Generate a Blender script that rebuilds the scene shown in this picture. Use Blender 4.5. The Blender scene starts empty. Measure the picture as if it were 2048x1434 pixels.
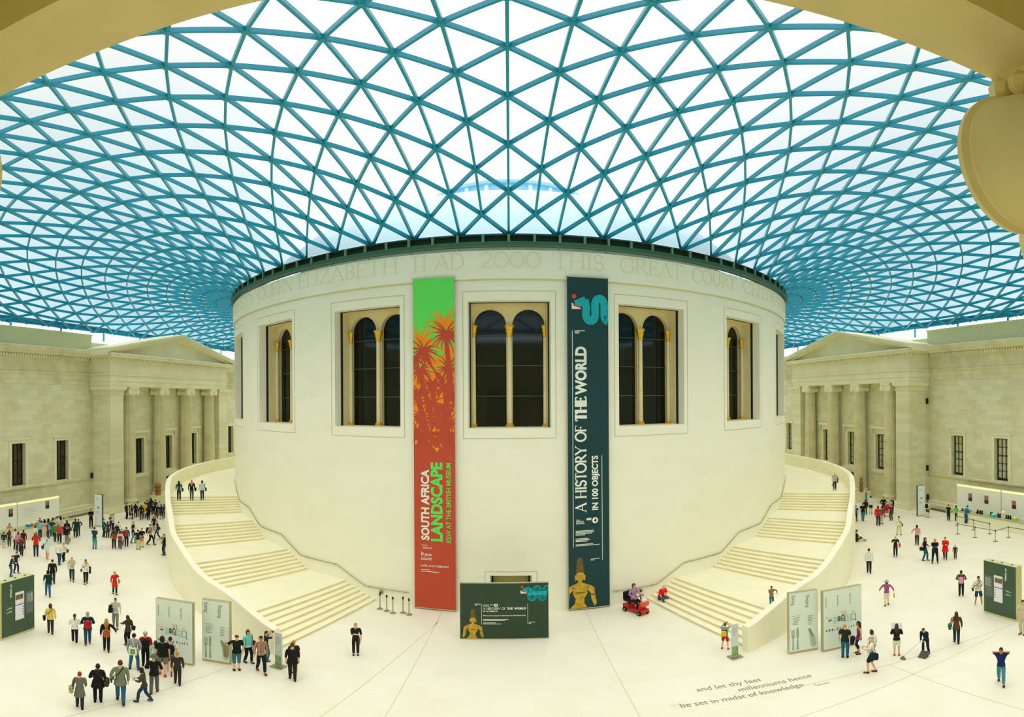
import bpy, bmesh, math, random
from mathutils import Vector, Matrix
C = bpy.context.scene.collection
SC = bpy.context.scene
PI = math.pi
rad = math.radians
# ------------------------------------------------------------------ camera
# stands between the columns of the south portico, 10.46 m over the floor
CAM_Y, CAM_Z, FPX, HORIZON, CENTRE, ROLL = -49.77, 10.46, 1164.8, 796.0, 1019.3, 0.0057
cam_data = bpy.data.cameras.new('camera')
cam = bpy.data.objects.new('camera', cam_data); C.objects.link(cam)
cam_data.type = 'PANO'
cam_data.panorama_type = 'EQUIRECTANGULAR'
cam_data.longitude_min = -CENTRE / FPX
cam_data.longitude_max = (2048 - CENTRE) / FPX
cam_data.latitude_max = HORIZON / FPX
cam_data.latitude_min = -(1434 - HORIZON) / FPX
cr, sr = math.cos(ROLL), math.sin(ROLL)
cam.matrix_world = Matrix(((cr, sr, 0, 0), (0, 0, -1, CAM_Y), (-sr, cr, 0, CAM_Z), (0, 0, 0, 1)))
cam_data.clip_start = 0.05; cam_data.clip_end = 600
SC.camera = cam
SC.view_settings.view_transform = 'Standard'
SC.view_settings.look = 'None'
SC.view_settings.gamma = 1.0
SC.view_settings.use_curve_mapping = False
SC.view_settings.exposure = 0.0
SC.cycles.max_bounces = 8
SC.cycles.diffuse_bounces = 5
SC.cycles.glossy_bounces = 3
SC.cycles.transparent_max_bounces = 12
SC.cycles.caustics_reflective = False
SC.cycles.caustics_refractive = False
# ------------------------------------------------------------------ overcast sky
SKY = 2.75
w = bpy.data.worlds.new('world'); SC.world = w; w.use_nodes = True
nt = w.node_tree; nt.nodes.clear()
out = nt.nodes.new('ShaderNodeOutputWorld'); bg = nt.nodes.new('ShaderNodeBackground')
tc = nt.nodes.new('ShaderNodeTexCoord'); sx = nt.nodes.new('ShaderNodeSeparateXYZ')
rp = nt.nodes.new('ShaderNodeValToRGB'); nz = nt.nodes.new('ShaderNodeTexNoise')
mx = nt.nodes.new('ShaderNodeMix'); mx.data_type = 'RGBA'; mx.blend_type = 'MULTIPLY'
rp.color_ramp.elements[0].position = 0.0; rp.color_ramp.elements[0].color = (0.62, 0.86, 1.0, 1)
rp.color_ramp.elements[1].position = 0.62; rp.color_ramp.elements[1].color = (1.0, 0.97, 0.93, 1)
nz.inputs['Scale'].default_value = 2.2; nz.inputs['Detail'].default_value = 3
mx.inputs[0].default_value = 0.10
nt.links.new(tc.outputs['Generated'], sx.inputs[0]); nt.links.new(sx.outputs['Z'], rp.inputs[0])
nt.links.new(tc.outputs['Generated'], nz.inputs['Vector'])
nt.links.new(rp.outputs[0], mx.inputs[6]); nt.links.new(nz.outputs['Color'], mx.inputs[7])
nt.links.new(mx.outputs[2], bg.inputs[0]); bg.inputs[1].default_value = SKY
nt.links.new(bg.outputs[0], out.inputs[0])

# ------------------------------------------------------------------ where a pixel of the photograph meets the floor
def _ray(u, v):
    th = (u - CENTRE) / FPX; ph = (HORIZON - v) / FPX
    dx = math.cos(ph) * math.sin(th); dy = math.cos(ph) * math.cos(th); dz = math.sin(ph)
    return Vector((dx * cr + dz * sr, dy, -dx * sr + dz * cr))
def ground(u, v, z=0.0):
    r = _ray(u, v); t = (z - CAM_Z) / r.z
    return Vector((t * r.x, CAM_Y + t * r.y, z))
def height_over(u, v, p):
    "height of the point seen at (u, v) straight over the floor point p"
    r = _ray(u, v); d = math.hypot(p.x, p.y - CAM_Y)
    return CAM_Z + d * r.z / math.hypot(r.x, r.y)

# ------------------------------------------------------------------ materials
def lin(c):
    def f(x):
        x /= 255.0
        return x / 12.92 if x <= 0.04045 else ((x + 0.055) / 1.055) ** 2.4
    return (f(c[0]), f(c[1]), f(c[2]), 1.0)
MATS = {}
def mat(name, col, rough=0.7, metal=0.0, spec=0.35, noise=0.0, scale=6.0, bump=0.0, emit=0.0):
    "col in sRGB 0-255; noise = share of procedural colour variation"
    if name in MATS: return MATS[name]
    m = bpy.data.materials.new(name); m.use_nodes = True; MATS[name] = m
    t = m.node_tree; b = t.nodes['Principled BSDF']
    c = lin(col); m.diffuse_color = c
    b.inputs['Base Color'].default_value = c
    b.inputs['Roughness'].default_value = rough
    b.inputs['Metallic'].default_value = metal
    b.inputs['Specular IOR Level'].default_value = spec
    if emit:
        b.inputs['Emission Color'].default_value = c; b.inputs['Emission Strength'].default_value = emit
    if noise:
        tcn = t.nodes.new('ShaderNodeTexCoord'); n = t.nodes.new('ShaderNodeTexNoise')
        n.inputs['Scale'].default_value = scale; n.inputs['Detail'].default_value = 4
        r = t.nodes.new('ShaderNodeValToRGB')
        r.color_ramp.elements[0].position = 0.3; r.color_ramp.elements[1].position = 0.7
        r.color_ramp.elements[0].color = tuple(x * (1 - noise) for x in c[:3]) + (1,)
        r.color_ramp.elements[1].color = tuple(min(1, x * (1 + noise * 0.6)) for x in c[:3]) + (1,)
        t.links.new(tcn.outputs['Object'], n.inputs['Vector']); t.links.new(n.outputs['Fac'], r.inputs[0])
        t.links.new(r.outputs[0], b.inputs['Base Color'])
        if bump:
            bp = t.nodes.new('ShaderNodeBump'); bp.inputs['Strength'].default_value = bump
            t.links.new(n.outputs['Fac'], bp.inputs['Height']); t.links.new(bp.outputs[0], b.inputs['Normal'])
    return m

def block_mat(name, base, alt, stain, bw, bh, axis, mortar=0.012, mortar_dark=0.72, stain_amt=0.5, rough=0.8):
    "coursed stone: blocks of two tones, thin joints, soft stains. axis: 'x','y','r','f' = wall facing"
    if name in MATS: return MATS[name]
    m = bpy.data.materials.new(name); m.use_nodes = True; MATS[name] = m
    t = m.node_tree; b = t.nodes['Principled BSDF']; b.inputs['Roughness'].default_value = rough
    b.inputs['Specular IOR Level'].default_value = 0.25
    tcn = t.nodes.new('ShaderNodeTexCoord'); s = t.nodes.new('ShaderNodeSeparateXYZ'); cb = t.nodes.new('ShaderNodeCombineXYZ')
    t.links.new(tcn.outputs['Object'], s.inputs[0])
    if axis == 'x': t.links.new(s.outputs['Y'], cb.inputs[0]); t.links.new(s.outputs['Z'], cb.inputs[1])
    elif axis == 'y': t.links.new(s.outputs['X'], cb.inputs[0]); t.links.new(s.outputs['Z'], cb.inputs[1])
    elif axis == 'f': t.links.new(s.outputs['X'], cb.inputs[0]); t.links.new(s.outputs['Y'], cb.inputs[1])
    else:
        at = t.nodes.new('ShaderNodeMath'); at.operation = 'ARCTAN2'; ml = t.nodes.new('ShaderNodeMath'); ml.operation = 'MULTIPLY'
        ng = t.nodes.new('ShaderNodeMath'); ng.operation = 'MULTIPLY'; ng.inputs[1].default_value = -1
        t.links.new(s.outputs['Y'], ng.inputs[0])
        t.links.new(s.outputs['X'], at.inputs[0]); t.links.new(ng.outputs[0], at.inputs[1])
        ml.inputs[1].default_value = 22.635; t.links.new(at.outputs[0], ml.inputs[0])
        t.links.new(ml.outputs[0], cb.inputs[0]); t.links.new(s.outputs['Z'], cb.inputs[1])
    br = t.nodes.new('ShaderNodeTexBrick')
    br.inputs['Scale'].default_value = 1.0; br.inputs['Brick Width'].default_value = bw; br.inputs['Row Height'].default_value = bh
    br.inputs['Mortar Size'].default_value = mortar; br.inputs['Mortar Smooth'].default_value = 0.6
    br.inputs['Color1'].default_value = lin(base); br.inputs['Color2'].default_value = lin(alt)
    br.inputs['Mortar'].default_value = tuple(x * mortar_dark for x in lin(base)[:3]) + (1,)
    br.inputs['Bias'].default_value = -0.15
    t.links.new(cb.outputs[0], br.inputs['Vector'])
    n = t.nodes.new('ShaderNodeTexNoise'); n.inputs['Scale'].default_value = 0.45; n.inputs['Detail'].default_value = 5; n.inputs['Roughness'].default_value = 0.65
    t.links.new(cb.outputs[0], n.inputs['Vector'])
    r = t.nodes.new('ShaderNodeValToRGB'); r.color_ramp.elements[0].position = 0.48; r.color_ramp.elements[1].position = 0.72
    r.color_ramp.elements[0].color = (0, 0, 0, 1); r.color_ramp.elements[1].color = (stain_amt,) * 3 + (1,)
    t.links.new(n.outputs['Fac'], r.inputs[0])
    mxn = t.nodes.new('ShaderNodeMix'); mxn.data_type = 'RGBA'
    t.links.new(r.outputs[0], mxn.inputs[0]); t.links.new(br.outputs['Color'], mxn.inputs[6]); mxn.inputs[7].default_value = lin(stain)
    t.links.new(mxn.outputs[2], b.inputs['Base Color'])
    return m

STONE = (226, 222, 178)
m_floor = block_mat('floor_stone', (244, 240, 218), (241, 236, 210), (239, 231, 201), 1.35, 0.9, 'f', 0.004, 0.9, 0.5, 0.42)
m_drum = block_mat('drum_stone', (249, 247, 226), (247, 244, 221), (244, 240, 212), 1.5, 0.62, 'r', 0.003, 0.93, 0.35, 0.75)
m_wallx = block_mat('court_ashlar', (230, 227, 188), (212, 212, 176), (216, 196, 140), 1.15, 0.42, 'x', 0.006, 0.8, 0.7, 0.85)
m_wally = block_mat('court_ashlar_return', (230, 227, 188), (216, 214, 176), (216, 196, 140), 1.15, 0.42, 'y', 0.006, 0.8, 0.7, 0.85)
m_stone = mat('dressed_stone', (234, 229, 190), 0.8, noise=0.07, scale=0.5)
m_stone_old = mat('weathered_stone', (224, 216, 170), 0.85, noise=0.16, scale=0.7)
m_step = mat('stair_tread_stone', (250, 243, 206), 0.55, noise=0.03, scale=1.0)
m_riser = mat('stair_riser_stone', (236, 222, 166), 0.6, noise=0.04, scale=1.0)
m_parapet = mat('parapet_stone', (250, 245, 214), 0.6, noise=0.03, scale=0.8)
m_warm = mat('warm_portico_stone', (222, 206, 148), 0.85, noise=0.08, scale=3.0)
m_steel = mat('roof_steel', (30, 156, 186), 0.35, metal=0.0, spec=0.5)
m_ring = mat('ring_bronze', (66, 112, 84), 0.35, metal=0.4)
m_ringdark = mat('ring_dark', (52, 70, 50), 0.5)
m_bluebeam = mat('edge_beam_blue', (40, 140, 178), 0.4)
m_gold = mat('gilt', (246, 196, 66), 0.35, metal=0.6)
m_cream = mat('window_cream', (240, 226, 176), 0.7, noise=0.05, scale=2)
m_dark = mat('window_black_metal', (30, 42, 36), 0.5)
m_brass = mat('dull_steel', (172, 168, 128), 0.35, metal=0.7)
m_black = mat('black_matt', (22, 22, 22), 0.7)
m_white = mat('white_panel', (240, 242, 226), 0.5)

def glass_dark(name, tint, refl):
    m = bpy.data.materials.new(name); m.use_nodes = True; MATS[name] = m
    b = m.node_tree.nodes['Principled BSDF']; b.inputs['Base Color'].default_value = lin(tint)
    b.inputs['Roughness'].default_value = 0.06; b.inputs['Specular IOR Level'].default_value = refl
    return m
m_glassdark = glass_dark('dark_window_glass', (20, 28, 18), 0.35)
m_glasspale = glass_dark('pale_blind_glass', (206, 206, 158), 0.4)

def roof_glass():
    m = bpy.data.materials.new('roof_glass'); m.use_nodes = True
    t = m.node_tree; t.nodes.clear()
    o = t.nodes.new('ShaderNodeOutputMaterial'); tr = t.nodes.new('ShaderNodeBsdfTransparent'); gl = t.nodes.new('ShaderNodeBsdfGlossy')
    lw = t.nodes.new('ShaderNodeLayerWeight'); lw.inputs['Blend'].default_value = 0.5
    r = t.nodes.new('ShaderNodeValToRGB')   # tinted glass: the longer way through it at a slant, the deeper its blue
    e = r.color_ramp.elements
    e[0].position = 0.0; e[0].color = (0.92, 0.93, 0.94, 1); e[1].position = 1.0; e[1].color = (0.22, 0.29, 0.31, 1)
    for p_, c_ in ((0.30, (0.70, 0.71, 0.715, 1)), (0.46, (0.40, 0.412, 0.414, 1)), (0.63, (0.292, 0.334, 0.340, 1)), (0.85, (0.265, 0.312, 0.318, 1))):
        k = e.new(p_); k.color = c_
    ms = t.nodes.new('ShaderNodeMixShader'); ms.inputs[0].default_value = 0.03
    gl.inputs['Roughness'].default_value = 0.02
    t.links.new(lw.outputs['Facing'], r.inputs[0]); t.links.new(r.outputs[0], tr.inputs[0])
    t.links.new(tr.outputs[0], ms.inputs[1]); t.links.new(gl.outputs[0], ms.inputs[2]); t.links.new(ms.outputs[0], o.inputs[0])
    return m
m_roofglass = roof_glass()
def clear_glass():
    m = bpy.data.materials.new('balustrade_glass'); m.use_nodes = True
    t = m.node_tree; t.nodes.clear()
    o = t.nodes.new('ShaderNodeOutputMaterial'); tr = t.nodes.new('ShaderNodeBsdfTransparent'); gl = t.nodes.new('ShaderNodeBsdfGlossy')
    tr.inputs[0].default_value = (0.85, 0.96, 0.90, 1); ms = t.nodes.new('ShaderNodeMixShader'); ms.inputs[0].default_value = 0.08
    gl.inputs['Roughness'].default_value = 0.02
    t.links.new(tr.outputs[0], ms.inputs[1]); t.links.new(gl.outputs[0], ms.inputs[2]); t.links.new(ms.outputs[0], o.inputs[0])
    return m
m_clear = clear_glass()

# ------------------------------------------------------------------ mesh helpers
class MB:
    def __init__(s): s.v = []; s.f = []; s.mi = []; s.cur = 0
    def add(s, vs, fs):
        n = len(s.v); s.v.extend([tuple(x) for x in vs])
        for f in fs: s.f.append(tuple(i + n for i in f)); s.mi.append(s.cur)
        return s
    def quad(s, a, b, c, d): return s.add([a, b, c, d], [(0, 1, 2, 3)])
    def box(s, lo, hi, M=None):
        x0, y0, z0 = lo; x1, y1, z1 = hi
        vs = [Vector(p) for p in ((x0,y0,z0),(x1,y0,z0),(x1,y1,z0),(x0,y1,z0),(x0,y0,z1),(x1,y0,z1),(x1,y1,z1),(x0,y1,z1))]
        if M is not None: vs = [M @ p for p in vs]
        return s.add(vs, [(0,3,2,1),(4,5,6,7),(0,1,5,4),(1,2,6,5),(2,3,7,6),(3,0,4,7)])
    def bar(s, a, b, wd, ht, up=Vector((0,0,1))):
        "box section from a to b"
        a = Vector(a); b = Vector(b); d = (b - a).normalized()
        sd = d.cross(up)
        if sd.length < 1e-6: sd = Vector((1,0,0))
        sd.normalize(); u = sd.cross(d)
        p = [a + sd * x * wd / 2 + u * y * ht / 2 for x, y in ((-1,-1),(1,-1),(1,1),(-1,1))]
        q = [b + sd * x * wd / 2 + u * y * ht / 2 for x, y in ((-1,-1),(1,-1),(1,1),(-1,1))]
        return s.add(p + q, [(3,2,1,0),(4,5,6,7),(0,1,5,4),(1,2,6,5),(2,3,7,6),(3,0,4,7)])
    def tube(s, pts, r, n=8, cap=True):
        pts = [Vector(p) for p in pts]; rs = r if isinstance(r, (list, tuple)) else [r] * len(pts)
        rings = []; u = None
        for i, p in enumerate(pts):
            d = (pts[min(i + 1, len(pts) - 1)] - pts[max(i - 1, 0)]).normalized()
            if u is None:
                u = d.cross(Vector((0, 0, 1)))
                if u.length < 1e-4: u = Vector((1, 0, 0))
            u = (u - d * u.dot(d)).normalized(); w_ = d.cross(u)
            rings.append([p + (u * math.cos(2 * PI * k / n) + w_ * math.sin(2 * PI * k / n)) * rs[i] for k in range(n)])
        vs = [q for g in rings for q in g]; fs = []
        for i in range(len(pts) - 1):
            for k in range(n):
                a = i * n + k; b = i * n + (k + 1) % n; fs.append((a, b, b + n, a + n))
        if cap: fs.append(tuple(range(n - 1, -1, -1))); fs.append(tuple((len(pts) - 1) * n + k for k in range(n)))
        return s.add(vs, fs)
    def lathe(s, prof, c, n=16, M=None, sy=1.0):
        "prof: (radius, z) list round a vertical axis through c"
        c = Vector(c); vs = []
        for r, z in prof:
            for k in range(n):
                p = Vector((r * math.cos(2 * PI * k / n), r * sy * math.sin(2 * PI * k / n), z))
                if M is not None: p = M @ p
                vs.append(p + c)
        fs = []
        for i in range(len(prof) - 1):
            for k in range(n):
                a = i * n + k; b = i * n + (k + 1) % n; fs.append((a, b, b + n, a + n))
        fs.append(tuple(range(n - 1, -1, -1))); fs.append(tuple((len(prof) - 1) * n + k for k in range(n)))
        return s.add(vs, fs)
    def prism(s, poly, f, d0, d1):
        "poly: list of (u, v); f(u, v, d) -> point; closed solid between d0 and d1"
        n = len(poly); vs = [f(u, v, d0) for u, v in poly] + [f(u, v, d1) for u, v in poly]
        return s.add(vs, [tuple(range(n)), tuple(range(2 * n - 1, n - 1, -1))] + [(i, i + n, (i + 1) % n + n, (i + 1) % n) for i in range(n)])
    def build(s, name, m, parent=None, smooth=False):
        me = bpy.data.meshes.new(name); me.from_pydata(s.v, [], s.f)
        for x in (m if isinstance(m, (list, tuple)) else [m]): me.materials.append(x)
        if isinstance(m, (list, tuple)): me.polygons.foreach_set('material_index', s.mi)
        bm = bmesh.new(); bm.from_mesh(me); bmesh.ops.recalc_face_normals(bm, faces=bm.faces); bm.to_mesh(me); bm.free()
        if smooth:
            me.polygons.foreach_set('use_smooth', [True] * len(me.polygons))
            try: me.set_sharp_from_angle(angle=rad(35))
            except Exception: pass
        o = bpy.data.objects.new(name, me); C.objects.link(o)
        if parent is not None: o.parent = parent
        return o
    def build_each(s, name, m, parent=None, smooth=False):
        "one object for each separate piece of the mesh"
        par = list(range(len(s.v)))
        def fd(i):
            while par[i] != i: par[i] = par[par[i]]; i = par[i]
            return i
        for f in s.f:
            for i in f[1:]: par[fd(i)] = fd(f[0])
        groups = {}
        for f in s.f: groups.setdefault(fd(f[0]), []).append(f)
        res = []
        for fs in groups.values():
            b = MB(); ix = {}
            for f in fs:
                for i in f:
                    if i not in ix: ix[i] = len(b.v); b.v.append(s.v[i])
                b.f.append(tuple(ix[i] for i in f)); b.mi.append(0)
            res.append(b.build(name, m, parent, smooth))
        return res
def struct(o): o['kind'] = 'structure'; return o
def tag(o, label, cat, group=None, kind=None):
    o['label'] = label; o['category'] = cat
    if group: o['group'] = group
    if kind: o['kind'] = kind
    return o
def empty(name, loc=(0, 0, 0), rz=0.0):
    o = bpy.data.objects.new(name, None); C.objects.link(o); o.location = loc; o.rotation_euler = (0, 0, rz); o.empty_display_size = 0.2
    return o
def thing(name, label, cat, loc=(0, 0, 0), rz=0.0, group=None):
    return tag(empty(name, loc, rz), label, cat, group)
def copy_tree(o, parent=None):
    c = o.copy(); C.objects.link(c)
    if parent is not None: c.parent = parent
    for ch in list(o.children): copy_tree(ch, c)
    return c
def holed(mb, us, vs, holes, f, d0, reveals):
    "sheet f(u, v, depth) over the grid us x vs without the holes (u0, u1, v0, v1), each with reveals to the depth in reveals"
    us = sorted(set([round(u, 5) for u in us] + [round(x, 5) for h in holes for x in h[:2]]))
    vs = sorted(set([round(v, 5) for v in vs] + [round(x, 5) for h in holes for x in h[2:]]))
    for i in range(len(us) - 1):
        for j in range(len(vs) - 1):
            uc, vc = (us[i] + us[i + 1]) / 2, (vs[j] + vs[j + 1]) / 2
            if any(h[0] < uc < h[1] and h[2] < vc < h[3] for h in holes): continue
            mb.quad(f(us[i], vs[j], d0), f(us[i + 1], vs[j], d0), f(us[i + 1], vs[j + 1], d0), f(us[i], vs[j + 1], d0))
    for h, dp in zip(holes, reveals):
        uu = [u for u in us if h[0] - 1e-4 <= u <= h[1] + 1e-4]; vv = [v for v in vs if h[2] - 1e-4 <= v <= h[3] + 1e-4]
        for a, b in zip(uu[:-1], uu[1:]):
            for v in (h[2], h[3]): mb.quad(f(a, v, d0), f(b, v, d0), f(b, v, dp), f(a, v, dp))
        for a, b in zip(vv[:-1], vv[1:]):
            for u in (h[0], h[1]): mb.quad(f(u, a, d0), f(u, b, d0), f(u, b, dp), f(u, a, dp))
# ================================================================== THE SETTING
R_DRUM = 22.635
def cyl(u, z, d):
    "point on the drum: u degrees from the south towards the east, d metres inside the face"
    a = rad(u); r = R_DRUM - d
    return Vector((r * math.sin(a), -r * math.cos(a), z))
def pol(r, u, z): a = rad(u); return Vector((r * math.sin(a), -r * math.cos(a), z))
def frange(a, b, n): return [a + (b - a) * i / n for i in range(n + 1)]
# floor
mb = MB(); mb.quad((-38, -56, 0), (38, -56, 0), (38, 48, 0), (-38, 48, 0))
struct(mb.build('floor', m_floor))
# brass-thin joints of the big paving fields: three long lines run to the drum
jl = MB()
for (a, b) in (((640, 1434), (880, 1240)), ((770, 1434), (905, 1180)), ((1280, 1434), (1170, 1220)), ((1340, 1412), (2048, 1240)), ((130, 1434), (470, 1330)), ((1600, 1434), (1990, 1270)), ((1780, 1330), (2048, 1420))):
    p, q = ground(*a), ground(*b)
    d = (q - p).normalized(); s_ = Vector((-d.y, d.x, 0)) * 0.022
    p.z = q.z = 0.004
    jl.quad(p - s_, q - s_, q + s_, p + s_)
struct(jl.build('trim_floor_joint', mat('joint_grey', (224, 216, 176), 0.7)))

# ------------------------------------------------------------------ drum wall
PITCH = 18.4
WIN = [-3, -2, -1, 0, 1, 2, 3]
holes = [(k * PITCH - 4.92, k * PITCH + 4.92, 9.04, 15.05) for k in WIN] + [(-2.45, 2.5, 0.0, 1.91)]
mb = MB()
holed(mb, frange(-180, 180, 180), [0, 3, 6, 9, 12, 15, 16.1], holes, cyl, 0.0, [0.6] * 7 + [1.2])
wd = struct(mb.build('wall_drum', m_drum))
mb = MB()   # frieze band, proud by 9 cm, and the cap over it
us = frange(-180, 180, 180)
for a, b in zip(us[:-1], us[1:]):
    for (z0, d0, z1, d1) in ((16.1, 0.0, 16.1, -0.09), (16.1, -0.09, 17.48, -0.09), (17.48, -0.09, 17.48, 0.5)):
        mb.quad(cyl(a, z0, d0), cyl(b, z0, d0), cyl(b, z1, d1), cyl(a, z1, d1))
mb.build('frieze', m_drum, wd)
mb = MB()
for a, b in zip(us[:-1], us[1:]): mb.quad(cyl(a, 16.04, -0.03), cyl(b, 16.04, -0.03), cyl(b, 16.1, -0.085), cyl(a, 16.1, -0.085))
mb.build('frieze_moulding', mat('moulding_painted_shade', (212, 206, 152), 0.8), wd)  # moulding coloured darker than the drum to paint the shadow line under the frieze
mb = MB()   # thin frame lines cut round each opening
def cyl_strip(mb, u0, z0, u1, z1, wd_, d=-0.012):
    if abs(u1 - u0) < 1e-6:
        h = math.degrees(wd_ / 2 / R_DRUM); mb.quad(cyl(u0 - h, z0, d), cyl(u0 + h, z0, d), cyl(u0 + h, z1, d), cyl(u0 - h, z1, d))
    else:
        n = max(1, int(abs(u1 - u0) / 1.5))
        for i in range(n):
            a = u0 + (u1 - u0) * i / n; b = u0 + (u1 - u0) * (i + 1) / n
            mb.quad(cyl(a, z0 - wd_ / 2, d), cyl(b, z0 - wd_ / 2, d), cyl(b, z0 + wd_ / 2, d), cyl(a, z0 + wd_ / 2, d))
for k in WIN:
    c = k * PITCH
    for u in (-5.5, 5.5): cyl_strip(mb, c + u, 8.57, c + u, 15.51, 0.03)
    for z in (8.57, 15.51): cyl_strip(mb, c - 5.5, z, c + 5.5, z, 0.03)
for u in (-3.05, 3.1): cyl_strip(mb, u, 0, u, 2.11, 0.03)
cyl_strip(mb, -3.05, 2.11, 3.1, 2.11, 0.03)
mb.build('frame_line', mat('joint_line_stone', (206, 202, 158), 0.8), wd)
d1 = struct(empty('door_1', (0, 0, 0)))
mb = MB()
for a, b in zip(frange(-2.45, 2.5, 4)[:-1], frange(-2.45, 2.5, 4)[1:]): mb.quad(cyl(a, 0, 1.2), cyl(b, 0, 1.2), cyl(b, 1.91, 1.2), cyl(a, 1.91, 1.2))
mb.build('door_leaf', mat('bronze_door', (196, 188, 132), 0.5), d1)
mb = MB()
for u in (-2.35, 2.4): mb.bar(cyl(u, 0, 1.05), cyl(u, 1.9, 1.05), 0.09, 0.09, Vector((1, 0, 0)))
mb.build('door_jamb', m_black, d1)

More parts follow.
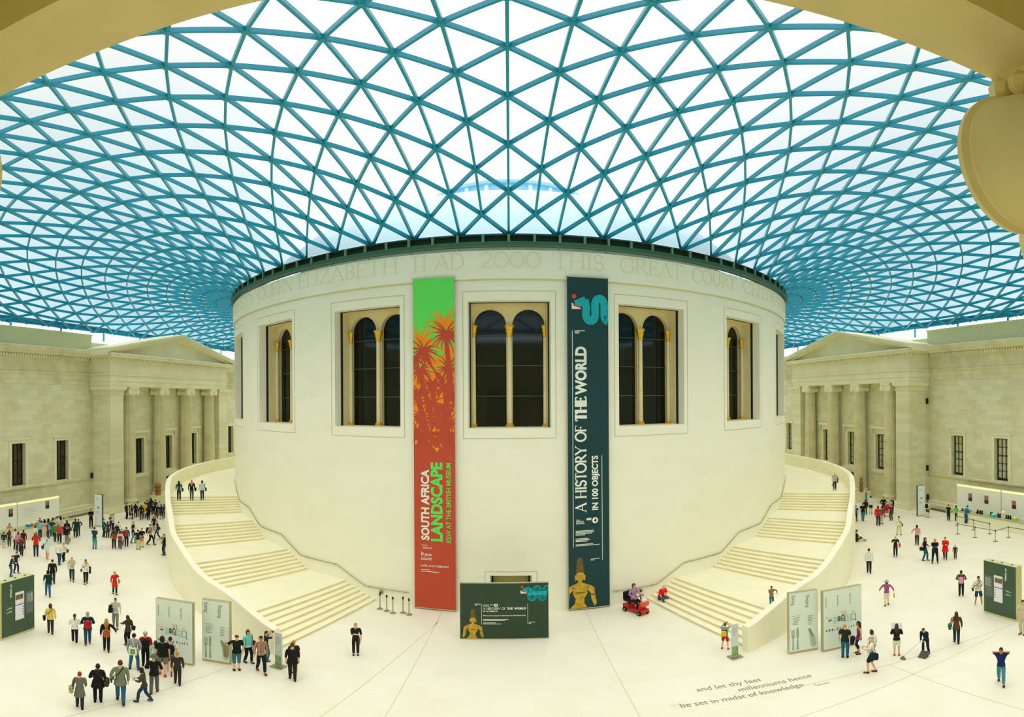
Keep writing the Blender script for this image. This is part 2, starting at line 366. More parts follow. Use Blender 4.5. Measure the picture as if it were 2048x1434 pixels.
# ------------------------------------------------------------------ carved letters of the frieze (and other serif capitals)
def A_(x0, y0, x1, y1): return ((x0, y0), (x1, y1))
def arc(cx, cy, rx, ry, a0, a1, n=10): return [(cx + rx * math.cos(rad(a0 + (a1 - a0) * i / n)), cy + ry * math.sin(rad(a0 + (a1 - a0) * i / n))) for i in range(n + 1)]
T, t_ = 1.0, 0.4     # thick and thin strokes
def ser(x, y, h=0.1): return ([(x - h, y), (x + h, y)], t_)
GL = {
 'A': (0.86, [([(0.06, 0), (0.43, 1)], t_), ([(0.43, 1), (0.80, 0)], T), ([(0.2, 0.36), (0.67, 0.36)], t_), ser(0.06, 0, 0.08), ser(0.80, 0)]),
 'B': (0.66, [([(0.14, 0), (0.14, 1)], T), (arc(0.3, 0.76, 0.24, 0.24, 90, -90), T), (arc(0.3, 0.26, 0.3, 0.26, 90, -90), T), ([(0.05, 1), (0.3, 1)], t_), ([(0.14, 0.52), (0.3, 0.52)], t_), ([(0.05, 0), (0.3, 0)], t_)]),
 'C': (0.82, [(arc(0.46, 0.5, 0.4, 0.5, 45, 315, 16), T), ([(0.74, 0.72), (0.74, 0.98)], t_)]),
 'D': (0.84, [([(0.14, 0), (0.14, 1)], T), (arc(0.34, 0.5, 0.42, 0.5, 90, -90, 12), T), ([(0.04, 1), (0.34, 1)], t_), ([(0.04, 0), (0.34, 0)], t_)]),
 'E': (0.64, [([(0.14, 0), (0.14, 1)], T), ([(0.04, 1), (0.56, 1)], t_), ([(0.14, 0.52), (0.46, 0.52)], t_), ([(0.04, 0), (0.58, 0)], t_), ([(0.56, 1), (0.56, 0.86)], t_), ([(0.58, 0), (0.58, 0.14)], t_), ([(0.46, 0.44), (0.46, 0.6)], t_)]),
 'F': (0.6, [([(0.14, 0), (0.14, 1)], T), ([(0.04, 1), (0.56, 1)], t_), ([(0.14, 0.5), (0.44, 0.5)], t_), ser(0.14, 0), ([(0.56, 1), (0.56, 0.86)], t_), ([(0.44, 0.42), (0.44, 0.58)], t_)]),
 'G': (0.86, [(arc(0.46, 0.5, 0.4, 0.5, 45, 330, 16), T), ([(0.74, 0.72), (0.74, 0.98)], t_), ([(0.76, 0.06), (0.76, 0.42)], T), ser(0.74, 0.42)]),
 'H': (0.84, [([(0.14, 0), (0.14, 1)], T), ([(0.7, 0), (0.7, 1)], T), ([(0.14, 0.52), (0.7, 0.52)], t_), ser(0.14, 0), ser(0.7, 0), ser(0.14, 1), ser(0.7, 1)]),
 'I': (0.3, [([(0.15, 0), (0.15, 1)], T), ser(0.15, 0), ser(0.15, 1)]),
 'J': (0.4, [([(0.24, 1), (0.24, 0.1)], T), (arc(0.08, 0.1, 0.16, 0.2, 0, -110, 5), t_), ser(0.24, 1)]),
 'L': (0.62, [([(0.14, 0), (0.14, 1)], T), ([(0.04, 0), (0.56, 0)], t_), ([(0.56, 0), (0.56, 0.16)], t_), ser(0.14, 1)]),
 'M': (1.0, [([(0.1, 0), (0.14, 1)], t_), ([(0.14, 1), (0.5, 0.04)], T), ([(0.5, 0.04), (0.86, 1)], t_), ([(0.86, 1), (0.9, 0)], T), ser(0.1, 0), ser(0.9, 0)]),
 'N': (0.86, [([(0.12, 0), (0.12, 1)], t_), ([(0.12, 1), (0.74, 0)], T), ([(0.74, 0), (0.74, 1)], t_), ser(0.12, 0), ser(0.74, 1), ser(0.08, 1, 0.06)]),
 'O': (0.9, [(arc(0.45, 0.5, 0.4, 0.5, 0, 360, 24), T)]),
 'Q': (0.92, [(arc(0.45, 0.5, 0.4, 0.5, 0, 360, 24), T), ([(0.5, 0.04), (0.94, -0.2)], T)]),
 'R': (0.78, [([(0.14, 0), (0.14, 1)], T), (arc(0.32, 0.75, 0.24, 0.25, 90, -90), T), ([(0.05, 1), (0.32, 1)], t_), ([(0.14, 0.5), (0.32, 0.5)], t_), ([(0.34, 0.5), (0.74, 0)], T), ser(0.14, 0)]),
 'S': (0.6, [(arc(0.3, 0.75, 0.2, 0.25, 20, 250, 10) + arc(0.3, 0.26, 0.24, 0.26, 80, -160, 10), T)]),
 'T': (0.74, [([(0.37, 0), (0.37, 1)], T), ([(0.04, 1), (0.7, 1)], t_), ([(0.04, 1), (0.04, 0.84)], t_), ([(0.7, 1), (0.7, 0.84)], t_), ser(0.37, 0)]),
 'U': (0.84, [([(0.14, 1), (0.14, 0.34)] + arc(0.42, 0.32, 0.28, 0.32, 180, 360, 10) + [(0.7, 0.34), (0.7, 1)], T), ser(0.14, 1), ser(0.7, 1)]),
 'V': (0.84, [([(0.06, 1), (0.42, 0)], T), ([(0.42, 0), (0.78, 1)], t_), ser(0.06, 1), ser(0.78, 1, 0.08)]),
 'W': (1.2, [([(0.06, 1), (0.34, 0)], T), ([(0.34, 0), (0.6, 1)], t_), ([(0.6, 1), (0.86, 0)], T), ([(0.86, 0), (1.14, 1)], t_), ser(0.06, 1), ser(1.14, 1, 0.08)]),
 'Y': (0.8, [([(0.06, 1), (0.4, 0.46)], T), ([(0.4, 0.46), (0.74, 1)], t_), ([(0.4, 0.46), (0.4, 0)], T), ser(0.4, 0), ser(0.06, 1), ser(0.74, 1, 0.08)]),
 'Z': (0.72, [([(0.66, 1), (0.06, 0)], T), ([(0.08, 1), (0.66, 1)], t_), ([(0.06, 0), (0.66, 0)], t_), ([(0.08, 1), (0.08, 0.86)], t_), ([(0.66, 0), (0.66, 0.14)], t_)]),
 '2': (0.66, [(arc(0.32, 0.72, 0.25, 0.28, 165, -30, 10) + [(0.06, 0.03)], T), ([(0.06, 0.03), (0.62, 0.03)], T)]),
 '0': (0.78, [(arc(0.39, 0.5, 0.33, 0.5, 0, 360, 24), T)]),
}
def serif_text(mb, text, f, width, height, stroke, d0, d1):
    "letters over the box width x height; f(u, v, d); strokes as thin solid ribbons; width None keeps the natural width"
    tot = sum(GL[ch][0] if ch != ' ' else 0.45 for ch in text)
    kx = (width / tot) if width else height
    x = 0.0
    for ch in text:
        if ch == ' ': x += 0.45 * kx; continue
        adv, sts = GL[ch]
        for pts, wt in sts:
            P = [(x + px * kx, py * height) for px, py in pts]
            w2 = stroke * wt / 2
            for (ax, ay), (bx, by) in zip(P[:-1], P[1:]):
                L = math.hypot(bx - ax, by - ay)
                if L < 1e-5: continue
                nx, ny = -(by - ay) / L * w2, (bx - ax) / L * w2
                ex, ey = (bx - ax) / L * w2 * 0.6, (by - ay) / L * w2 * 0.6
                q = [(ax - nx - ex, ay - ny - ey), (bx - nx + ex, by - ny + ey), (bx + nx + ex, by + ny + ey), (ax + nx - ex, ay + ny - ey)]
                mb.prism(q, f, d0, d1)
        x += adv * kx
    return x
mb = MB()
for word, a0, a1 in (('MAJESTY', -61.5, -42.7), ('QUEEN', -41.3, -31.4), ('ELIZABETH', -30.25, -13.5), ('II', -11.9, -9.6), ('AD', -8.94, -5.17), ('2000', -3.45, 3.8), ('THIS', 5.13, 11.61), ('GREAT', 13.58, 22.99), ('COURT', 24.57, 33.93), ('CELEBRATING', 35.83, 60.0)):
    wdt = rad(a1 - a0) * R_DRUM
    serif_text(mb, word, lambda u, v, d, a0=a0: cyl(a0 + math.degrees(u / R_DRUM), 16.62 + v, d), wdt, 0.76, 0.075, -0.085, -0.112)
mb.build('carved_letters', mat('letter_stone', (236, 232, 198), 0.85), wd)

# ------------------------------------------------------------------ windows of the drum: two arches of the old reading room behind each opening
R_B = 21.3
def drum_window(n, k):
    w_ = struct(empty('window_%d' % n, (0, 0, 0)))
    a0 = k * PITCH
    rt = Vector((math.cos(rad(a0)), math.sin(rad(a0)), 0)); ot = Vector((math.sin(rad(a0)), -math.cos(rad(a0)), 0))
    def F(u, z, d): return ot * (R_B - d) + rt * u + Vector((0, 0, z))
    # deep cream jamb behind the dark slot that runs round the opening
    mb = MB()
    for s_ in (-1, 1):
        u0, u1 = s_ * 1.92, s_ * 1.82
        mb.box((min(u0, u1), -0.02, 9.0), (max(u0, u1), 0.66, 15.1), Matrix(((rt.x, ot.x, 0, ot.x * R_B), (rt.y, ot.y, 0, ot.y * R_B), (0, 0, 1, 0), (0, 0, 0, 1))))
    MX = Matrix(((rt.x, ot.x, 0, ot.x * R_B), (rt.y, ot.y, 0, ot.y * R_B), (0, 0, 1, 0), (0, 0, 0, 1)))
    mb.box((-1.92, -0.02, 15.0), (1.92, 0.66, 15.1), MX); mb.box((-1.92, -0.02, 8.96), (1.92, 0.9, 9.06), MX)
    mb.build('inner_jamb', m_cream, w_)
    mb = MB()
    for s_ in (-1, 1): mb.box((s_ * 1.93 - 0.10, 0.60, 9.04), (s_ * 1.93 + 0.10, 0.78, 15.05), MX)
    mb.box((-1.95, 0.62, 15.03), (1.95, 0.78, 15.12), MX)
    mb.build('slot_frame', m_dark, w_)
    # arcade screen
    mb = MB()
    zt, rr, sp = 15.05, 0.79, 14.04
    for s_ in (-1, 1):
        cx = s_ * 0.94
        arcp = [(cx + rr * math.cos(rad(180 - 180 * i / 16)), sp + rr * math.sin(rad(180 - 180 * i / 16))) for i in range(17)]
        for (ax, az), (bx, bz) in zip(arcp[:-1], arcp[1:]):
            mb.quad(F(ax, az, 0), F(bx, bz, 0), F(bx, zt, 0), F(ax, zt, 0))
            mb.quad(F(ax, az, 0), F(bx, bz, 0), F(bx, bz, 0.25), F(ax, az, 0.25))
            oa = [(cx + (x - cx) * 1.09, sp + (z - sp) * 1.09) for x, z in ((ax, az), (bx, bz))]   # raised rim of the arch
            mb.prism([(ax, az), (bx, bz), oa[1], oa[0]], lambda u, v, d: F(u, v, d), 0.0, -0.035)
        for u in (cx - rr, cx + rr): mb.quad(F(u, 9.0, 0), F(u, sp, 0), F(u, sp, 0.25), F(u, 9.0, 0.25))
    for u0, u1 in ((-1.9, -0.94 - rr), (-0.94 + rr, 0.94 - rr), (0.94 + rr, 1.9)): mb.quad(F(u0, 9.0, 0), F(u1, 9.0, 0), F(u1, zt, 0), F(u0, zt, 0))
    mb.build('arcade', m_cream, w_)
    mb = MB(); mb.quad(F(-1.9, 9.0, 0.24), F(1.9, 9.0, 0.24), F(1.9, 15.0, 0.24), F(-1.9, 15.0, 0.24))
    mb.build('pane', m_glassdark, w_)
    mb = MB()
    for z in (10.55, 12.05, 13.55):
        for s_ in (-1, 1): mb.box((s_ * 0.94 - 0.79, -0.22, z - 0.025), (s_ * 0.94 + 0.79, -0.18, z + 0.025), MX)
    mb.build('glazing_bar', mat('glazing_bar_grey', (70, 80, 66), 0.5), w_)
    for u in (-1.74, 0.0, 1.74):
        r0 = 0.13 if u == 0 else 0.10
        mb = MB(); mb.lathe([(r0, 9.2), (r0 * 0.88, 13.45)], F(u, 0, -0.06), 12)
        co = mb.build('column', m_cream, w_, True)
        mb = MB(); mb.lathe([(r0 * 0.95, 13.42), (r0 * 1.1, 13.5), (r0 * 1.05, 13.56), (r0 * 1.35, 13.7), (r0 * 1.55, 13.78), (r0 * 1.35, 13.8), (r0 * 1.8, 13.93), (r0 * 2.0, 13.94), (r0 * 2.0, 14.02)], F(u, 0, -0.06), 8)
        mb.build('capital', m_gold, co)
        mb = MB(); mb.lathe([(r0 * 1.7, 9.05), (r0 * 1.7, 9.11), (r0 * 1.35, 9.13), (r0 * 1.5, 9.18), (r0 * 1.05, 9.24)], F(u, 0, -0.06), 12)
        mb.build('base', m_gold, co)
for n, k in enumerate(WIN): drum_window(n + 1, k)

# ------------------------------------------------------------------ ring on the drum: glass strip, posts, bronze gutter and brackets
rg = struct(empty('trim_drum_ring'))
def ringband(mb, prof, n=180):
    us = frange(-180, 180, n)
    for a, b in zip(us[:-1], us[1:]):
        for (r0, z0), (r1, z1) in zip(prof[:-1], prof[1:]):
            mb.quad(pol(r0, a, z0), pol(r0, b, z0), pol(r1, b, z1), pol(r1, a, z1))
mb = MB(); ringband(mb, [(22.5, 17.48), (22.5, 17.74)]); mb.build('glass_strip', m_clear, rg)
mb = MB(); ringband(mb, [(22.35, 17.76), (22.82, 17.70), (22.84, 17.90), (22.6, 17.92)]); mb.build('gutter', m_ring, rg)
mb = MB(); ringband(mb, [(22.6, 17.92), (22.55, 18.2), (22.84, 18.2), (22.84, 18.24), (22.1, 18.26), (22.05, 17.8), (22.35, 17.76)]); mb.build('fascia', m_ringdark, rg)
mb = MB()
for k in range(120):
    u = k * 3.0
    mb.bar(pol(22.84, u, 17.86), pol(22.84, u, 18.24), 0.12, 0.10, pol(1, u, 0))
mb.build('bracket', mat('bracket_green', (112, 152, 118), 0.4, 0.3), rg)
mb = MB()
for k in range(60): mb.bar(pol(22.52, k * 6.0, 17.48), pol(22.52, k * 6.0, 17.8), 0.035, 0.035, pol(1, k * 6.0, 0))
mb.build('post', m_brass, rg)

# ------------------------------------------------------------------ glass roof: triangular steel grid from the drum to the four walls
N_R, J_R = 120, 25
BX, CY, DY = 36.625, 46.025, 52.2552
RPR = [1.1454, 1.621, -3.4827, 1.9861, -0.5519, 1.5788, 3.2432, -1.4026, 0.7351, -5.3793, -1.0065, -1.3261, -2.7773, 0.5577, 1.4921, 0.2005, 3.3936, 2.2548, 1.3786, 0.1041, -1.5579, -0.5116, -0.3184, -0.6988]
RPA = [-3.3617, -14.8867, 38.449, 6.8652, -124.6643, -85.4443, 4.3861, 161.3645, 23.0864, -55.9138, 136.8039, -37.1927, -66.9832, 84.1484, -82.1148]
RPZ = [18.395, 20.549, 26.643, -12.563, -24.518, 6.272]
A_IN, Z_EDGE = 22.15, 17.04
def roof_plan(i, j):
    "plan of the node j rows out from the drum on the i-th radial line"
    if j > 24:
        p, q = roof_plan(i, 22), roof_plan(i, 24); f = (j - 24) / 2.0
        return q[0] + (q[0] - p[0]) * f, q[1] + (q[1] - p[1]) * f
    s_ = 1 if i > 0 else -1; ai = abs(i); north = ai > 30; k = 60 - ai if north else ai
    u, t = k / 30.0, j / 25.0
    r = A_IN + j * sum(RPR[m * 4 + n] * u ** m * t ** n for m in range(6) for n in range(4))
    da = j * k * (30 - k) / 1e4 * sum(RPA[m * 3 + n] * u ** m * t ** n for m in range(5) for n in range(3))
    al = rad(3.0 * k + da)
    return s_ * r * math.sin(al), r * math.cos(al) * (1 if north else -1)
def roof_z(x, y):
    r = math.hypot(x, y); a = A_IN; hc, C0, C1, C2, C3, C4 = RPZ
    psi = (1 - x / BX) * (1 + x / BX) * (1 - y / CY) * (1 + y / DY)
    den = (1 - a * x / (r * BX)) * (1 + a * x / (r * BX)) * (1 - a * y / (r * CY)) * (1 + a * y / (r * DY))
    c2 = (y / r) ** 2
    B = C0 + C1 * c2 + C2 * psi + C3 * c2 * c2 + C4 * psi * c2
    return (hc - Z_EDGE) * psi / den + Z_EDGE + B * psi * (1 - a / r)
JM = 44
def inside(p): return abs(p[0]) <= BX and -DY <= p[1] <= CY
PL = {(i, j): roof_plan(i, j) for i in range(-60, 60) for j in range(JM) if (i + j) % 2 == 0}
def lift(p): return Vector((p[0], p[1], roof_z(p[0], p[1])))
def clip_to(p, q):
    "point of p -> q on the border (p inside, q outside)"
    t = 1.0
    for a0, a1, lo, hi in ((p[0], q[0], -BX, BX), (p[1], q[1], -DY, CY)):
        if a1 > hi: t = min(t, (hi - a0) / (a1 - a0))
        if a1 < lo: t = min(t, (lo - a0) / (a1 - a0))
    return (p[0] + (q[0] - p[0]) * t, p[1] + (q[1] - p[1]) * t)
def pl(i, j):
    if i >= 60: i -= 120
    if i < -60: i += 120
    return PL.get((i, j))
ceil = struct(empty('ceiling'))
gl, st, nd = MB(), MB(), MB()
UPG = Vector((0, 0, 0.12))
def member(p, q):
    if q is None: return
    a, b = inside(p), inside(q)
    if not a and not b: return
    if a and not b: q = clip_to(p, q)
    if b and not a: p = clip_to(q, p)
    P_, Q_ = lift(p), lift(q)
    if (P_ - Q_).length > 0.05: st.bar(P_, Q_, 0.105, 0.19)
def glaze(*tri):
    if any(p is None for p in tri) or not any(inside(p) for p in tri): return
    poly = list(tri)
    for ax, sg, lim in ((0, 1, BX), (0, -1, BX), (1, 1, CY), (1, -1, DY)):
        out_ = []
        for a, b in zip(poly, poly[1:] + poly[:1]):
            da, db = lim - sg * a[ax], lim - sg * b[ax]
            if da >= 0: out_.append(a)
            if da * db < 0: t = da / (da - db); out_.append((a[0] + (b[0] - a[0]) * t, a[1] + (b[1] - a[1]) * t))
        poly = out_
        if len(poly) < 3: return
    gl.add([lift(p) + UPG for p in poly], [tuple(range(len(poly)))])
for (i, j), p in PL.items():
    q2, ql, qr = pl(i, j + 2), pl(i - 1, j + 1), pl(i + 1, j + 1)
    member(p, q2); member(p, ql); member(p, qr)
    if q2 is not None:
        glaze(p, q2, ql); glaze(p, q2, qr)
    if j == 0:
        qn, q1 = pl(i + 2, 0), pl(i + 1, 1)
        glaze(p, q1, qn); st.bar(lift(p), lift(qn), 0.14, 0.16)
    if inside(p) and p[1] < 14: nd.lathe([(0.13, -0.12), (0.15, 0.0), (0.13, 0.10)], lift(p), 6)
gl.build('glass', m_roofglass, ceil)
st.build('steel_grid', m_steel, ceil)
nd.build('node', m_steel, ceil)
# edge beam along the tops of the walls
mb = MB()
zb = 17.28
for a, b in (((-BX, -DY, zb), (-BX, CY, zb)), ((BX, -DY, zb), (BX, CY, zb)), ((-BX, CY, zb), (BX, CY, zb)), ((-BX, -DY, zb), (BX, -DY, zb))):
    mb.bar(a, b, 0.40, 0.50)
struct(mb.build('trim_roof_edge', m_bluebeam))
mb = MB()
for s_ in (-1, 1):
    for y in range(-48, 46, 6): mb.bar((s_ * BX, y, 16.2), (s_ * BX, y, 17.0), 0.14, 0.14, Vector((1, 0, 0)))
struct(mb.build('trim_roof_post', m_steel))
# old dome and lantern of the reading room, seen faintly through the roof
dm = struct(empty('trim_dome'))
mb = MB(); mb.lathe([(20.0, 18.6), (19.2, 20.5), (17.0, 22.4), (13.0, 24.2), (9.0, 25.2), (6.6, 25.6)], (0, 0, 0), 64)
mb.build('dome_shell', mat('dome_copper', (196, 226, 236), 0.6), dm, True)
mb = MB(); mb.lathe([(6.3, 25.6), (6.3, 27.2), (6.6, 27.25), (6.6, 27.5), (0.3, 28.2)], (0, 0, 0), 48)
mb.build('lantern', mat('lantern_blue', (150, 200, 224), 0.5), dm)
mb = MB()
for k in range(24): mb.bar(pol(6.34, k * 15, 25.7), pol(6.34, k * 15, 27.2), 0.3, 0.12, pol(1, k * 15, 0))
mb.build('lantern_post', mat('lantern_post_white', (226, 238, 240), 0.5), dm)

# ------------------------------------------------------------------ side walls with their porticoes
def side(s):
    nm = 'left' if s < 0 else 'right'
    WX = 36.0
    def F(y, z, d): return Vector((s * (WX - d), y, z))        # d metres towards the court
    wins = [(-33.9, 3.33, 6.9), (-28.75, 3.33, 6.9), (-23.6, 3.33, 6.9), (-17.75, 3.33, 6.9), (-12.55, 3.33, 6.9), (19.4, 3.33, 6.9), (24.6, 3.33, 6.9)]
    hs = [(y - 0.76, y + 0.76, a, b) for y, a, b in wins]
    mb = MB(); holed(mb, [-53, -8.0, 12.8, 46.1], [0, 3.2, 11.9, 15.0], hs, F, 0.0, [-0.45] * len(hs))
    for z0, z1, d0, d1 in ((0, 0.5, 0.22, 0.22), (0.5, 0.62, 0.22, 0.1), (3.02, 3.02, 0.0, 0.18), (3.02, 3.2, 0.18, 0.18), (3.2, 3.26, 0.18, 0.0)):
        pass
    wl = struct(mb.build('wall_%s' % nm, m_wallx))
    def band(mb, y0, y1, prof):
        for (d0, z0), (d1, z1) in zip(prof[:-1], prof[1:]):
            mb.quad(F(y0, z0, d0), F(y1, z0, d0), F(y1, z1, d1), F(y0, z1, d1))
    mb = MB()
    for y0, y1 in ((-53, -8.0), (12.8, 46.1)):
        band(mb, y0, y1, [(0, 3.02), (0.16, 3.06), (0.18, 3.2), (0, 3.26)])                 # string course under the windows
        band(mb, y0, y1, [(0, 11.86), (0.05, 11.88), (0.05, 12.3), (0.09, 12.32), (0.09, 12.74), (0.2, 12.8), (0.2, 12.9), (0.06, 12.95), (0.06, 14.02), (0.14, 14.06), (0.14, 14.1), (0.2, 14.1)])
        band(mb, y0, y1, [(0.2, 14.36), (0.62, 14.4), (0.66, 14.62), (0.78, 14.7), (0.84, 14.98), (0.8, 15.06), (-0.5, 15.08)])
    mb.build('cornice', m_stone_old, wl)
    mb = MB()
    for y0, y1 in ((-53, -8.0), (12.8, 46.1)):
        band(mb, y0, y1, [(0.34, 0.0), (0.34, 0.34), (0.22, 0.4), (0.22, 0.62), (0.0, 0.72)])
        band(mb, y0, y1, [(0.2, 14.1), (0.2, 14.36)])
    mb.build('plinth', m_stone, wl)
    mb = MB()
    y = -53.0
    while y < -8.4: mb.box((min(s * (WX - 0.2), s * (WX - 0.42)), y, 14.11), (max(s * (WX - 0.2), s * (WX - 0.42)), y + 0.17, 14.35)); y += 0.30
    mb.build('dentils', m_stone, wl)
    # attic parapet above the cornice, set back
    mb = MB()
    band(mb, -53, -8.2, [(-0.25, 15.0), (-0.25, 16.48), (-0.12, 16.52), (-0.12, 16.66), (-0.9, 16.68)])
    band(mb, -8.2, 46.1, [(-0.75, 15.0), (-0.75, 16.0), (-1.2, 16.02)])
    mb.quad(F(-8.2, 15.0, -0.25), F(-8.2, 16.66, -0.25), F(-8.2, 16.66, -1.2), F(-8.2, 15.0, -1.2))
    mb.build('attic_parapet', mat('attic_stone', (224, 222, 178), 0.8, noise=0.05), wl)
    # windows
    pane_m = m_glasspale if s > 0 else mat('brown_dim_glass', (84, 72, 44), 0.15, spec=0.4, noise=0.3, scale=1.5)
    for q, (yc, z0, z1) in enumerate(wins):
        wn = struct(empty('window_%d' % ((10 if s < 0 else 30) + q)))
        mb = MB()
        for (a, b, c_, d_) in ((yc - 1.06, yc - 0.76, z0 - 0.1, z1 + 0.3), (yc + 0.76, yc + 1.06, z0 - 0.1, z1 + 0.3), (yc - 0.76, yc + 0.76, z1, z1 + 0.3)):
            mb.prism([(a, c_), (b, c_), (b, d_), (a, d_)], F, 0.0, 0.07)
        mb.prism([(yc - 1.14, z1 + 0.3), (yc + 1.14, z1 + 0.3), (yc + 1.14, z1 + 0.4), (yc - 1.14, z1 + 0.4)], F, 0.0, 0.16)
        mb.build('surround', m_stone, wn)
        mb = MB(); mb.quad(F(yc - 0.76, z0, -0.42), F(yc + 0.76, z0, -0.42), F(yc + 0.76, z1, -0.42), F(yc - 0.76, z1, -0.42)); mb.build('pane', pane_m, wn)
        mb = MB()
        bars = [(yc - 0.76, yc - 0.60, z0, z1), (yc + 0.66, yc + 0.76, z0, z1), (yc - 0.76, yc + 0.76, z0, z0 + 0.2), (yc - 0.76, yc + 0.76, z1 - 0.1, z1), (yc - 0.76, yc + 0.76, z0 + 2.05, z0 + 2.12)]
        bars += [(yc + x - 0.025, yc + x + 0.025, z0, z1) for x in (-0.2, 0.24)] + [(yc - 0.7, yc + 0.7, z0 + z - 0.018, z0 + z + 0.018) for z in (0.8, 1.43, 2.8)]
        for (a, b, c_, d_) in bars: mb.prism([(a, c_), (b, c_), (b, d_), (a, d_)], F, -0.40, -0.34)
        mb.build('sash', m_dark, wn)
    # ---------------- portico
    PY, HW = 2.4, 11.2          # centre and half width of its front
    FX = 33.5                   # front plane of the end piers
    def G(y, x, z): return Vector((s * x, PY + y, z))
    def slab(mb, y0, y1, x0, x1, z0, z1):
        mb.box((min(s * x0, s * x1), PY + y0, z0), (max(s * x0, s * x1), PY + y1, z1))
    pt = struct(empty('wall_portico_%s' % nm))
    mb = MB()    # back wall with windows, door
    def H(y, z, d): return Vector((s * (34.8 - d), PY + y, z))
    bays = [-5.17, 0.0, 5.17]
    hs = [(b - 0.86, b + 0.86, 3.05, 6.62) for b in bays] + [(-0.95, 0.95, 0.0, 2.25)]
    holed(mb, [-9.4, 9.4], [0, 11.7], hs, H, 0.0, [-0.4] * 3 + [-0.5])
    mb.build('rear_wall', m_wallx, pt)
    mb = MB()    # end piers and the returns
    for e in (-1, 1):
        ya, yb = (-HW, -HW + 1.92) if e < 0 else (HW - 1.92, HW)
        slab(mb, ya, yb, FX, 35.5, 0.5, 11.0)
        slab(mb, ya + (0.0 if e > 0 else 0.15), yb - (0.15 if e > 0 else 0.0), 35.4, 36.1, 0, 11.7)
    mb.build('pier', m_wally, pt)
    mb = MB()
    for e in (-1, 1):
        ya, yb = (-HW, -HW + 1.92) if e < 0 else (HW - 1.92, HW)
        for g, z0, z1 in ((0.06, 10.98, 11.08), (0.02, 11.08, 11.3), (0.12, 11.3, 11.42), (0.24, 11.42, 11.7)): slab(mb, ya - g, yb + g, FX - g, 35.5 + g, z0, z1)
        for g, z0, z1 in ((0.4, 0, 0.22), (0.26, 0.22, 0.42), (0.14, 0.42, 0.56)): slab(mb, ya - g, yb + g, FX - g, 35.9, z0, z1)
    mb.build('pier_moulding', m_stone, pt)
    mb = MB()    # entablature
    for z0, z1, g in ((11.7, 12.2, 0.0), (12.2, 12.78, 0.05), (12.78, 12.92, 0.17), (12.92, 14.04, 0.04), (14.04, 14.1, 0.14), (14.1, 14.36, 0.18)):
        slab(mb, -HW - g, HW + g, FX - g, 36.05, z0, z1)
    for z0, z1, g in ((14.36, 14.62, 0.62), (14.62, 14.76, 0.72)): slab(mb, -HW - g, HW + g, FX - g, 36.05, z0, z1)
    slab(mb, -HW + 0.1, HW - 0.1, 35.0, 36.12, 11.72, 14.9)
    mb.build('entablature', m_stone, pt)
    mb = MB()
    y = -HW - 0.15
    while y < HW + 0.1: slab(mb, y, y + 0.17, FX - 0.40, FX - 0.18, 14.11, 14.35); y += 0.30
    x = FX - 0.1
    while x < 36.0: slab(mb, -HW - 0.40, -HW - 0.18, x, x + 0.17, 14.11, 14.35); x += 0.30
    mb.build('dentils', m_stone, pt)
    mb = MB()    # pediment: tympanum and raking cornice
    ZA = 16.95; W0 = HW + 0.75
    def K(y, z, d): return Vector((s * (FX - d), PY + y, z))
    mb.prism([(-W0, 14.74), (W0, 14.74), (0, ZA - 0.2)], K, -2.5, -0.05)
    for e in (-1, 1):
        sl = (ZA - 14.76) / W0
        for g, t0, t1 in ((0.35, -0.42, -0.2), (0.74, -0.2, 0.02), (0.86, 0.02, 0.22)):
            mb.prism([(e * (W0 + 0.1), 14.76 + t0 + 0.22), (e * (W0 + 0.1), 14.76 + t1 + 0.22), (0, ZA + t1 + 0.2), (0, ZA + t0 + 0.2)], K, -2.6, g)
    mb.build('pediment', m_stone, pt)
    # lead roof edge and duct behind the pediment
    mb = MB(); slab(mb, -HW - 0.1, HW, 34.4, 36.2, 14.9, 15.05)
    mb.build('portico_roof', m_stone, pt)
    # columns
    for q in range(4):
        yc = PY + 5.17 * (q - 1.5); xc = s * 34.0
        co = struct(empty('trim_column_%d' % ((1 if s < 0 else 5) + q), (xc, yc, 0)))
        mb = MB(); nf = 24; prof = []
        for z, r in ((0.95, 0.68), (1.05, 0.66), (3.2, 0.65), (3.25, 0.65), (6.5, 0.62), (10.7, 0.56), (10.95, 0.57)):
            prof.append((z, r))
        ring = []
        for z, r in prof:
            rr_ = []
            for k in range(nf * 4):
                fl = (0, 0.035, 0.05, 0.035)[k % 4] if z > 1.0 else 0
                a = 2 * PI * k / (nf * 4); rr_.append(((r - fl) * math.cos(a), (r - fl) * math.sin(a), z))
            ring.append(rr_)
        n4 = nf * 4
        mb.add([p for g in ring for p in g], [(i * n4 + k, i * n4 + (k + 1) % n4, (i + 1) * n4 + (k + 1) % n4, (i + 1) * n4 + k) for i in range(len(prof) - 1) for k in range(n4)])
        mb.build('shaft', m_stone_old, co, False)
        mb = MB()
        mb.box((-0.9, -0.9, 0), (0.9, 0.9, 0.3)); mb.lathe([(0.95, 0.3), (0.98, 0.42), (0.86, 0.5), (0.78, 0.6), (0.86, 0.7), (0.88, 0.8), (0.72, 0.95)], (0, 0, 0), 28)
        mb.build('base', m_stone_old, co, False)
        mb = MB()
        mb.lathe([(0.58, 10.9), (0.62, 10.98), (0.70, 11.16), (0.6, 11.3)], (0, 0, 0), 24)
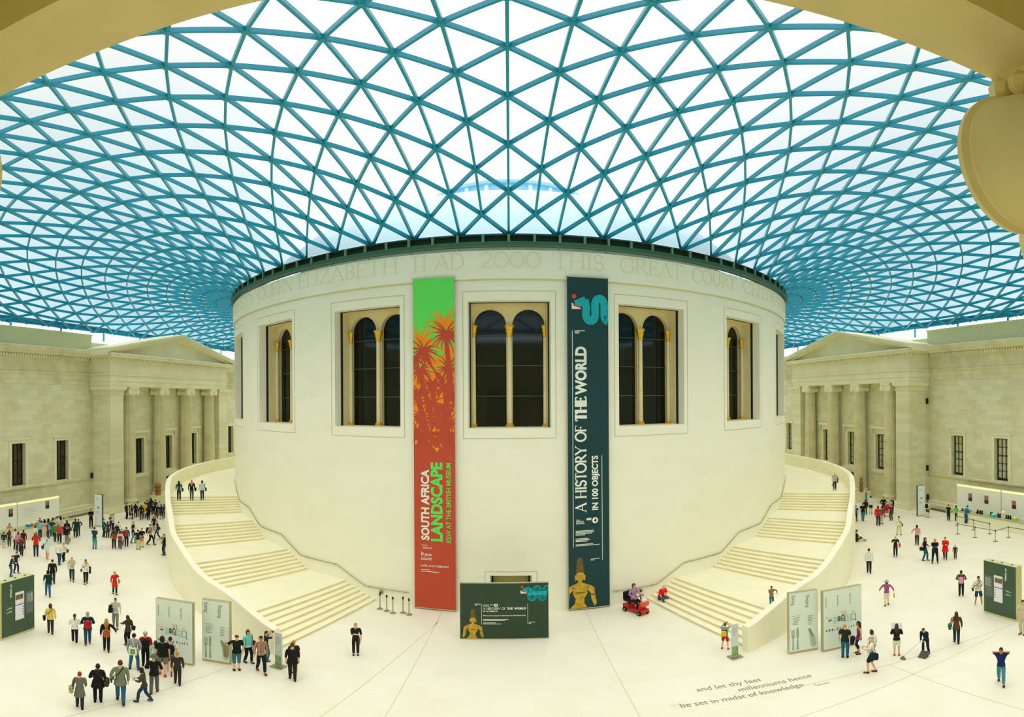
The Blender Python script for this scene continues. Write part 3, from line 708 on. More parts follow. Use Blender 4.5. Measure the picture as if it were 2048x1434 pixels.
        for e in (-1, 1):   # two scrolls, their rolls running from front to back
            yy = e * 0.56
            Mx = Matrix(((0, 0, -s, 0), (1, 0, 0, yy), (0, 1, 0, 11.22), (0, 0, 0, 1)))
            mb.lathe([(0.02, -0.62), (0.09, -0.62), (0.10, -0.66), (0.13, -0.66), (0.14, -0.61), (0.2, -0.61), (0.22, -0.66), (0.28, -0.66), (0.29, -0.55), (0.20, 0.0), (0.29, 0.55), (0.28, 0.66)], (0, 0, 0), 20, Mx)
        mb.box((-0.64, -0.6, 11.28), (0.64, 0.6, 11.5)); mb.box((-0.70, -0.70, 11.5), (0.70, 0.70, 11.7))
        mb.build('capital', m_stone, co, False)
    # portico windows and the door
    for q, b in enumerate(bays):
        wn = struct(empty('window_%d' % ((20 if s < 0 else 40) + q)))
        z0, z1 = 3.05, 6.62
        mb = MB()
        for (a, b2, c_, d_, e) in ((b - 1.2, b - 0.86, z0, z1 + 0.34, 0.07), (b + 0.86, b + 1.2, z0, z1 + 0.34, 0.07), (b - 0.86, b + 0.86, z1, z1 + 0.34, 0.07), (b - 1.3, b + 1.3, z1 + 0.34, z1 + 0.55, 0.10), (b - 1.55, b + 1.55, z1 + 0.55, z1 + 0.78, 0.34), (b - 1.35, b + 1.35, z0 - 0.32, z0, 0.2), (b - 1.5, b - 1.25, z1 + 0.05, z1 + 0.55, 0.22), (b + 1.25, b + 1.5, z1 + 0.05, z1 + 0.55, 0.22)):
            mb.prism([(a, c_), (b2, c_), (b2, d_), (a, d_)], H, 0.0, e)
        mb.build('surround', m_stone, wn)
        mb = MB(); mb.quad(H(b - 0.86, z0, -0.37), H(b + 0.86, z0, -0.37), H(b + 0.86, z1, -0.37), H(b - 0.86, z1, -0.37)); mb.build('pane', m_glasspale if s > 0 else mat('green_dim_glass', (62, 72, 48), 0.12, spec=0.4), wn)
        mb = MB()
        for (a, b2, c_, d_) in [(b - 0.86, b - 0.7, z0, z1), (b + 0.76, b + 0.86, z0, z1), (b - 0.86, b + 0.86, z0, z0 + 0.2), (b - 0.86, b + 0.86, z1 - 0.1, z1), (b - 0.86, b + 0.86, z0 + 2.05, z0 + 2.12)] + [(b + x - 0.025, b + x + 0.025, z0, z1) for x in (-0.24, 0.26)] + [(b - 0.8, b + 0.8, z0 + z - 0.018, z0 + z + 0.018) for z in (0.8, 1.43, 2.8)]:
            mb.prism([(a, c_), (b2, c_), (b2, d_), (a, d_)], H, -0.35, -0.29)
        mb.build('sash', m_dark, wn)
    dn = struct(empty('door_%d' % (2 if s < 0 else 3)))
    mb = MB(); mb.quad(H(-0.95, 0, -0.45), H(0.95, 0, -0.45), H(0.95, 2.25, -0.45), H(-0.95, 2.25, -0.45))
    mb.build('door_leaf', mat('brown_door_wood', (96, 48, 8), 0.5, noise=0.25, scale=4), dn)
    mb = MB()
    for (a, b2, c_, d_, e) in ((-1.35, -0.95, 0, 2.6, 0.12), (0.95, 1.35, 0, 2.6, 0.12), (-0.95, 0.95, 2.25, 2.6, 0.12), (-1.6, 1.6, 2.6, 2.82, 0.38)):
        mb.prism([(a, c_), (b2, c_), (b2, d_), (a, d_)], H, 0.0, e)
    mb.build('door_surround', m_stone, dn)
side(-1); side(1)
mb = MB(); mb.quad((-38, 46.1, 0), (38, 46.1, 0), (38, 46.1, 16.4), (-38, 46.1, 16.4)); struct(mb.build('wall_back', m_wally))

# ------------------------------------------------------------------ south front: the portico the view is taken from
mb = MB()
mb.quad((-38, -53.2, 0), (38, -53.2, 0), (38, -53.2, 16.4), (-38, -53.2, 16.4))
ws = struct(mb.build('wall_front', m_wally))
mb = MB()   # architrave over the columns with its stepped inner side
for y0, y1, z0, z1 in ((-48.58, -48.25, 11.82, 14.9), (-49.3, -48.58, 12.14, 14.9), (-53.0, -49.3, 12.6, 12.9)):
    mb.box((-9.5, y0, z0), (9.5, y1, z1))
struct(mb.build('trim_architrave', m_warm))
def near_capital(n, xc):
    zc, K = 11.42, 0.305 / 0.29
    co = struct(empty('trim_capital_%d' % n, (xc, -48.62, 0)))
    mb = MB(); mb.lathe([(0.52, 0.0), (0.52, 9.0), (0.50, 10.8), (0.52, 10.95)], (0, 0, 0), 48); mb.build('shaft', m_warm, co, True)
    mb = MB()
    mb.lathe([(0.52, 10.93), (0.56, 11.0), (0.60, 11.15), (0.54, 11.3)], (0, 0, 0), 32)
    for e in (-1, 1):
        Mx = Matrix(((K, 0, 0, e * 0.56), (0, 0, -1, 0), (0, K, 0, zc), (0, 0, 0, 1)))
        mb.lathe([(0.05, 0.31), (0.20, 0.31), (0.222, 0.345), (0.242, 0.31), (0.262, 0.35), (0.285, 0.345), (0.29, 0.32), (0.275, 0.295), (0.278, 0.285), (0.262, 0.235), (0.265, 0.22), (0.205, 0.0), (0.265, -0.22), (0.262, -0.235), (0.278, -0.285), (0.275, -0.295), (0.29, -0.32), (0.285, -0.345), (0.262, -0.35), (0.242, -0.31), (0.222, -0.345), (0.20, -0.31), (0.05, -0.31)], (0, 0, 0), 48, Mx)
    mb.box((-0.56, -0.33, 11.34), (0.56, 0.33, 11.60))
    mb.build('volutes', m_warm, co, True)
    mb = MB(); mb.box((-0.66, -0.36, 11.76), (0.66, 0.36, 11.82)); mb.box((-0.6, -0.32, 11.7), (0.6, 0.32, 11.77))
    for k in range(15):     # leaf carving under the slab
        for e in (-1, 1):
            x = -0.62 + k * 0.0886
            mb.lathe([(0.012, -0.08), (0.05, -0.03), (0.055, 0.02), (0.03, 0.06)], (x, e * 0.34, 11.75), 8)
    for k in range(8):
        for e in (-1, 1): mb.lathe([(0.012, -0.08), (0.05, -0.03), (0.055, 0.02), (0.03, 0.06)], (e * 0.63, -0.32 + k * 0.092, 11.75), 8)
    mb.build('abacus', m_warm, co)
near_capital(1, 2.31); near_capital(2, -2.63)
# ================================================================== OBJECTS
# ------------------------------------------------------------------ lettering
_fonts = {}
def text_poly(txt, bold=0.0):
    "triangulated outline of a line of sans lettering, cap height about 0.7, starting at x = 0"
    key = (txt, bold)
    if key in _fonts: return _fonts[key]
    cu = bpy.data.curves.new('lettering', 'FONT'); cu.body = txt; cu.size = 1.0; cu.offset = bold; cu.resolution_u = 3
    o = bpy.data.objects.new('lettering', cu); C.objects.link(o)
    dg = bpy.context.evaluated_depsgraph_get(); dg.update()
    me = bpy.data.meshes.new_from_object(o.evaluated_get(dg))
    vs = [(v.co.x, v.co.y) for v in me.vertices]; fs = [tuple(p.vertices) for p in me.polygons]
    bpy.data.objects.remove(o); bpy.data.curves.remove(cu); bpy.data.meshes.remove(me)
    x1 = max([v[0] for v in vs] + [0.01])
    _fonts[key] = (vs, fs, x1); return _fonts[key]
def put_text(mb, txt, f, d, cap, length=None, bold=0.0, at=(0, 0), up=False, down=False):
    "letters of height cap; length stretches the line; up = reads upwards, down = reads downwards; f(u, v, d)"
    vs, fs, x1 = text_poly(txt, bold)
    ky = cap / 0.69; kx = length / x1 if length else ky
    P = []
    for x, y in vs:
        x, y = x * kx, y * ky
        if up: u, v = at[0] - y + cap, at[1] + x
        elif down: u, v = at[0] + y, at[1] - x
        else: u, v = at[0] + x, at[1] + y
        P.append(f(u, v, d))
    mb.add(P, fs)
def text_lines(mb, f, d, at, widths, h, gap):
    "small print too fine to read: thin bars of the length of its lines"
    u, v = at
    for wd_ in widths:
        mb.quad(f(u, v - h, d), f(u + wd_, v - h, d), f(u + wd_, v, d), f(u, v, d)); v -= h + gap
m_txt_white = mat('print_white', (238, 240, 226), 0.6)
m_txt_grey = mat('print_grey', (92, 112, 100), 0.6)

# ------------------------------------------------------------------ stairs round the drum
FLIGHTS = [(17.3, 21.8), (28.85, 33.35), (40.15, 44.98), (51.6, 56.4)]
RISE = 0.125
def stair_z(a):
    z = 0.0
    for a0, a1 in FLIGHTS:
        if a >= a1: z += RISE * 7
        elif a > a0: z += RISE * 7 * (a - a0) / (a1 - a0)
    return z
def lerp_table(tab, a):
    for (x0, y0), (x1, y1) in zip(tab[:-1], tab[1:]):
        if a <= x1: return y0 + (y1 - y0) * max(0.0, (a - x0) / (x1 - x0))
    return tab[-1][1]
ROUT = [(15.8, 30.75), (21.8, 30.15), (32.5, 29.4), (37, 28.98), (44, 28.25), (50, 27.9), (57, 27.75), (90, 27.7), (125, 27.7)]
def r_out(a): return (lerp_table(ROUT, a - 1.5) + lerp_table(ROUT, a) + lerp_table(ROUT, a + 1.5)) / 3
def top_z(a): return sum(stair_z(a + (k - 4) * 0.8) for k in range(9)) / 9 + 1.03
def staircase(s):
    side_ = 'left' if s < 0 else 'right'
    st_ = thing('staircase', 'wide pale stone staircase curving up the %s side of the round drum' % side_, 'staircase')
    def Q(r, a, z): return pol(r, s * a, z)
    noses = []
    for a0, a1 in FLIGHTS: noses += [a0 + (a1 - a0) * k / 6 for k in range(7)]
    mb = MB(); z = 0.0
    A = noses + [125.0]
    for k, a in enumerate(noses):
        z1 = z + RISE; nz_ = A[k + 1]
        ri = R_DRUM - 0.02; ro = r_out(a) - 0.3
        nos = 0.12
        mb.quad(Q(ri, a, z), Q(ro, a, z), Q(ro, a, z1 - 0.05), Q(ri, a, z1 - 0.05))               # riser
        mb.quad(Q(ri, a, z1 - 0.05), Q(ro, a, z1 - 0.05), Q(ro, a - nos, z1 - 0.045), Q(ri, a - nos, z1 - 0.045))
        mb.quad(Q(ri, a - nos, z1 - 0.045), Q(ro, a - nos, z1 - 0.045), Q(ro, a - nos, z1), Q(ri, a - nos, z1))
        n = max(1, int((nz_ - a) / 1.5)); aa = frange(a - nos, nz_, n)
        for b, c in zip(aa[:-1], aa[1:]):
            mb.quad(Q(ri, b, z1), Q(r_out(b) - 0.3, b, z1), Q(r_out(c) - 0.3, c, z1), Q(ri, c, z1))
        z = z1
    mb.build('steps', m_step, st_)
    mb = MB(); aa = frange(16.7, 125, 110)
    def sect(a):
        ro = r_out(a); zt = top_z(a); zi = max(0.0, stair_z(a) - 0.6)
        return [Q(ro, a, 0), Q(ro, a, zt - 0.03), Q(ro - 0.03, a, zt), Q(ro - 0.34, a, zt), Q(ro - 0.36, a, zt - 0.03), Q(ro - 0.36, a, zi)]
    S = [sect(a) for a in aa]
    for p, q in zip(S[:-1], S[1:]):
        for k in range(5): mb.quad(p[k], p[k + 1], q[k + 1], q[k])
    mb.add(S[0], [(0, 1, 2, 3, 4, 5)]); mb.add(S[-1], [(0, 1, 2, 3, 4, 5)])
    mb.build('parapet', m_parapet, st_, True)
    mb = MB(); pts = []
    for a in frange(12.4, 66, 70): pts.append(Q(R_DRUM + 0.07, a, (stair_z(a - 1.2) if a > 17 else 0) + 0.76))
    mb.tube(pts, 0.024, 6)
    mb.build('handrail', m_brass, st_, True)
    mb = MB()
    for a in (13, 18, 23.5, 28.9, 34.5, 40.5, 46, 52): mb.bar(Q(R_DRUM, a, (stair_z(a - 1.2) if a > 17 else 0) + 0.70), Q(R_DRUM + 0.08, a, (stair_z(a - 1.2) if a > 17 else 0) + 0.74), 0.03, 0.03)
    mb.build_each('rail_bracket', m_brass, st_)
    mb = MB()
    for a in (64, 68, 72, 76, 80, 84): mb.tube([Q(r_out(a) - 0.37, a, 3.85), Q(r_out(a) - 0.33, a, 3.85)], 0.05, 8)
    mb.build_each('step_light', m_dark, st_)
staircase(-1); staircase(1)
for s, lab in ((-1, 'small grey control box on the drum wall above the row of five posts'), (1, 'small grey control box on the drum wall beside the mobility scooter')):
    a = s * 16.2; Mx = Matrix.Rotation(rad(a), 4, 'Z') ; Mx.translation = pol(R_DRUM, a, 0.56)
    t = thing('control_box', lab, 'box'); mb = MB(); mb.box((-0.10, -0.09, -0.08), (0.10, 0.0, 0.08), Mx); mb.build('case', m_brass, t)
    mb = MB(); mb.box((-0.05, -0.10, -0.04), (0.05, -0.09, 0.04), Mx); mb.build('key_plate', m_dark, t)

# ------------------------------------------------------------------ hanging banners
def on_drum(u, v, R=22.9):
    r = _ray(u, v); A_ = r.x ** 2 + r.y ** 2; B_ = 2 * CAM_Y * r.y; C_ = CAM_Y ** 2 - R * R
    t = (-B_ - math.sqrt(max(B_ * B_ - 4 * A_ * C_, 0))) / (2 * A_)
    return math.degrees(math.atan2(t * r.x, -(CAM_Y + t * r.y))), CAM_Z + t * r.z
def drum_f(a0):
    return lambda u, v, d: pol(R_DRUM + 0.2 + d, a0 + math.degrees(u / (R_DRUM + 0.2)), v)
def strip_sheet(mb, f, u0, u1, v0, v1, d, nu=8):
    for a, b in zip(frange(u0, u1, nu)[:-1], frange(u0, u1, nu)[1:]): mb.quad(f(a, v0, d), f(b, v0, d), f(b, v1, d), f(a, v1, d))
def banner_base(name_label, a0, width, z0, z1, m):
    b = thing('banner', name_label, 'banner'); f = drum_f(a0)
    mb = MB()
    strip_sheet(mb, f, 0, width, z0, z1, 0.0); strip_sheet(mb, f, 0, width, z0, z1, -0.012)
    for u in (0, width): mb.quad(f(u, z0, 0), f(u, z1, 0), f(u, z1, -0.012), f(u, z0, -0.012))
    mb.build('cloth', m, b)
    mb = MB()
    for z in (z0 - 0.03, z1): mb.tube([f(u, z, -0.02) for u in frange(-0.03, width + 0.03, 8)], 0.03, 6)
    mb.build_each('pole', m_brass, b)
    mb = MB()
    for u in (0.05, width - 0.05): mb.bar(f(u, z1 + 0.01, -0.02), f(u, z1 + 0.01, -0.2), 0.04, 0.04); mb.bar(f(u, 0.0, -0.02), f(u, z0, -0.02), 0.03, 0.03, Vector((1, 0, 0)))
    mb.build_each('fixing', m_brass, b)
    return b, f
WB = rad(5.08) * (R_DRUM + 0.2)
bl, fl = banner_base('tall red and green banner with spiky aloe plants reading SOUTH AFRICA LANDSCAPE', -11.52, WB, 0.10, 16.22, mat('banner_red', (196, 78, 52), 0.8))
rnd = random.Random(11)
mb = MB(); strip_sheet(mb, fl, 0, WB, 10.4, 16.22, 0.004); mb.build('green_field', mat('banner_green', (100, 228, 96), 0.8), bl)
def clipw(mb, poly, f, d, z0=7.6, z1=16.2):
    poly = [(min(max(u, 0.0), WB), min(max(v, z0), z1)) for u, v in poly]
    cu = sum(p[0] for p in poly) / len(poly); mb.add([f(u, v, d) for u, v in poly], [tuple(range(len(poly)))])
def leaf(mb, f, d, c, ang, L, wd_, curl):
    n = 5; ctr = []
    for k in range(n + 1):
        t = k / n; a = ang + curl * t * t; ctr.append((c[0] + L * t * math.cos(ang + curl * t * 0.6), c[1] + L * t * math.sin(ang + curl * t * 0.6), a, wd_ * (1 - t) ** 0.75))
    for p, q in zip(ctr[:-1], ctr[1:]):
        poly = []
        for (x, y, a, w2), sgn in ((p, 1), (q, 1), (q, -1), (p, -1)): poly.append((x - math.sin(a) * w2 / 2 * sgn, y + math.cos(a) * w2 / 2 * sgn))
        clipw(mb, poly, f, d)
def rosette(mb, f, d, c, L, n, wd_, a0=0.0, a1=360.0):
    for k in range(n):
        a = rad(a0 + (a1 - a0) * k / max(1, n - 1) + rnd.uniform(-7, 7)); curl = (-0.9 if math.cos(a) > 0 else 0.9) * rnd.uniform(0.5, 1.2)
        leaf(mb, f, d, c, a, L * rnd.uniform(0.75, 1.1), wd_, curl)
    m = 14; clipw(mb, [(c[0] + wd_ * 1.4 * math.cos(2 * PI * k / m), c[1] + wd_ * 1.4 * math.sin(2 * PI * k / m)) for k in range(m)], f, d)
mb = MB()
for c, L, n in (((1.55, 14.0), 1.15, 22), ((0.45, 13.2), 1.0, 22), ((1.75, 12.55), 1.0, 18), ((0.95, 12.2), 0.95, 16), ((0.3, 11.6), 1.0, 18), ((1.5, 11.3), 1.0, 18)): rosette(mb, fl, 0.008, c, L, n, 0.13)
strip_sheet(mb, fl, 0, WB, 8.9, 11.6, 0.0065)
for q in range(34):     # orange ground showing between the branches
    u, v = rnd.uniform(0.05, WB - 0.05), rnd.uniform(7.9, 12.2); L = rnd.uniform(0.25, 0.6); a = rnd.uniform(2.2, 2.9)
    leaf(mb, fl, 0.008, (u, v), a, L, rnd.uniform(0.16, 0.34), 0.3)
mb.build('orange_aloes', mat('banner_orange', (250, 148, 36), 0.8), bl)
mb = MB()
for c, L, n in (((1.62, 13.45), 0.95, 20), ((0.5, 12.7), 0.95, 20), ((1.72, 11.85), 0.75, 18), ((0.35, 11.75), 0.75, 18), ((0.95, 11.1), 0.75, 18), ((1.6, 10.95), 0.8, 18), ((0.25, 10.7), 0.75, 18), ((0.85, 10.2), 0.85, 18), ((1.5, 10.0), 0.7, 16), ((0.35, 9.6), 0.6, 14), ((1.0, 9.4), 0.7, 16), ((1.75, 9.3), 0.7, 16), ((0.15, 8.9), 0.7, 16), ((0.8, 8.7), 0.7, 16), ((1.45, 8.6), 0.6, 14), ((1.95, 10.5), 0.6, 14), ((0.05, 12.3), 0.6, 14)): rosette(mb, fl, 0.012, c, L, n, 0.12)
for p, q, w2 in (((0.5, 12.6), (1.5, 11.2), 0.16), ((1.62, 13.4), (1.9, 10.5), 0.2), ((0.3, 11.7), (0.9, 9.6), 0.2), ((0.9, 11.0), (1.3, 9.0), 0.2), ((1.7, 11.0), (1.5, 8.6), 0.26), ((0.2, 10.6), (0.7, 8.6), 0.24), ((0.1, 9.6), (1.2, 8.2), 0.2), ((1.98, 10.2), (1.1, 8.2), 0.2), ((0.0, 9.0), (1.0, 7.9), 0.2)):
    dx, dy = q[0] - p[0], q[1] - p[1]; L = math.hypot(dx, dy); nx, ny = -dy / L * w2 / 2, dx / L * w2 / 2
    clipw(mb, [(p[0] + nx, p[1] + ny), (q[0] + nx * 1.5, q[1] + ny * 1.5), (q[0] - nx * 1.5, q[1] - ny * 1.5), (p[0] - nx, p[1] - ny)], fl, 0.0125)
mb.build('red_aloes', mat('banner_red'), bl) if False else mb.build('red_aloes', MATS['banner_red'], bl)
def bz(v, u=870): return on_drum(u, v)[1]
def bu(u, a0, v): return rad(on_drum(u, v)[0] - a0) * (R_DRUM + 0.2)
mb = MB()
put_text(mb, 'SOUTH AFRICA', fl, 0.01, 0.37, bz(940) - bz(1082), 0.035, (bu(842, -11.52, 1000), bz(1082)), up=True)
put_text(mb, 'UNTIL 10 OCTOBER 2010', fl, 0.01, 0.085, 1.36, 0.02, (bu(841, -11.52, 1133), bz(1135)))
put_text(mb, 'Kew', fl, 0.01, 0.20, 0.56, 0.0, (bu(841, -11.52, 1112), bz(1114)))
put_text(mb, 'BARCLAYS', fl, 0.01, 0.075, 0.46, 0.02, (bu(845, -11.52, 1098), bz(1099)))
text_lines(mb, fl, 0.01, (bu(841, -11.52, 1118), bz(1117.5)), (0.55, 0.55), 0.03, 0.04)
text_lines(mb, fl, 0.01, (bu(841, -11.52, 1141), bz(1141)), (0.46, 0.9), 0.03, 0.06)
text_lines(mb, fl, 0.01, (bu(842, -11.52, 1093), bz(1092)), (0.3,), 0.025, 0.03)
mb.build('white_lettering', m_txt_white, bl)
mb = MB()
put_text(mb, 'LANDSCAPE', fl, 0.01, 0.52, bz(925) - bz(1084), 0.04, (bu(862, -11.52, 1000), bz(1084)), up=True)
put_text(mb, 'KEW AT THE BRITISH MUSEUM', fl, 0.01, 0.22, bz(926) - bz(1085), 0.015, (bu(892, -11.52, 1000), bz(1085)), up=True)
mb.build('green_lettering', MATS['banner_green'], bl)

br_, fr_ = banner_base('tall dark navy banner reading A HISTORY OF THE WORLD in white', 6.81, WB, 0.10, 16.22, mat('banner_navy', (20, 62, 64), 0.7))
def rz_(v): return bz(v, 1175)
def ru(u, v): return bu(u, 6.81, v)
mb = MB()
serif_text(mb, 'A HISTORY OF', lambda u, v, d: fr_(ru(1152, 950) + 0.50 - v, rz_(1024) + u, d), rz_(851) - rz_(1024), 0.50, 0.085, 0.006, 0.010)
serif_text(mb, 'THE', lambda u, v, d: fr_(ru(1152, 820) + 0.50 - v, rz_(842) + u, d), rz_(793) - rz_(842), 0.50, 0.15, 0.006, 0.010)
put_text(mb, 'WORLD', fr_, 0.01, 0.50, rz_(693) - rz_(788), 0.045, (ru(1152, 740), rz_(788)), up=True)
put_text(mb, 'IN 100 OBJECTS', fr_, 0.01, 0.28, rz_(912) - rz_(1022), 0.035, (ru(1185, 960), rz_(1022)), up=True)
for u, v0, v1 in ((1144.5, 661, 1094), (1204, 912, 1123)): mb.quad(fr_(ru(u, v0), rz_(v1), 0.01), fr_(ru(u, v0) + 0.025, rz_(v1), 0.01), fr_(ru(u, v0) + 0.025, rz_(v0), 0.01), fr_(ru(u, v0), rz_(v0), 0.01))
put_text(mb, 'THE', fr_, 0.01, 0.06, None, 0.02, (ru(1153, 1041), rz_(1041)))
put_text(mb, 'BRITISH', fr_, 0.01, 0.07, None, 0.02, (ru(1153, 1044), rz_(1044.5)))
put_text(mb, 'MUSEUM', fr_, 0.01, 0.07, None, 0.02, (ru(1153, 1048), rz_(1048)))
for k in range(3): mb.quad(*[fr_(ru(1174, 1041) + k * 0.08 + x, rz_(1041) + y, 0.01) for x, y in ((0, 0), (0.07, 0), (0.07, 0.11), (0, 0.11))])
cc = (ru(1191, 1042), rz_(1042)); mb.add([fr_(cc[0] + 0.15 * math.cos(2 * PI * k / 20), cc[1] + 0.15 * math.sin(2 * PI * k / 20), 0.01) for k in range(20)], [tuple(range(20))])
text_lines(mb, fr_, 0.01, (ru(1152, 1062), rz_(1061)), (0.88, 0.9, 0.8, 0.45), 0.035, 0.03)
text_lines(mb, fr_, 0.01, (ru(1152, 1077), rz_(1076.5)), (0.6, 0.7, 0.58), 0.035, 0.03)
text_lines(mb, fr_, 0.01, (ru(1152, 1089), rz_(1088)), (0.85, 1.17), 0.03, 0.03)
text_lines(mb, fr_, 0.01, (ru(1150, 662), rz_(661)), (0.5, 0.25, 0.2), 0.03, 0.025)
text_lines(mb, fr_, 0.01, (ru(1182, 1120), rz_(1119)), (0.45, 0.2), 0.025, 0.03)
mb.build('white_lettering', m_txt_white, br_)
mb = MB(); put_text(mb, '4', fr_, 0.014, 0.17, None, 0.04, (cc[0] - 0.06, cc[1] - 0.085)); mb.build('numeral', MATS['banner_navy'], br_)
m_turq = mat('print_turquoise', (10, 176, 186), 0.6, noise=0.3, scale=14); m_print_red = mat('print_red', (226, 70, 40), 0.6)
m_gold_print = mat('print_gold', (206, 164, 44), 0.6, noise=0.35, scale=5); m_gold_dark = mat('print_gold_dark', (112, 92, 36), 0.6, noise=0.3, scale=6)
def ribbon(mb, f, d, pts, w2, umax):
    "flat band along a path, cut off at the right edge"
    for p, q in zip(pts[:-1], pts[1:]):
        dx, dy = q[0] - p[0], q[1] - p[1]; L = math.hypot(dx, dy) or 1e-6; nx, ny = -dy / L * w2 / 2, dx / L * w2 / 2; ex, ey = dx / L * w2 * 0.14, dy / L * w2 * 0.14
        mb.add([f(min(a, umax), b, d) for a, b in ((p[0] + nx - ex, p[1] + ny - ey), (q[0] + nx + ex, q[1] + ny + ey), (q[0] - nx + ex, q[1] - ny + ey), (p[0] - nx - ex, p[1] - ny - ey))], [(0, 1, 2, 3)])
def wave_path(u0, u1, vc, amp, loops):
    P = []
    for k in range(64):
        t = k / 63 * loops * 2 * PI
        P.append((u0 + (u1 - u0) * k / 63 + 0.22 * amp * math.sin(2 * t), vc - amp * math.cos(t)))
    return P
def blob(mb, f, d, pts): mb.add([f(u, v, d) for u, v in pts], [tuple(range(len(pts)))])
def ell(cx, cy, rx, ry, n=20, a0=0, a1=360): return [(cx + rx * math.cos(rad(a0 + (a1 - a0) * k / (n - (1 if a1 - a0 < 360 else 0)))), cy + ry * math.sin(rad(a0 + (a1 - a0) * k / (n - (1 if a1 - a0 < 360 else 0))))) for k in range(n)]
def turquoise_band(o, f, d, u0, u1, vt, vb, umax, cs):
    "plain turquoise looping band with a red-tipped end"
    h = vt - vb; w2 = h * 0.25; mb = MB(); W_ = u1 - u0; rr = (cs[1] - cs[0]) / 2 * W_
    P = [(u0 + W_ * 0.10, vt - h * 0.34), (u0 + cs[0] * W_ - rr * 1.2, vt - h * 0.22), (u0 + cs[0] * W_ - rr * 0.9, vt - h * 0.42)]
    for q, c_ in enumerate(cs):
        cx = u0 + c_ * W_
        if q % 2 == 0: P += [(cx - rr * math.cos(rad(a)), vb + h * 0.34 - h * 0.20 * math.sin(rad(a))) for a in range(0, 181, 15)]
        else: P += [(cx - rr * math.cos(rad(a)), vt - h * 0.34 + h * 0.20 * math.sin(rad(a))) for a in range(0, 181, 15)]
    P = [(min(u, umax - 0.02), v) for u, v in P]
    ribbon(mb, f, d, P, w2, umax); mb.build('turquoise_band', m_turq, o)
    mb = MB(); blob(mb, f, d + 0.003, ell(u0 + 0.05 * (u1 - u0), vt - h * 0.10, h * 0.07, h * 0.07)); blob(mb, f, d + 0.003, [(u0 + 0.03 * (u1 - u0), vt - h * 0.34), (u0 + 0.2 * (u1 - u0), vt - h * 0.42), (u0 + 0.2 * (u1 - u0), vt - h * 0.47), (u0 + 0.03 * (u1 - u0), vt - h * 0.4)])
    mb.build('red_tip', m_print_red, o)
    mb = MB(); blob(mb, f, d + 0.002, [(u0, vt - h * 0.3), (u0 + 0.14 * (u1 - u0), vt - h * 0.44), (u0 + 0.2 * (u1 - u0), vt - h * 0.5), (u0, vt - h * 0.5)]); mb.build('white_end', m_txt_white, o)
def gold_figure(o, f, d, cx, v0, sc_, umax, umin=0.0):
    "plain gilt half figure with a tall cap, printed"
    def c(pts): return [(min(max(cx + x * sc_, umin), umax), v0 + y * sc_) for x, y in pts]
    mb = MB()
    blob(mb, f, d, c([(-0.5, 0), (0.36, 0), (0.2, 0.25), (0.2, 0.5), (0.36, 0.78), (0.3, 1.05), (-0.3, 1.05), (-0.36, 0.78), (-0.22, 0.5), (-0.26, 0.25)]))
    blob(mb, f, d, c([(-0.3, 1.05), (0.3, 1.05), (0.52, 1.16), (0.1, 1.34), (0.08, 1.46), (-0.08, 1.46), (-0.1, 1.34), (-0.52, 1.16)]))
    for e in (-1, 1):
        blob(mb, f, d, c([(e * 0.3, 1.0), (e * 0.52, 1.16), (e * 0.70, 1.02), (e * 0.74, 0.6), (e * 0.82, 0.2), (e * 0.70, 0.05), (e * 0.56, 0.4), (e * 0.5, 0.8)]))
    blob(mb, f, d + 0.002, c(ell(0, 1.68, 0.2, 0.27)))
    for e in (-1, 1): blob(mb, f, d + 0.001, c([(e * 0.19, 1.75), (e * 0.26, 1.72), (e * 0.24, 1.42), (e * 0.17, 1.5)]))
    mb.build('gilt_figure', m_gold_print, o)
    mb = MB()
    blob(mb, f, d + 0.003, c([(-0.2, 1.86), (0.2, 1.86), (0.14, 2.5), (0.08, 2.62), (-0.08, 2.62), (-0.14, 2.5)]))
    for e in (-1, 1): blob(mb, f, d + 0.004, c(ell(e * 0.07, 1.72, 0.04, 0.012, 10)))
    blob(mb, f, d + 0.004, c(ell(0, 1.54, 0.05, 0.014, 10))); blob(mb, f, d + 0.003, c([(-0.3, 0.84), (0.3, 0.84), (0.2, 0.78), (-0.2, 0.78)])); blob(mb, f, d + 0.003, c([(0.5, 0.74), (0.78, 0.7), (0.78, 0.62), (0.5, 0.66)]))
    mb.build('figure_dark_print', m_gold_dark, o)  # darker gold print: cap, eyes, mouth and bands
turquoise_band(br_, fr_, 0.006, ru(1144, 620), ru(1236, 620), rz_(587), rz_(650), WB - 0.01, (0.40, 0.60, 0.80))
gold_figure(br_, fr_, 0.006, ru(1161, 1160), 0.12, 1.0, WB - 0.01, 0.01)

# ------------------------------------------------------------------ standing boards
def board(name, label, cat, p0, p1, h, thick, m_face, m_edge, z0=0.06, m_plinth=None, parts=None):
    "upright board whose face runs from floor point p0 to p1 (left to right as one looks at it)"
    p0, p1 = Vector((p0[0], p0[1], 0)), Vector((p1[0], p1[1], 0)); r = (p1 - p0); L = r.length; r /= L
    n = Vector((r.y, -r.x, 0))                      # out of the face
    o = thing(name, label, cat, tuple((p0 + p1) / 2)); base = (p0 + p1) / 2
    def f(u, v, d): return p0 + r * u + n * d + Vector((0, 0, v)) - base
    def bx(mb, u0, u1, v0, v1, d0, d1): mb.prism([(u0, v0), (u1, v0), (u1, v1), (u0, v1)], f, d0, d1)
    mb = MB(); bx(mb, 0, L, z0, h, -thick, -0.012); mb.build('case', m_edge, o)
    mb = MB(); bx(mb, 0.02, L - 0.02, z0 + 0.03, h - 0.02, -0.012, 0.0); mb.build('face', m_face, o)
    mb = MB(); bx(mb, 0.0, L, 0, z0, -thick + 0.02, -0.02); mb.build('foot', m_plinth or m_edge, o)
    return o, f, L
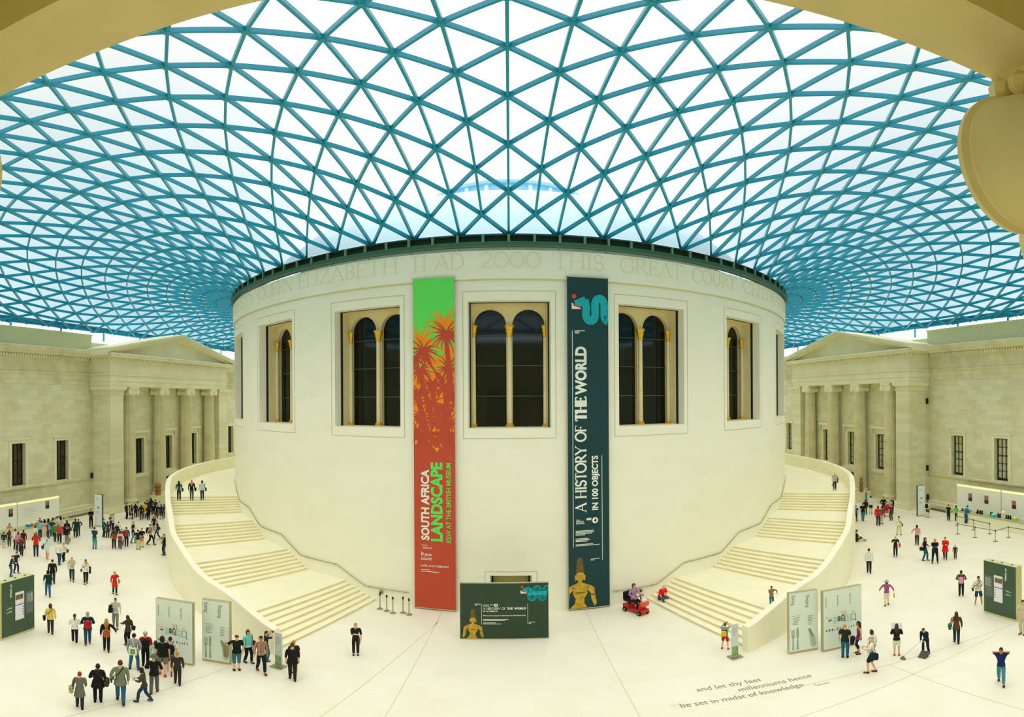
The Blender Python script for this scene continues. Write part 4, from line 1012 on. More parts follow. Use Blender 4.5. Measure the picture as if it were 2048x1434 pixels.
m_boardgreen = mat('board_dark_green', (44, 66, 46), 0.5); m_kiosk = mat('kiosk_green', (62, 88, 62), 0.4)
m_sign = mat('sign_white', (226, 236, 222), 0.5); m_signedge = mat('sign_edge', (186, 184, 140), 0.4, metal=0.4); m_foot = mat('sign_foot', (204, 176, 132), 0.5)
o, f, L = board('exhibition_board', 'large dark green free-standing board before the drum door with gold figure print', 'board', (-2.09, -26.04), (1.55, -25.97), 2.64, 0.14, m_boardgreen, m_signedge, 0.02)
def bb(u, v): return ((u - 172) / (1668 - 172) * L, (1250 - v) / (1250 - 305) * 2.6 + 0.03)
mb = MB()
p = bb(560, 742); serif_text(mb, 'A HISTORY OF', lambda u, v, d: f(p[0] + u, p[1] + v, d), (945 - 560) / 1496 * L, 0.088, 0.018, 0.002, 0.004)
p2 = bb(968, 742); serif_text(mb, 'THE', lambda u, v, d: f(p2[0] + u, p2[1] + v, d), (1070 - 968) / 1496 * L, 0.088, 0.03, 0.002, 0.004)
put_text(mb, 'WORLD', f, 0.004, 0.088, (1285 - 1090) / 1496 * L, 0.05, bb(1090, 742))
put_text(mb, 'IN 100 OBJECTS', f, 0.004, 0.05, (808 - 560) / 1496 * L, 0.04, bb(560, 778))
put_text(mb, 'Pick up a free map and guide from the information desk', f, 0.004, 0.05, (1283 - 562) / 1496 * L, 0.02, bb(562, 852))
put_text(mb, 'THE BRITISH', f, 0.004, 0.03, 0.24, 0.03, bb(562, 668)); put_text(mb, 'MUSEUM', f, 0.004, 0.03, 0.26, 0.03, bb(562, 688))
put_text(mb, 'BBC', f, 0.004, 0.04, 0.12, 0.03, bb(685, 668))
cq = bb(780, 670); mb.add([f(cq[0] + 0.085 * math.cos(2 * PI * k / 20), cq[1] + 0.075 * math.sin(2 * PI * k / 20), 0.004) for k in range(20)], [tuple(range(20))])
for wds, at in (((1.03, 0.9), (562, 905)), ((0.52, 0.74), (562, 965)), ((0.26, 0.1), (1328, 962)), ((0.24, 0.1), (425, 645))): text_lines(mb, f, 0.004, bb(*at), wds, 0.022, 0.03)
for u, v0, v1 in ((536, 650, 995), (1310, 648, 995)):
    a, b = bb(u, v1), bb(u, v0); mb.quad(f(a[0], a[1], 0.004), f(a[0] + 0.012, a[1], 0.004), f(a[0] + 0.012, b[1], 0.004), f(a[0], b[1], 0.004))
mb.build('white_lettering', m_txt_white, o)
mb = MB(); put_text(mb, '4', f, 0.006, 0.09, None, 0.04, (cq[0] - 0.03, cq[1] - 0.045)); mb.build('numeral', m_boardgreen, o)
a, b = bb(1195, 340), bb(1760, 610); turquoise_band(o, f, 0.003, a[0], b[0], a[1], b[1], L - 0.02, (0.34, 0.49, 0.64, 0.79))
gold_figure(o, f, 0.003, bb(392, 1250)[0], 0.05, 0.535, L, 0.02)

def eating_board(label, p0, p1):
    o, f, L = board('eating_and_shopping_board', label, 'sign', p0, p1, 2.70, 0.20, m_sign, m_signedge, 0.07, m_foot)
    k = L / 1.22
    mb = MB()
    put_text(mb, 'Eating', f, 0.004, 0.15, 0.42, 0.0, (0.12 * k, 2.60), down=True); put_text(mb, 'Shopping', f, 0.004, 0.15, 0.55, 0.0, (0.72 * k, 2.55), down=True)
    text_lines(mb, f, 0.004, (0.16 * k, 1.62), (0.30, 0.26, 0.28, 0.2, 0.24), 0.018, 0.055); text_lines(mb, f, 0.004, (0.80 * k, 1.62), (0.2, 0.16, 0.2, 0.16, 0.18, 0.14), 0.018, 0.055)
    mb.quad(f(0.08, 1.69, 0.004), f(0.5 * k, 1.69, 0.004), f(0.5 * k, 1.70, 0.004), f(0.08, 1.70, 0.004)); mb.build('lettering', m_txt_grey, o)
    mb = MB()
    cx = 0.17 * k          # fork
    blob(mb, f, 0.004, [(cx - 0.02, 0.72), (cx + 0.02, 0.72), (cx + 0.04, 0.2), (cx, 0.16), (cx - 0.04, 0.2)])
    for x in (-0.055, -0.02, 0.02, 0.055): mb.quad(f(cx + x - 0.011, 0.80, 0.004), f(cx + x + 0.011, 0.80, 0.004), f(cx + x + 0.011, 1.10, 0.004), f(cx + x - 0.011, 1.10, 0.004))
    blob(mb, f, 0.004, [(cx - 0.066, 0.82), (cx - 0.03, 0.70), (cx + 0.03, 0.70), (cx + 0.066, 0.82)])
    cx = 0.36 * k          # knife
    blob(mb, f, 0.004, [(cx - 0.02, 0.72), (cx + 0.02, 0.72), (cx + 0.045, 0.2), (cx, 0.16), (cx - 0.045, 0.2)])
    blob(mb, f, 0.004, [(cx - 0.05, 0.72), (cx + 0.03, 0.70), (cx + 0.055, 0.95), (cx + 0.045, 1.10), (cx + 0.01, 1.18), (cx - 0.03, 1.14), (cx - 0.05, 1.0)])
    mb.build('cutlery_print', mat('print_sage', (150, 176, 156), 0.6), o)
    mb = MB(); blob(mb, f, 0.003, [(0.80 * k, 1.02), (0.88 * k, 1.08), (1.10 * k, 0.66), (1.18 * k, 0.30), (1.05 * k, 0.16), (0.93 * k, 0.26), (0.88 * k, 0.62)])
    mb.build('bag_print', mat('print_pale_sage', (176, 200, 180), 0.6), o)
    mb = MB(); blob(mb, f, 0.005, [(0.80 * k, 1.02), (0.90 * k, 1.06), (1.05 * k, 0.70), (1.0 * k, 0.62)]); mb.build('bag_handle_print', mat('print_deep_sage', (126, 158, 136), 0.6), o)
    return o
eating_board('white Eating and Shopping board with fork and knife at the left stair', (-11.01, -30.99), (-9.90, -30.88))
eating_board('white Eating and Shopping board with fork and knife at the right stair', (10.12, -30.21), (11.32, -30.31))
def map_board(label, p0, p1):
    o, f, L = board('floor_plan_board', label, 'sign', p0, p1, 2.70, 0.20, m_sign, m_signedge, 0.07, m_foot)
    k = L / 1.7
    mb = MB()
    for t_i, (u, s_) in enumerate(((0.10, 'Lower floors'), (0.60, 'Ground floor'), (1.15, 'Upper floors'))): put_text(mb, s_, f, 0.004, 0.07, 0.48, 0.0, (u * k, 2.45), down=True)
    text_lines(mb, f, 0.004, (0.45 * k, 1.5), (0.12,) * 5, 0.014, 0.05); text_lines(mb, f, 0.004, (1.02 * k, 1.5), (0.10,) * 5, 0.014, 0.05)
    rr = random.Random(5)
    for q in range(12):     # row of little object pictures
        u = (0.12 + q * 0.12) * k; hh = rr.uniform(0.05, 0.13); ww = rr.uniform(0.03, 0.07)
        mb.quad(f(u, 0.90, 0.004), f(u + ww, 0.90, 0.004), f(u + ww * 0.8, 0.90 + hh, 0.004), f(u + ww * 0.1, 0.90 + hh, 0.004))
    mb.build('lettering', m_txt_grey, o)
    mb = MB()
    mb.quad(f(0.62 * k, 1.28, 0.004), f(0.74 * k, 1.28, 0.004), f(0.74 * k, 1.52, 0.004), f(0.62 * k, 1.50, 0.004)); mb.quad(f(0.12 * k, 1.52, 0.004), f(0.16 * k, 1.52, 0.004), f(0.16 * k, 1.56, 0.004), f(0.12 * k, 1.56, 0.004))
    for (a, b, c, d) in ((1.20, 1.42, 1.22, 1.24), (1.20, 1.42, 1.46, 1.48), (1.20, 1.23, 1.22, 1.48), (1.40, 1.43, 1.16, 1.48), (1.40, 1.52, 1.16, 1.18)): mb.quad(f(a * k, c, 0.004), f(b * k, c, 0.004), f(b * k, d, 0.004), f(a * k, d, 0.004))
    mb.build('teal_plan', mat('print_teal', (40, 140, 140), 0.6), o)
    mb = MB()
    for (a, b, c, d) in ((0.74, 0.79, 1.30, 1.46), (0.74, 1.0, 1.68, 1.695), (0.97, 1.0, 1.5, 1.68), (0.78, 0.95, 1.60, 1.62), (0.22, 0.36, 1.50, 1.515), (1.22, 1.36, 1.60, 1.615), (1.22, 1.42, 1.53, 1.545)): mb.quad(f(a * k, c, 0.0045), f(b * k, c, 0.0045), f(b * k, d, 0.0045), f(a * k, d, 0.0045))
    mb.build('red_plan', mat('print_salmon', (226, 132, 108), 0.6), o)
    mb = MB()
    for (a, b, c, d) in ((0.79, 0.82, 1.28, 1.52), (0.82, 0.90, 1.46, 1.56), (0.92, 0.96, 1.22, 1.50), (0.80, 0.96, 1.26, 1.30), (0.84, 0.9, 1.34, 1.40), (0.22, 0.36, 1.36, 1.43)): mb.quad(f(a * k, c, 0.005), f(b * k, c, 0.005), f(b * k, d, 0.005), f(a * k, d, 0.005))
    mb.build('slate_plan', mat('print_slate', (86, 112, 118), 0.6), o)
map_board('wide white floor plan board behind the queue of visitors at the left stair', (-12.55, -31.80), (-11.04, -31.62))
map_board('wide white floor plan board at the right stair with two visitors before it', (11.36, -30.66), (13.09, -30.74))

def kiosk(label, p0, p1):
    o, f, L = board('whats_on_kiosk', label, 'kiosk', p0, p1, 2.71, 0.40, m_kiosk, mat('kiosk_case', (212, 212, 160), 0.4, metal=0.2), 0.09)
    right = p0[0] > 0
    def U(u): return u * L if right else (1 - u) * L
    def rect(mb, u0, u1, v0, v1, d): mb.quad(f(U(u0), v0, d), f(U(u1), v0, d), f(U(u1), v1, d), f(U(u0), v1, d))
    mb = MB(); rect(mb, 0.05, 0.29, 0.95, 2.0, 0.012); mb.build('dim_screen', mat('screen_grey_green', (98, 112, 106), 0.3), o)
    mb = MB(); rect(mb, 0.33, 0.60, 1.52, 2.10, 0.012); rect(mb, 0.33, 0.60, 0.78, 1.48, 0.012); mb.build('lit_screen', mat('screen_pale', (206, 206, 212), 0.3, emit=0.25), o)
    mb = MB(); rect(mb, 0.36, 0.59, 1.80, 1.98, 0.016); mb.build('screen_picture', mat('screen_olive', (112, 112, 52), 0.4, noise=0.5, scale=9), o)
    mb = MB(); rect(mb, 0.36, 0.59, 1.74, 1.80, 0.016)
    for v in (0.98, 1.10, 1.22, 1.34): rect(mb, 0.34, 0.38, v, v + 0.05, 0.016)
    mb.build('screen_stripe', mat('screen_rust', (176, 90, 40), 0.4), o)
    mb = MB()
    put_text(mb, "What's on", f, 0.014, 0.105, 0.62, 0.03, (U(0.665 if right else 0.76), 1.93), up=True)
    for v in (1.42, 1.25): rect(mb, 0.70, 0.86, v, v + 0.02, 0.014); rect(mb, 0.70, 0.80, v + 0.04, v + 0.055, 0.014)
    for q in range(6): rect(mb, 0.07, 0.10, 1.50 + q * 0.07, 1.54 + q * 0.07, 0.016); rect(mb, 0.12, 0.24, 1.51 + q * 0.07, 1.525 + q * 0.07, 0.016)
    mb.build('lettering', m_txt_white, o)
    mb = MB()
    for u in (0.2, 0.5, 0.8):
        q = f(L * u, 2.71, -0.2); mb.lathe([(0.06, 0), (0.06, 0.012)], q, 12)
    mb.build_each('lamp_cover', m_dark, o)
    mb = MB()
    ends = (0.0, L)
    for u in ends: mb.prism([(u - 0.015, 0.1), (u + 0.015, 0.1), (u + 0.015, 2.7), (u - 0.015, 2.7)], f, -0.39, -0.01)
    mb.build_each('side_panel', mat('kiosk_side', (196, 190, 134), 0.35, metal=0.3), o)
kiosk("dark green What's on kiosk at the far left edge", (-18.30, -34.45), (-18.36, -32.55))
kiosk("dark green What's on kiosk at the far right edge", (19.40, -31.40), (19.45, -33.30))

def leaflet_stand(label, x, y, rz):
    o = thing('leaflet_stand', label, 'stand', (x, y, 0), rz)
    mb = MB(); mb.box((-0.24, -0.22, 0), (0.24, 0.18, 0.05)); mb.build('base', m_brass, o)
    mb = MB(); mb.box((-0.15, -0.03, 0.05), (0.15, 0.03, 1.48)); mb.build('panel', mat('silver_panel', (206, 216, 214), 0.3, metal=0.3), o)
    mb = MB(); mb.quad((-0.14, -0.034, 0.1), (0.14, -0.034, 0.1), (0.14, -0.034, 0.52), (-0.14, -0.034, 0.52)); mb.build('garden_picture', mat('garden_print', (150, 178, 116), 0.6, noise=0.55, scale=11), o)
    mb = MB(); text_lines(mb, lambda u, v, d: Vector((u, -0.034, v)), 0, (-0.11, 1.3), (0.2, 0.16, 0.2, 0.18, 0.14), 0.012, 0.06); mb.build('lettering', m_txt_grey, o)
leaflet_stand('slim silver stand with garden picture at the foot of the right stair parapet', 8.17, -29.55, rad(14))
leaflet_stand('slim silver stand with garden picture at the foot of the left stair parapet', -8.22, -30.28, rad(-14))
def totem(label, x, y, rz):
    o = thing('sign_totem', label, 'sign', (x, y, 0), rz)
    mb = MB(); mb.box((-0.36, -0.10, 0.05), (0.36, 0.10, 2.72)); mb.build('case', mat('totem_edge', (64, 92, 80), 0.5), o)
    mb = MB(); mb.box((-0.35, -0.115, 0.08), (0.35, -0.10, 2.70)); mb.build('face', mat('totem_white', (232, 240, 232), 0.5), o)
    mb = MB(); mb.box((-0.36, -0.12, 0), (0.36, 0.10, 0.05)); mb.build('foot', m_foot, o)
    mb = MB(); mb.add([Vector((0.0 + 0.10 * math.cos(2 * PI * k / 16), -0.119, 1.62 + 0.10 * math.sin(2 * PI * k / 16))) for k in range(16)], [tuple(range(16))])
    text_lines(mb, lambda u, v, d: Vector((u, -0.119, v)), 0, (-0.22, 2.4), (0.3, 0.2), 0.025, 0.05); text_lines(mb, lambda u, v, d: Vector((u, -0.119, v)), 0, (-0.22, 1.3), (0.3, 0.24, 0.3), 0.02, 0.05)
    mb.build('lettering', mat('print_sea', (110, 156, 146), 0.6), o)
totem('tall slim white sign totem by the left portico pier', -30.82, -13.62, rad(6)); totem('tall slim white sign totem by the right portico pier', 32.38, -11.7, rad(-6))

# ------------------------------------------------------------------ desks under the side walls
def desk(s, X0, X1, ya, yb, PX, ptop, pya, split):
    nm = 'left' if s < 0 else 'right'
    o = thing('information_desk', 'long cream information desk along the %s wall%s' % (nm, ' behind the crowd' if s < 0 else ' behind the queue posts'), 'desk')
    mb = MB(); mb.box((min(s * X0, s * X1), yb, 0), (max(s * X0, s * X1), ya, 0.88)); mb.build('front', mat('desk_cream', (240, 236, 206), 0.6), o)
    mb = MB(); mb.box((min(s * (X0 - 0.06), s * X1), yb - 0.05, 0.88), (max(s * (X0 - 0.06), s * X1), ya + 0.05, 0.95)); mb.build('worktop', mat('desk_top', (180, 182, 134), 0.4), o)
    p = thing('display_wall', 'white lit display wall with posters behind the %s information desk' % nm, 'display wall')
    def f(y, v, d): return Vector((s * (PX - d), y, v))
    mb = MB()
    for y0, y1 in ((split + 0.06, pya), (yb - 6, split - 0.06)): mb.prism([(y0, 0.0), (y1, 0.0), (y1, ptop), (y0, ptop)], f, -0.12, 0.0)
    mb.build_each('panel', m_white, p)
    mb = MB()
    for y0, y1 in ((split + 0.1, pya - 0.06), (yb - 6, split - 0.1)): mb.prism([(y0, ptop - 0.16), (y1, ptop - 0.16), (y1, ptop - 0.06), (y0, ptop - 0.06)], f, 0.0, 0.03)
    mb.build_each('light_strip', mat('lit_strip', (255, 226, 130), 0.5, emit=1.3), p)
    mb = MB()
    text_lines(mb, f, 0.006, (split + 1.2 if s > 0 else split + 0.6, ptop - 0.62), (1.6, 1.3, 1.5, 1.2, 1.0), 0.03, 0.14)
    mb.build('small_print', mat('print_faint', (196, 204, 184), 0.6), p)
    posters = ((-15.5, 1.55), (-17.35, 1.55), (-20.3, 1.5)) if s > 0 else ((-16.0, 1.40), (-20.0, 1.25))
    mats = (mat('poster_rose', (176, 108, 96), 0.5, noise=0.4, scale=7), mat('poster_night', (44, 50, 62), 0.5, noise=0.4, scale=7))
    mb = MB()
    for y, z in posters: mb.quad(f(y - 0.22, z + 0.3, 0.008), f(y + 0.22, z + 0.3, 0.008), f(y + 0.22, z + 0.66, 0.008), f(y - 0.22, z + 0.66, 0.008))
    mb.build_each('poster_upper', mats[0], p)
    mb = MB()
    for y, z in posters: mb.quad(f(y - 0.22, z, 0.008), f(y + 0.22, z, 0.008), f(y + 0.22, z + 0.3, 0.008), f(y - 0.22, z + 0.3, 0.008))
    mb.build_each('poster_lower', mats[1], p)
desk(-1, 31.5, 32.3, -16.0, -26.0, 34.4, 2.34, -14.6, -19.3)
desk(1, 33.0, 33.8, -15.6, -26.0, 34.6, 2.88, -13.9, -18.95)
# things on the desks
def small_thing(name, label, cat, loc, group, parts):
    o = thing(name, label, cat, loc, 0, group)
    for pn, m, fn in parts: mb = MB(); fn(mb); mb.build(pn, m, o)
    return o
h0 = small_thing('audio_guide', 'dark audio guide handset standing on the right information desk', 'audio guide', (33.3, -17.6, 0.95), 'audio guide handsets on the right desk',
    [('handset', m_black, lambda b: b.box((-0.05, -0.045, 0.03), (0.05, 0.045, 0.30))), ('cradle', m_dark, lambda b: b.box((-0.08, -0.08, 0), (0.08, 0.08, 0.03)))])
for y in (-17.85, -18.05, -19.0, -19.15, -19.75, -19.95, -20.6, -20.8, -21.0):
    c = copy_tree(h0); c.location = (33.35, y, 0.95)
l0 = small_thing('audio_guide', 'dark audio guide handset standing on the left information desk', 'audio guide', (-31.9, -17.0, 0.95), 'audio guide handsets on the left desk',
    [('handset', m_black, lambda b: b.box((-0.07, -0.06, 0.03), (0.07, 0.06, 0.28))), ('cradle', m_dark, lambda b: b.box((-0.09, -0.09, 0), (0.09, 0.09, 0.03)))])
for y in (-17.4, -17.8, -18.3, -18.7): c = copy_tree(l0); c.location = (-31.95, y, 0.95)
for lab, col, loc in (('bright blue leaflet box on the left information desk', (46, 140, 200), (-31.75, -20.55, 0.95)), ('orange leaflet box on the left information desk', (244, 150, 60), (-31.75, -20.05, 0.95)), ('green leaflet box on the left information desk', (30, 150, 100), (-31.7, -19.55, 0.95)), ('cyan leaflet rack near the near end of the right information desk', (60, 214, 226), (33.3, -16.6, 0.95)), ('cyan leaflet rack further along the right information desk', (40, 196, 210), (33.15, -19.45, 0.95)), ('green and orange parcel on the right information desk', (150, 206, 40), (33.2, -21.6, 0.95))):
    small_thing('leaflet_box', lab, 'leaflet box', loc, None, [('box', mat('leaflet_%d_%d' % (col[0], col[1]), col, 0.6), lambda b: b.box((-0.14, -0.17, 0), (0.14, 0.17, 0.2))), ('leaflets', m_white, lambda b: b.box((-0.10, -0.13, 0.2), (0.10, 0.13, 0.26)))])
small_thing('desk_lamp', 'round white desk lamp on the right information desk', 'lamp', (33.4, -20.25, 0.95), None, [('base', m_white, lambda b: b.lathe([(0.12, 0), (0.12, 0.03), (0.02, 0.04)], (0, 0, 0), 14)), ('stem', m_brass, lambda b: b.tube([(0, 0, 0.03), (0, 0, 0.3)], 0.015, 6)), ('shade', m_white, lambda b: b.lathe([(0.05, 0.28), (0.15, 0.36), (0.17, 0.46), (0.1, 0.56), (0.02, 0.6)], (0, 0, 0), 14))])

# ------------------------------------------------------------------ posts with belts
post_group = 'belt posts of the queue at the right desk'
def belt_post(label, x, y, h, group, rb=0.18):
    o = thing('belt_post', label, 'post', (x, y, 0), 0, group)
    mb = MB(); mb.lathe([(rb, 0), (rb, 0.02), (0.05, 0.05)], (0, 0, 0), 20); mb.build('base', m_brass, o)
    mb = MB(); mb.lathe([(0.028, 0.03), (0.028, h - 0.12)], (0, 0, 0), 10); mb.build('tube', m_brass, o)
    mb = MB(); mb.lathe([(0.045, h - 0.13), (0.045, h - 0.02), (0.02, h)], (0, 0, 0), 12); mb.build('head', m_dark, o)
    return o
QP = [(30.06, -18.67), (30.11, -20.41), (31.69, -20.4), (31.82, -18.58), (30.23, -22.3), (31.72, -22.21), (31.95, -16.65)]
where = ['nearest the striped standing couple, front row first', 'front row second', 'second row, by the desk', 'second row, behind the first', 'at the corner of the bent belt', 'where the bent belt turns back to the desk', 'farthest, by the visitor in green']
for (x, y), wq in zip(QP, where): belt_post('slim steel queue post, ' + wq, x, y, 0.86, post_group)
for lab, a, b in (('grey retractable belt along the front row of queue posts', QP[0], QP[1]), ('grey retractable belt from the front row to the corner post', QP[1], QP[4]), ('grey retractable belt bent back to the desk', QP[4], QP[5]), ('grey retractable belt of the second queue row', QP[3], QP[2]), ('grey retractable belt at the far end of the queue', QP[6], QP[3]), ('grey retractable belt running out of the right edge', QP[5], (31.9, -25.5))):
    mb = MB(); p, q = Vector((a[0], a[1], 0.8)), Vector((b[0], b[1], 0.8)); d = (q - p).normalized() * 0.045; mb.bar(p + d, q - d, 0.006, 0.055)
    tag(mb.build('belt', mat('belt_grey', (120, 124, 92), 0.7)), lab, 'belt')
for (x, y), wq in zip([(-6.18, -22.75), (-5.80, -22.98), (-5.46, -23.2), (-5.0, -23.1), (-4.68, -23.3)], ['nearest the stair', 'second from the stair', 'the middle of five', 'fourth from the stair', 'nearest the red banner']):
    belt_post('slim steel post by the drum wall left of the red banner, ' + wq, x, y, 0.86, 'belt posts by the red banner', 0.155)

# ------------------------------------------------------------------ statues, speakers, grilles
def plinth(label, x, y, h):
    o = thing('plinth', label, 'plinth', (x, y, 0)); mb = MB(); mb.box((-0.66, -0.5, 0), (0.66, 0.5, 0.1)); mb.box((-0.62, -0.46, 0.1), (0.62, 0.46, h)); mb.build('block', m_stone, o)
    mb = MB(); mb.box((-0.66, -0.5, h), (0.66, 0.5, h + 0.04)); mb.build('slab', m_stone, o)
plinth('pale block plinth under the brown statue in the left portico', -32.45, -2.8, 1.0); plinth('pale block plinth under the brown statue in the right portico', 32.45, -2.9, 1.0)
o = thing('carved_stone', 'orange brown carved stone block standing on the left portico plinth', 'sculpture', (-32.45, -2.8, 1.04))
mb = MB(); mb.lathe([(0.30, 0), (0.34, 0.1), (0.28, 0.3), (0.36, 0.5), (0.30, 0.7), (0.37, 0.95), (0.32, 1.15), (0.22, 1.22)], (0, 0, 0), 10, None, 0.7)
mb.build('body', mat('brown_carving', (172, 122, 52), 0.7, noise=0.4, scale=5), o)
mb = MB(); mb.box((-0.24, -0.28, 0.75), (0.24, -0.2, 0.85)); mb.box((-0.2, -0.3, 0.4), (0.2, -0.2, 0.5)); mb.build('carved_band', mat('brown_carving_dark', (128, 84, 34), 0.7), o)
o = thing('stone_statue', 'slim brown stone statue standing on the right portico plinth', 'sculpture', (32.2, -3.0, 1.04))
mb = MB(); mb.lathe([(0.22, 0), (0.24, 0.3), (0.2, 0.7), (0.26, 0.95), (0.12, 1.06)], (0, 0, 0), 12, None, 0.7); mb.build('body', mat('statue_brown', (152, 116, 70), 0.7, noise=0.25, scale=4), o)
mb = MB(); mb.lathe([(0.06, 1.02), (0.12, 1.14), (0.13, 1.3), (0.1, 1.42), (0.02, 1.46)], (0, 0, 0), 12); mb.build('head', mat('statue_head', (136, 112, 76), 0.7), o)
for lab, loc in (('small black wall speaker high on the right portico return', (35.6, -8.92, 9.97)), ('small black wall speaker low on the right portico return', (35.6, -8.92, 3.72)), ('black wall speaker near the floor on the right portico return', (35.6, -8.95, 0.95)), ('small black wall speaker on the left portico return', (-35.7, -8.92, 3.41))):
    o = thing('wall_speaker', lab, 'speaker', loc); mb = MB(); mb.box((-0.09, -0.08, -0.26), (0.09, 0.08, 0.26)); mb.build('case', m_black, o)
    mb = MB(); mb.box((-0.03, 0.08, -0.05), (0.03, 0.13, 0.05)); mb.build('bracket', m_dark, o)
mb = MB(); mb.box((-35.5, -13.6, 0.0), (-34.9, -9.6, 0.03)); struct(mb.build('trim_floor_grille_1', mat('grille_dark', (96, 98, 66), 0.6)))
mb = MB(); mb.box((34.9, -12.4, 0.0), (35.6, -9.6, 0.03)); struct(mb.build('trim_floor_grille_2', MATS['grille_dark']))
# verse set into the floor
ft = thing('floor_inscription', 'grey lettered verse set into the pale floor, lower right', 'inscription')
mb = MB()
def fline(txt, p, q, cap):
    p, q = ground(*p), ground(*q); d = (q - p); L = d.length; d /= L; n = Vector((-d.y, d.x, 0))
    put_text(mb, txt, lambda u, v, dd: Vector((p.x, p.y, dd)) + d * u + n * v, 0.005, cap, L, 0.0)
def fp(u, v): return (1340 + u / 5.689, 1320 + v / 5.689)
fline('and let thy feet', fp(310, 362), fp(1050, 238), 0.30)
fline('millenniums hence', fp(790, 362), fp(1622, 192), 0.30)
fline('be set in midst of knowledge', fp(125, 545), fp(1530, 296), 0.30)
fline('Tennyson', fp(1655, 300), fp(1815, 262), 0.12)
mb.build('letters', mat('inlay_grey', (128, 128, 104), 0.7), ft)

# ------------------------------------------------------------------ mobility scooter
sc_ = thing('mobility_scooter', 'red mobility scooter with a front basket by the right stair', 'mobility scooter', (5.75, -23.35, 0), rad(32))
m_scred = mat('scooter_red', (196, 34, 24), 0.35)
mb = MB(); mb.box((-0.22, -0.42, 0.12), (0.22, 0.42, 0.2)); mb.box((-0.24, 0.25, 0.18), (0.24, 0.62, 0.38)); mb.build('deck', m_scred, sc_)
mb = MB(); mb.box((-0.24, -0.62, 0.14), (0.24, -0.36, 0.3)); mb.box((-0.17, -0.5, 0.3), (0.17, -0.36, 0.62)); mb.build('front_cowl', m_scred, sc_)
mb = MB(); mb.box((-0.2, -0.68, 0.5), (0.2, -0.5, 0.72)); mb.build('basket', mat('basket_orange', (232, 92, 56), 0.6), sc_)
mb = MB(); mb.box((-0.13, -0.62, 0.70), (0.13, -0.52, 0.84)); mb.build('white_bag', m_white, sc_)
mb = MB(); mb.tube([(0, -0.45, 0.5), (0, -0.3, 0.92)], 0.03, 8); mb.tube([(-0.28, -0.28, 0.94), (0, -0.32, 0.96), (0.28, -0.28, 0.94)], 0.02, 8); mb.build('tiller', m_black, sc_)
mb = MB(); mb.box((-0.22, 0.18, 0.52), (0.22, 0.6, 0.6)); mb.box((-0.22, 0.55, 0.6), (0.22, 0.63, 0.98)); mb.tube([(0, 0.4, 0.36), (0, 0.4, 0.54)], 0.05, 8); mb.build('seat', m_black, sc_)
for x in (-0.26, 0.26):
    for y in (-0.48, 0.46):
        Mx = Matrix(((0, 0, 1, x), (1, 0, 0, y), (0, 1, 0, 0.12), (0, 0, 0, 1))); mb = MB(); mb.lathe([(0.06, -0.04), (0.12, -0.035), (0.12, 0.035), (0.06, 0.04)], (0, 0, 0), 18, Mx); wq = mb.build('wheel', m_black, sc_)
        mb = MB(); mb.lathe([(0.05, -0.045), (0.05, 0.045)], (0, 0, 0), 12, Mx); mb.build('hub', m_brass, wq)
# ================================================================== PEOPLE
PENDING = []        # (skin object, finish function): evaluated together at the end
def skin_obj(name, verts, edges, radii, root=0):
    me = bpy.data.meshes.new(name); me.from_pydata([tuple(v) for v in verts], edges, [])
    o = bpy.data.objects.new(name, me); C.objects.link(o)
    bm = bmesh.new(); bm.from_mesh(me); sl = bm.verts.layers.skin.verify(); bm.verts.ensure_lookup_table()
    for k, v in enumerate(bm.verts):
        r = radii[k]; v[sl].radius = (r, r); v[sl].use_root = (k == root)
    bm.to_mesh(me); bm.free()
    m = o.modifiers.new('skin', 'SKIN'); m.branch_smoothing = 0.3; m.use_smooth_shade = True
    sd = o.modifiers.new('subdivision', 'SUBSURF'); sd.levels = 1; sd.render_levels = 1
    return o
class Sk:
    def __init__(s): s.v = []; s.e = []; s.r = []
    def add(s, p, r, parent=None):
        s.v.append(Vector(p)); s.r.append(r)
        if parent is not None: s.e.append((parent, len(s.v) - 1))
        return len(s.v) - 1
def ik(a, b, l1, l2, pole):
    "joint between a and b bending towards pole"
    d = b - a; L = min(d.length, (l1 + l2) * 0.999); x = (l1 * l1 - l2 * l2 + L * L) / (2 * L); h = math.sqrt(max(l1 * l1 - x * x, 0))
    dn = d.normalized(); p = pole - dn * pole.dot(dn)
    return a + dn * x + (p.normalized() * h if p.length > 1e-5 else Vector())
ARMS = {  # wrist target and elbow pole for the right-hand side at +x, person facing -y
 'down': ((0.245, -0.02, 0.86), (0.3, 0.6, 0)), 'swing_f': ((0.22, -0.22, 0.92), (0.2, 0.8, -0.2)), 'swing_b': ((0.25, 0.17, 0.90), (0.4, 0.6, 0)),
 'strap': ((0.13, -0.17, 1.22), (0.6, 0.2, -0.8)), 'fold': ((-0.06, -0.21, 1.14), (0.8, 0.2, -0.8)), 'hold': ((0.11, -0.30, 1.14), (0.6, 0.3, -0.8)),
 'up': ((0.07, -0.24, 1.54), (0.7, -0.2, -0.8)), 'face': ((0.07, -0.15, 1.47), (0.8, -0.1, -0.8)), 'hip': ((0.19, 0.0, 0.98), (1.0, 0.5, 0)), 'nape': ((0.10, -0.06, 1.50), (1.0, -0.25, -0.1)),
 'carry': ((0.20, -0.20, 1.05), (0.5, 0.7, -0.4)), 'out': ((0.42, -0.08, 0.98), (0.3, 0.6, 0.2)), 'reach': ((0.10, -0.44, 1.12), (0.4, 0.4, -0.8)), 'pocket': ((0.20, -0.03, 0.93), (0.9, 0.7, 0)),
 'sweep': ((0.10, -0.42, 0.95), (0.5, 0.2, -0.6)), 'lap': ((0.07, -0.30, 0.98), (0.7, 0.3, -0.5)), 'lean': ((0.36, -0.16, 1.12), (0.8, 0.5, -0.2)),
}
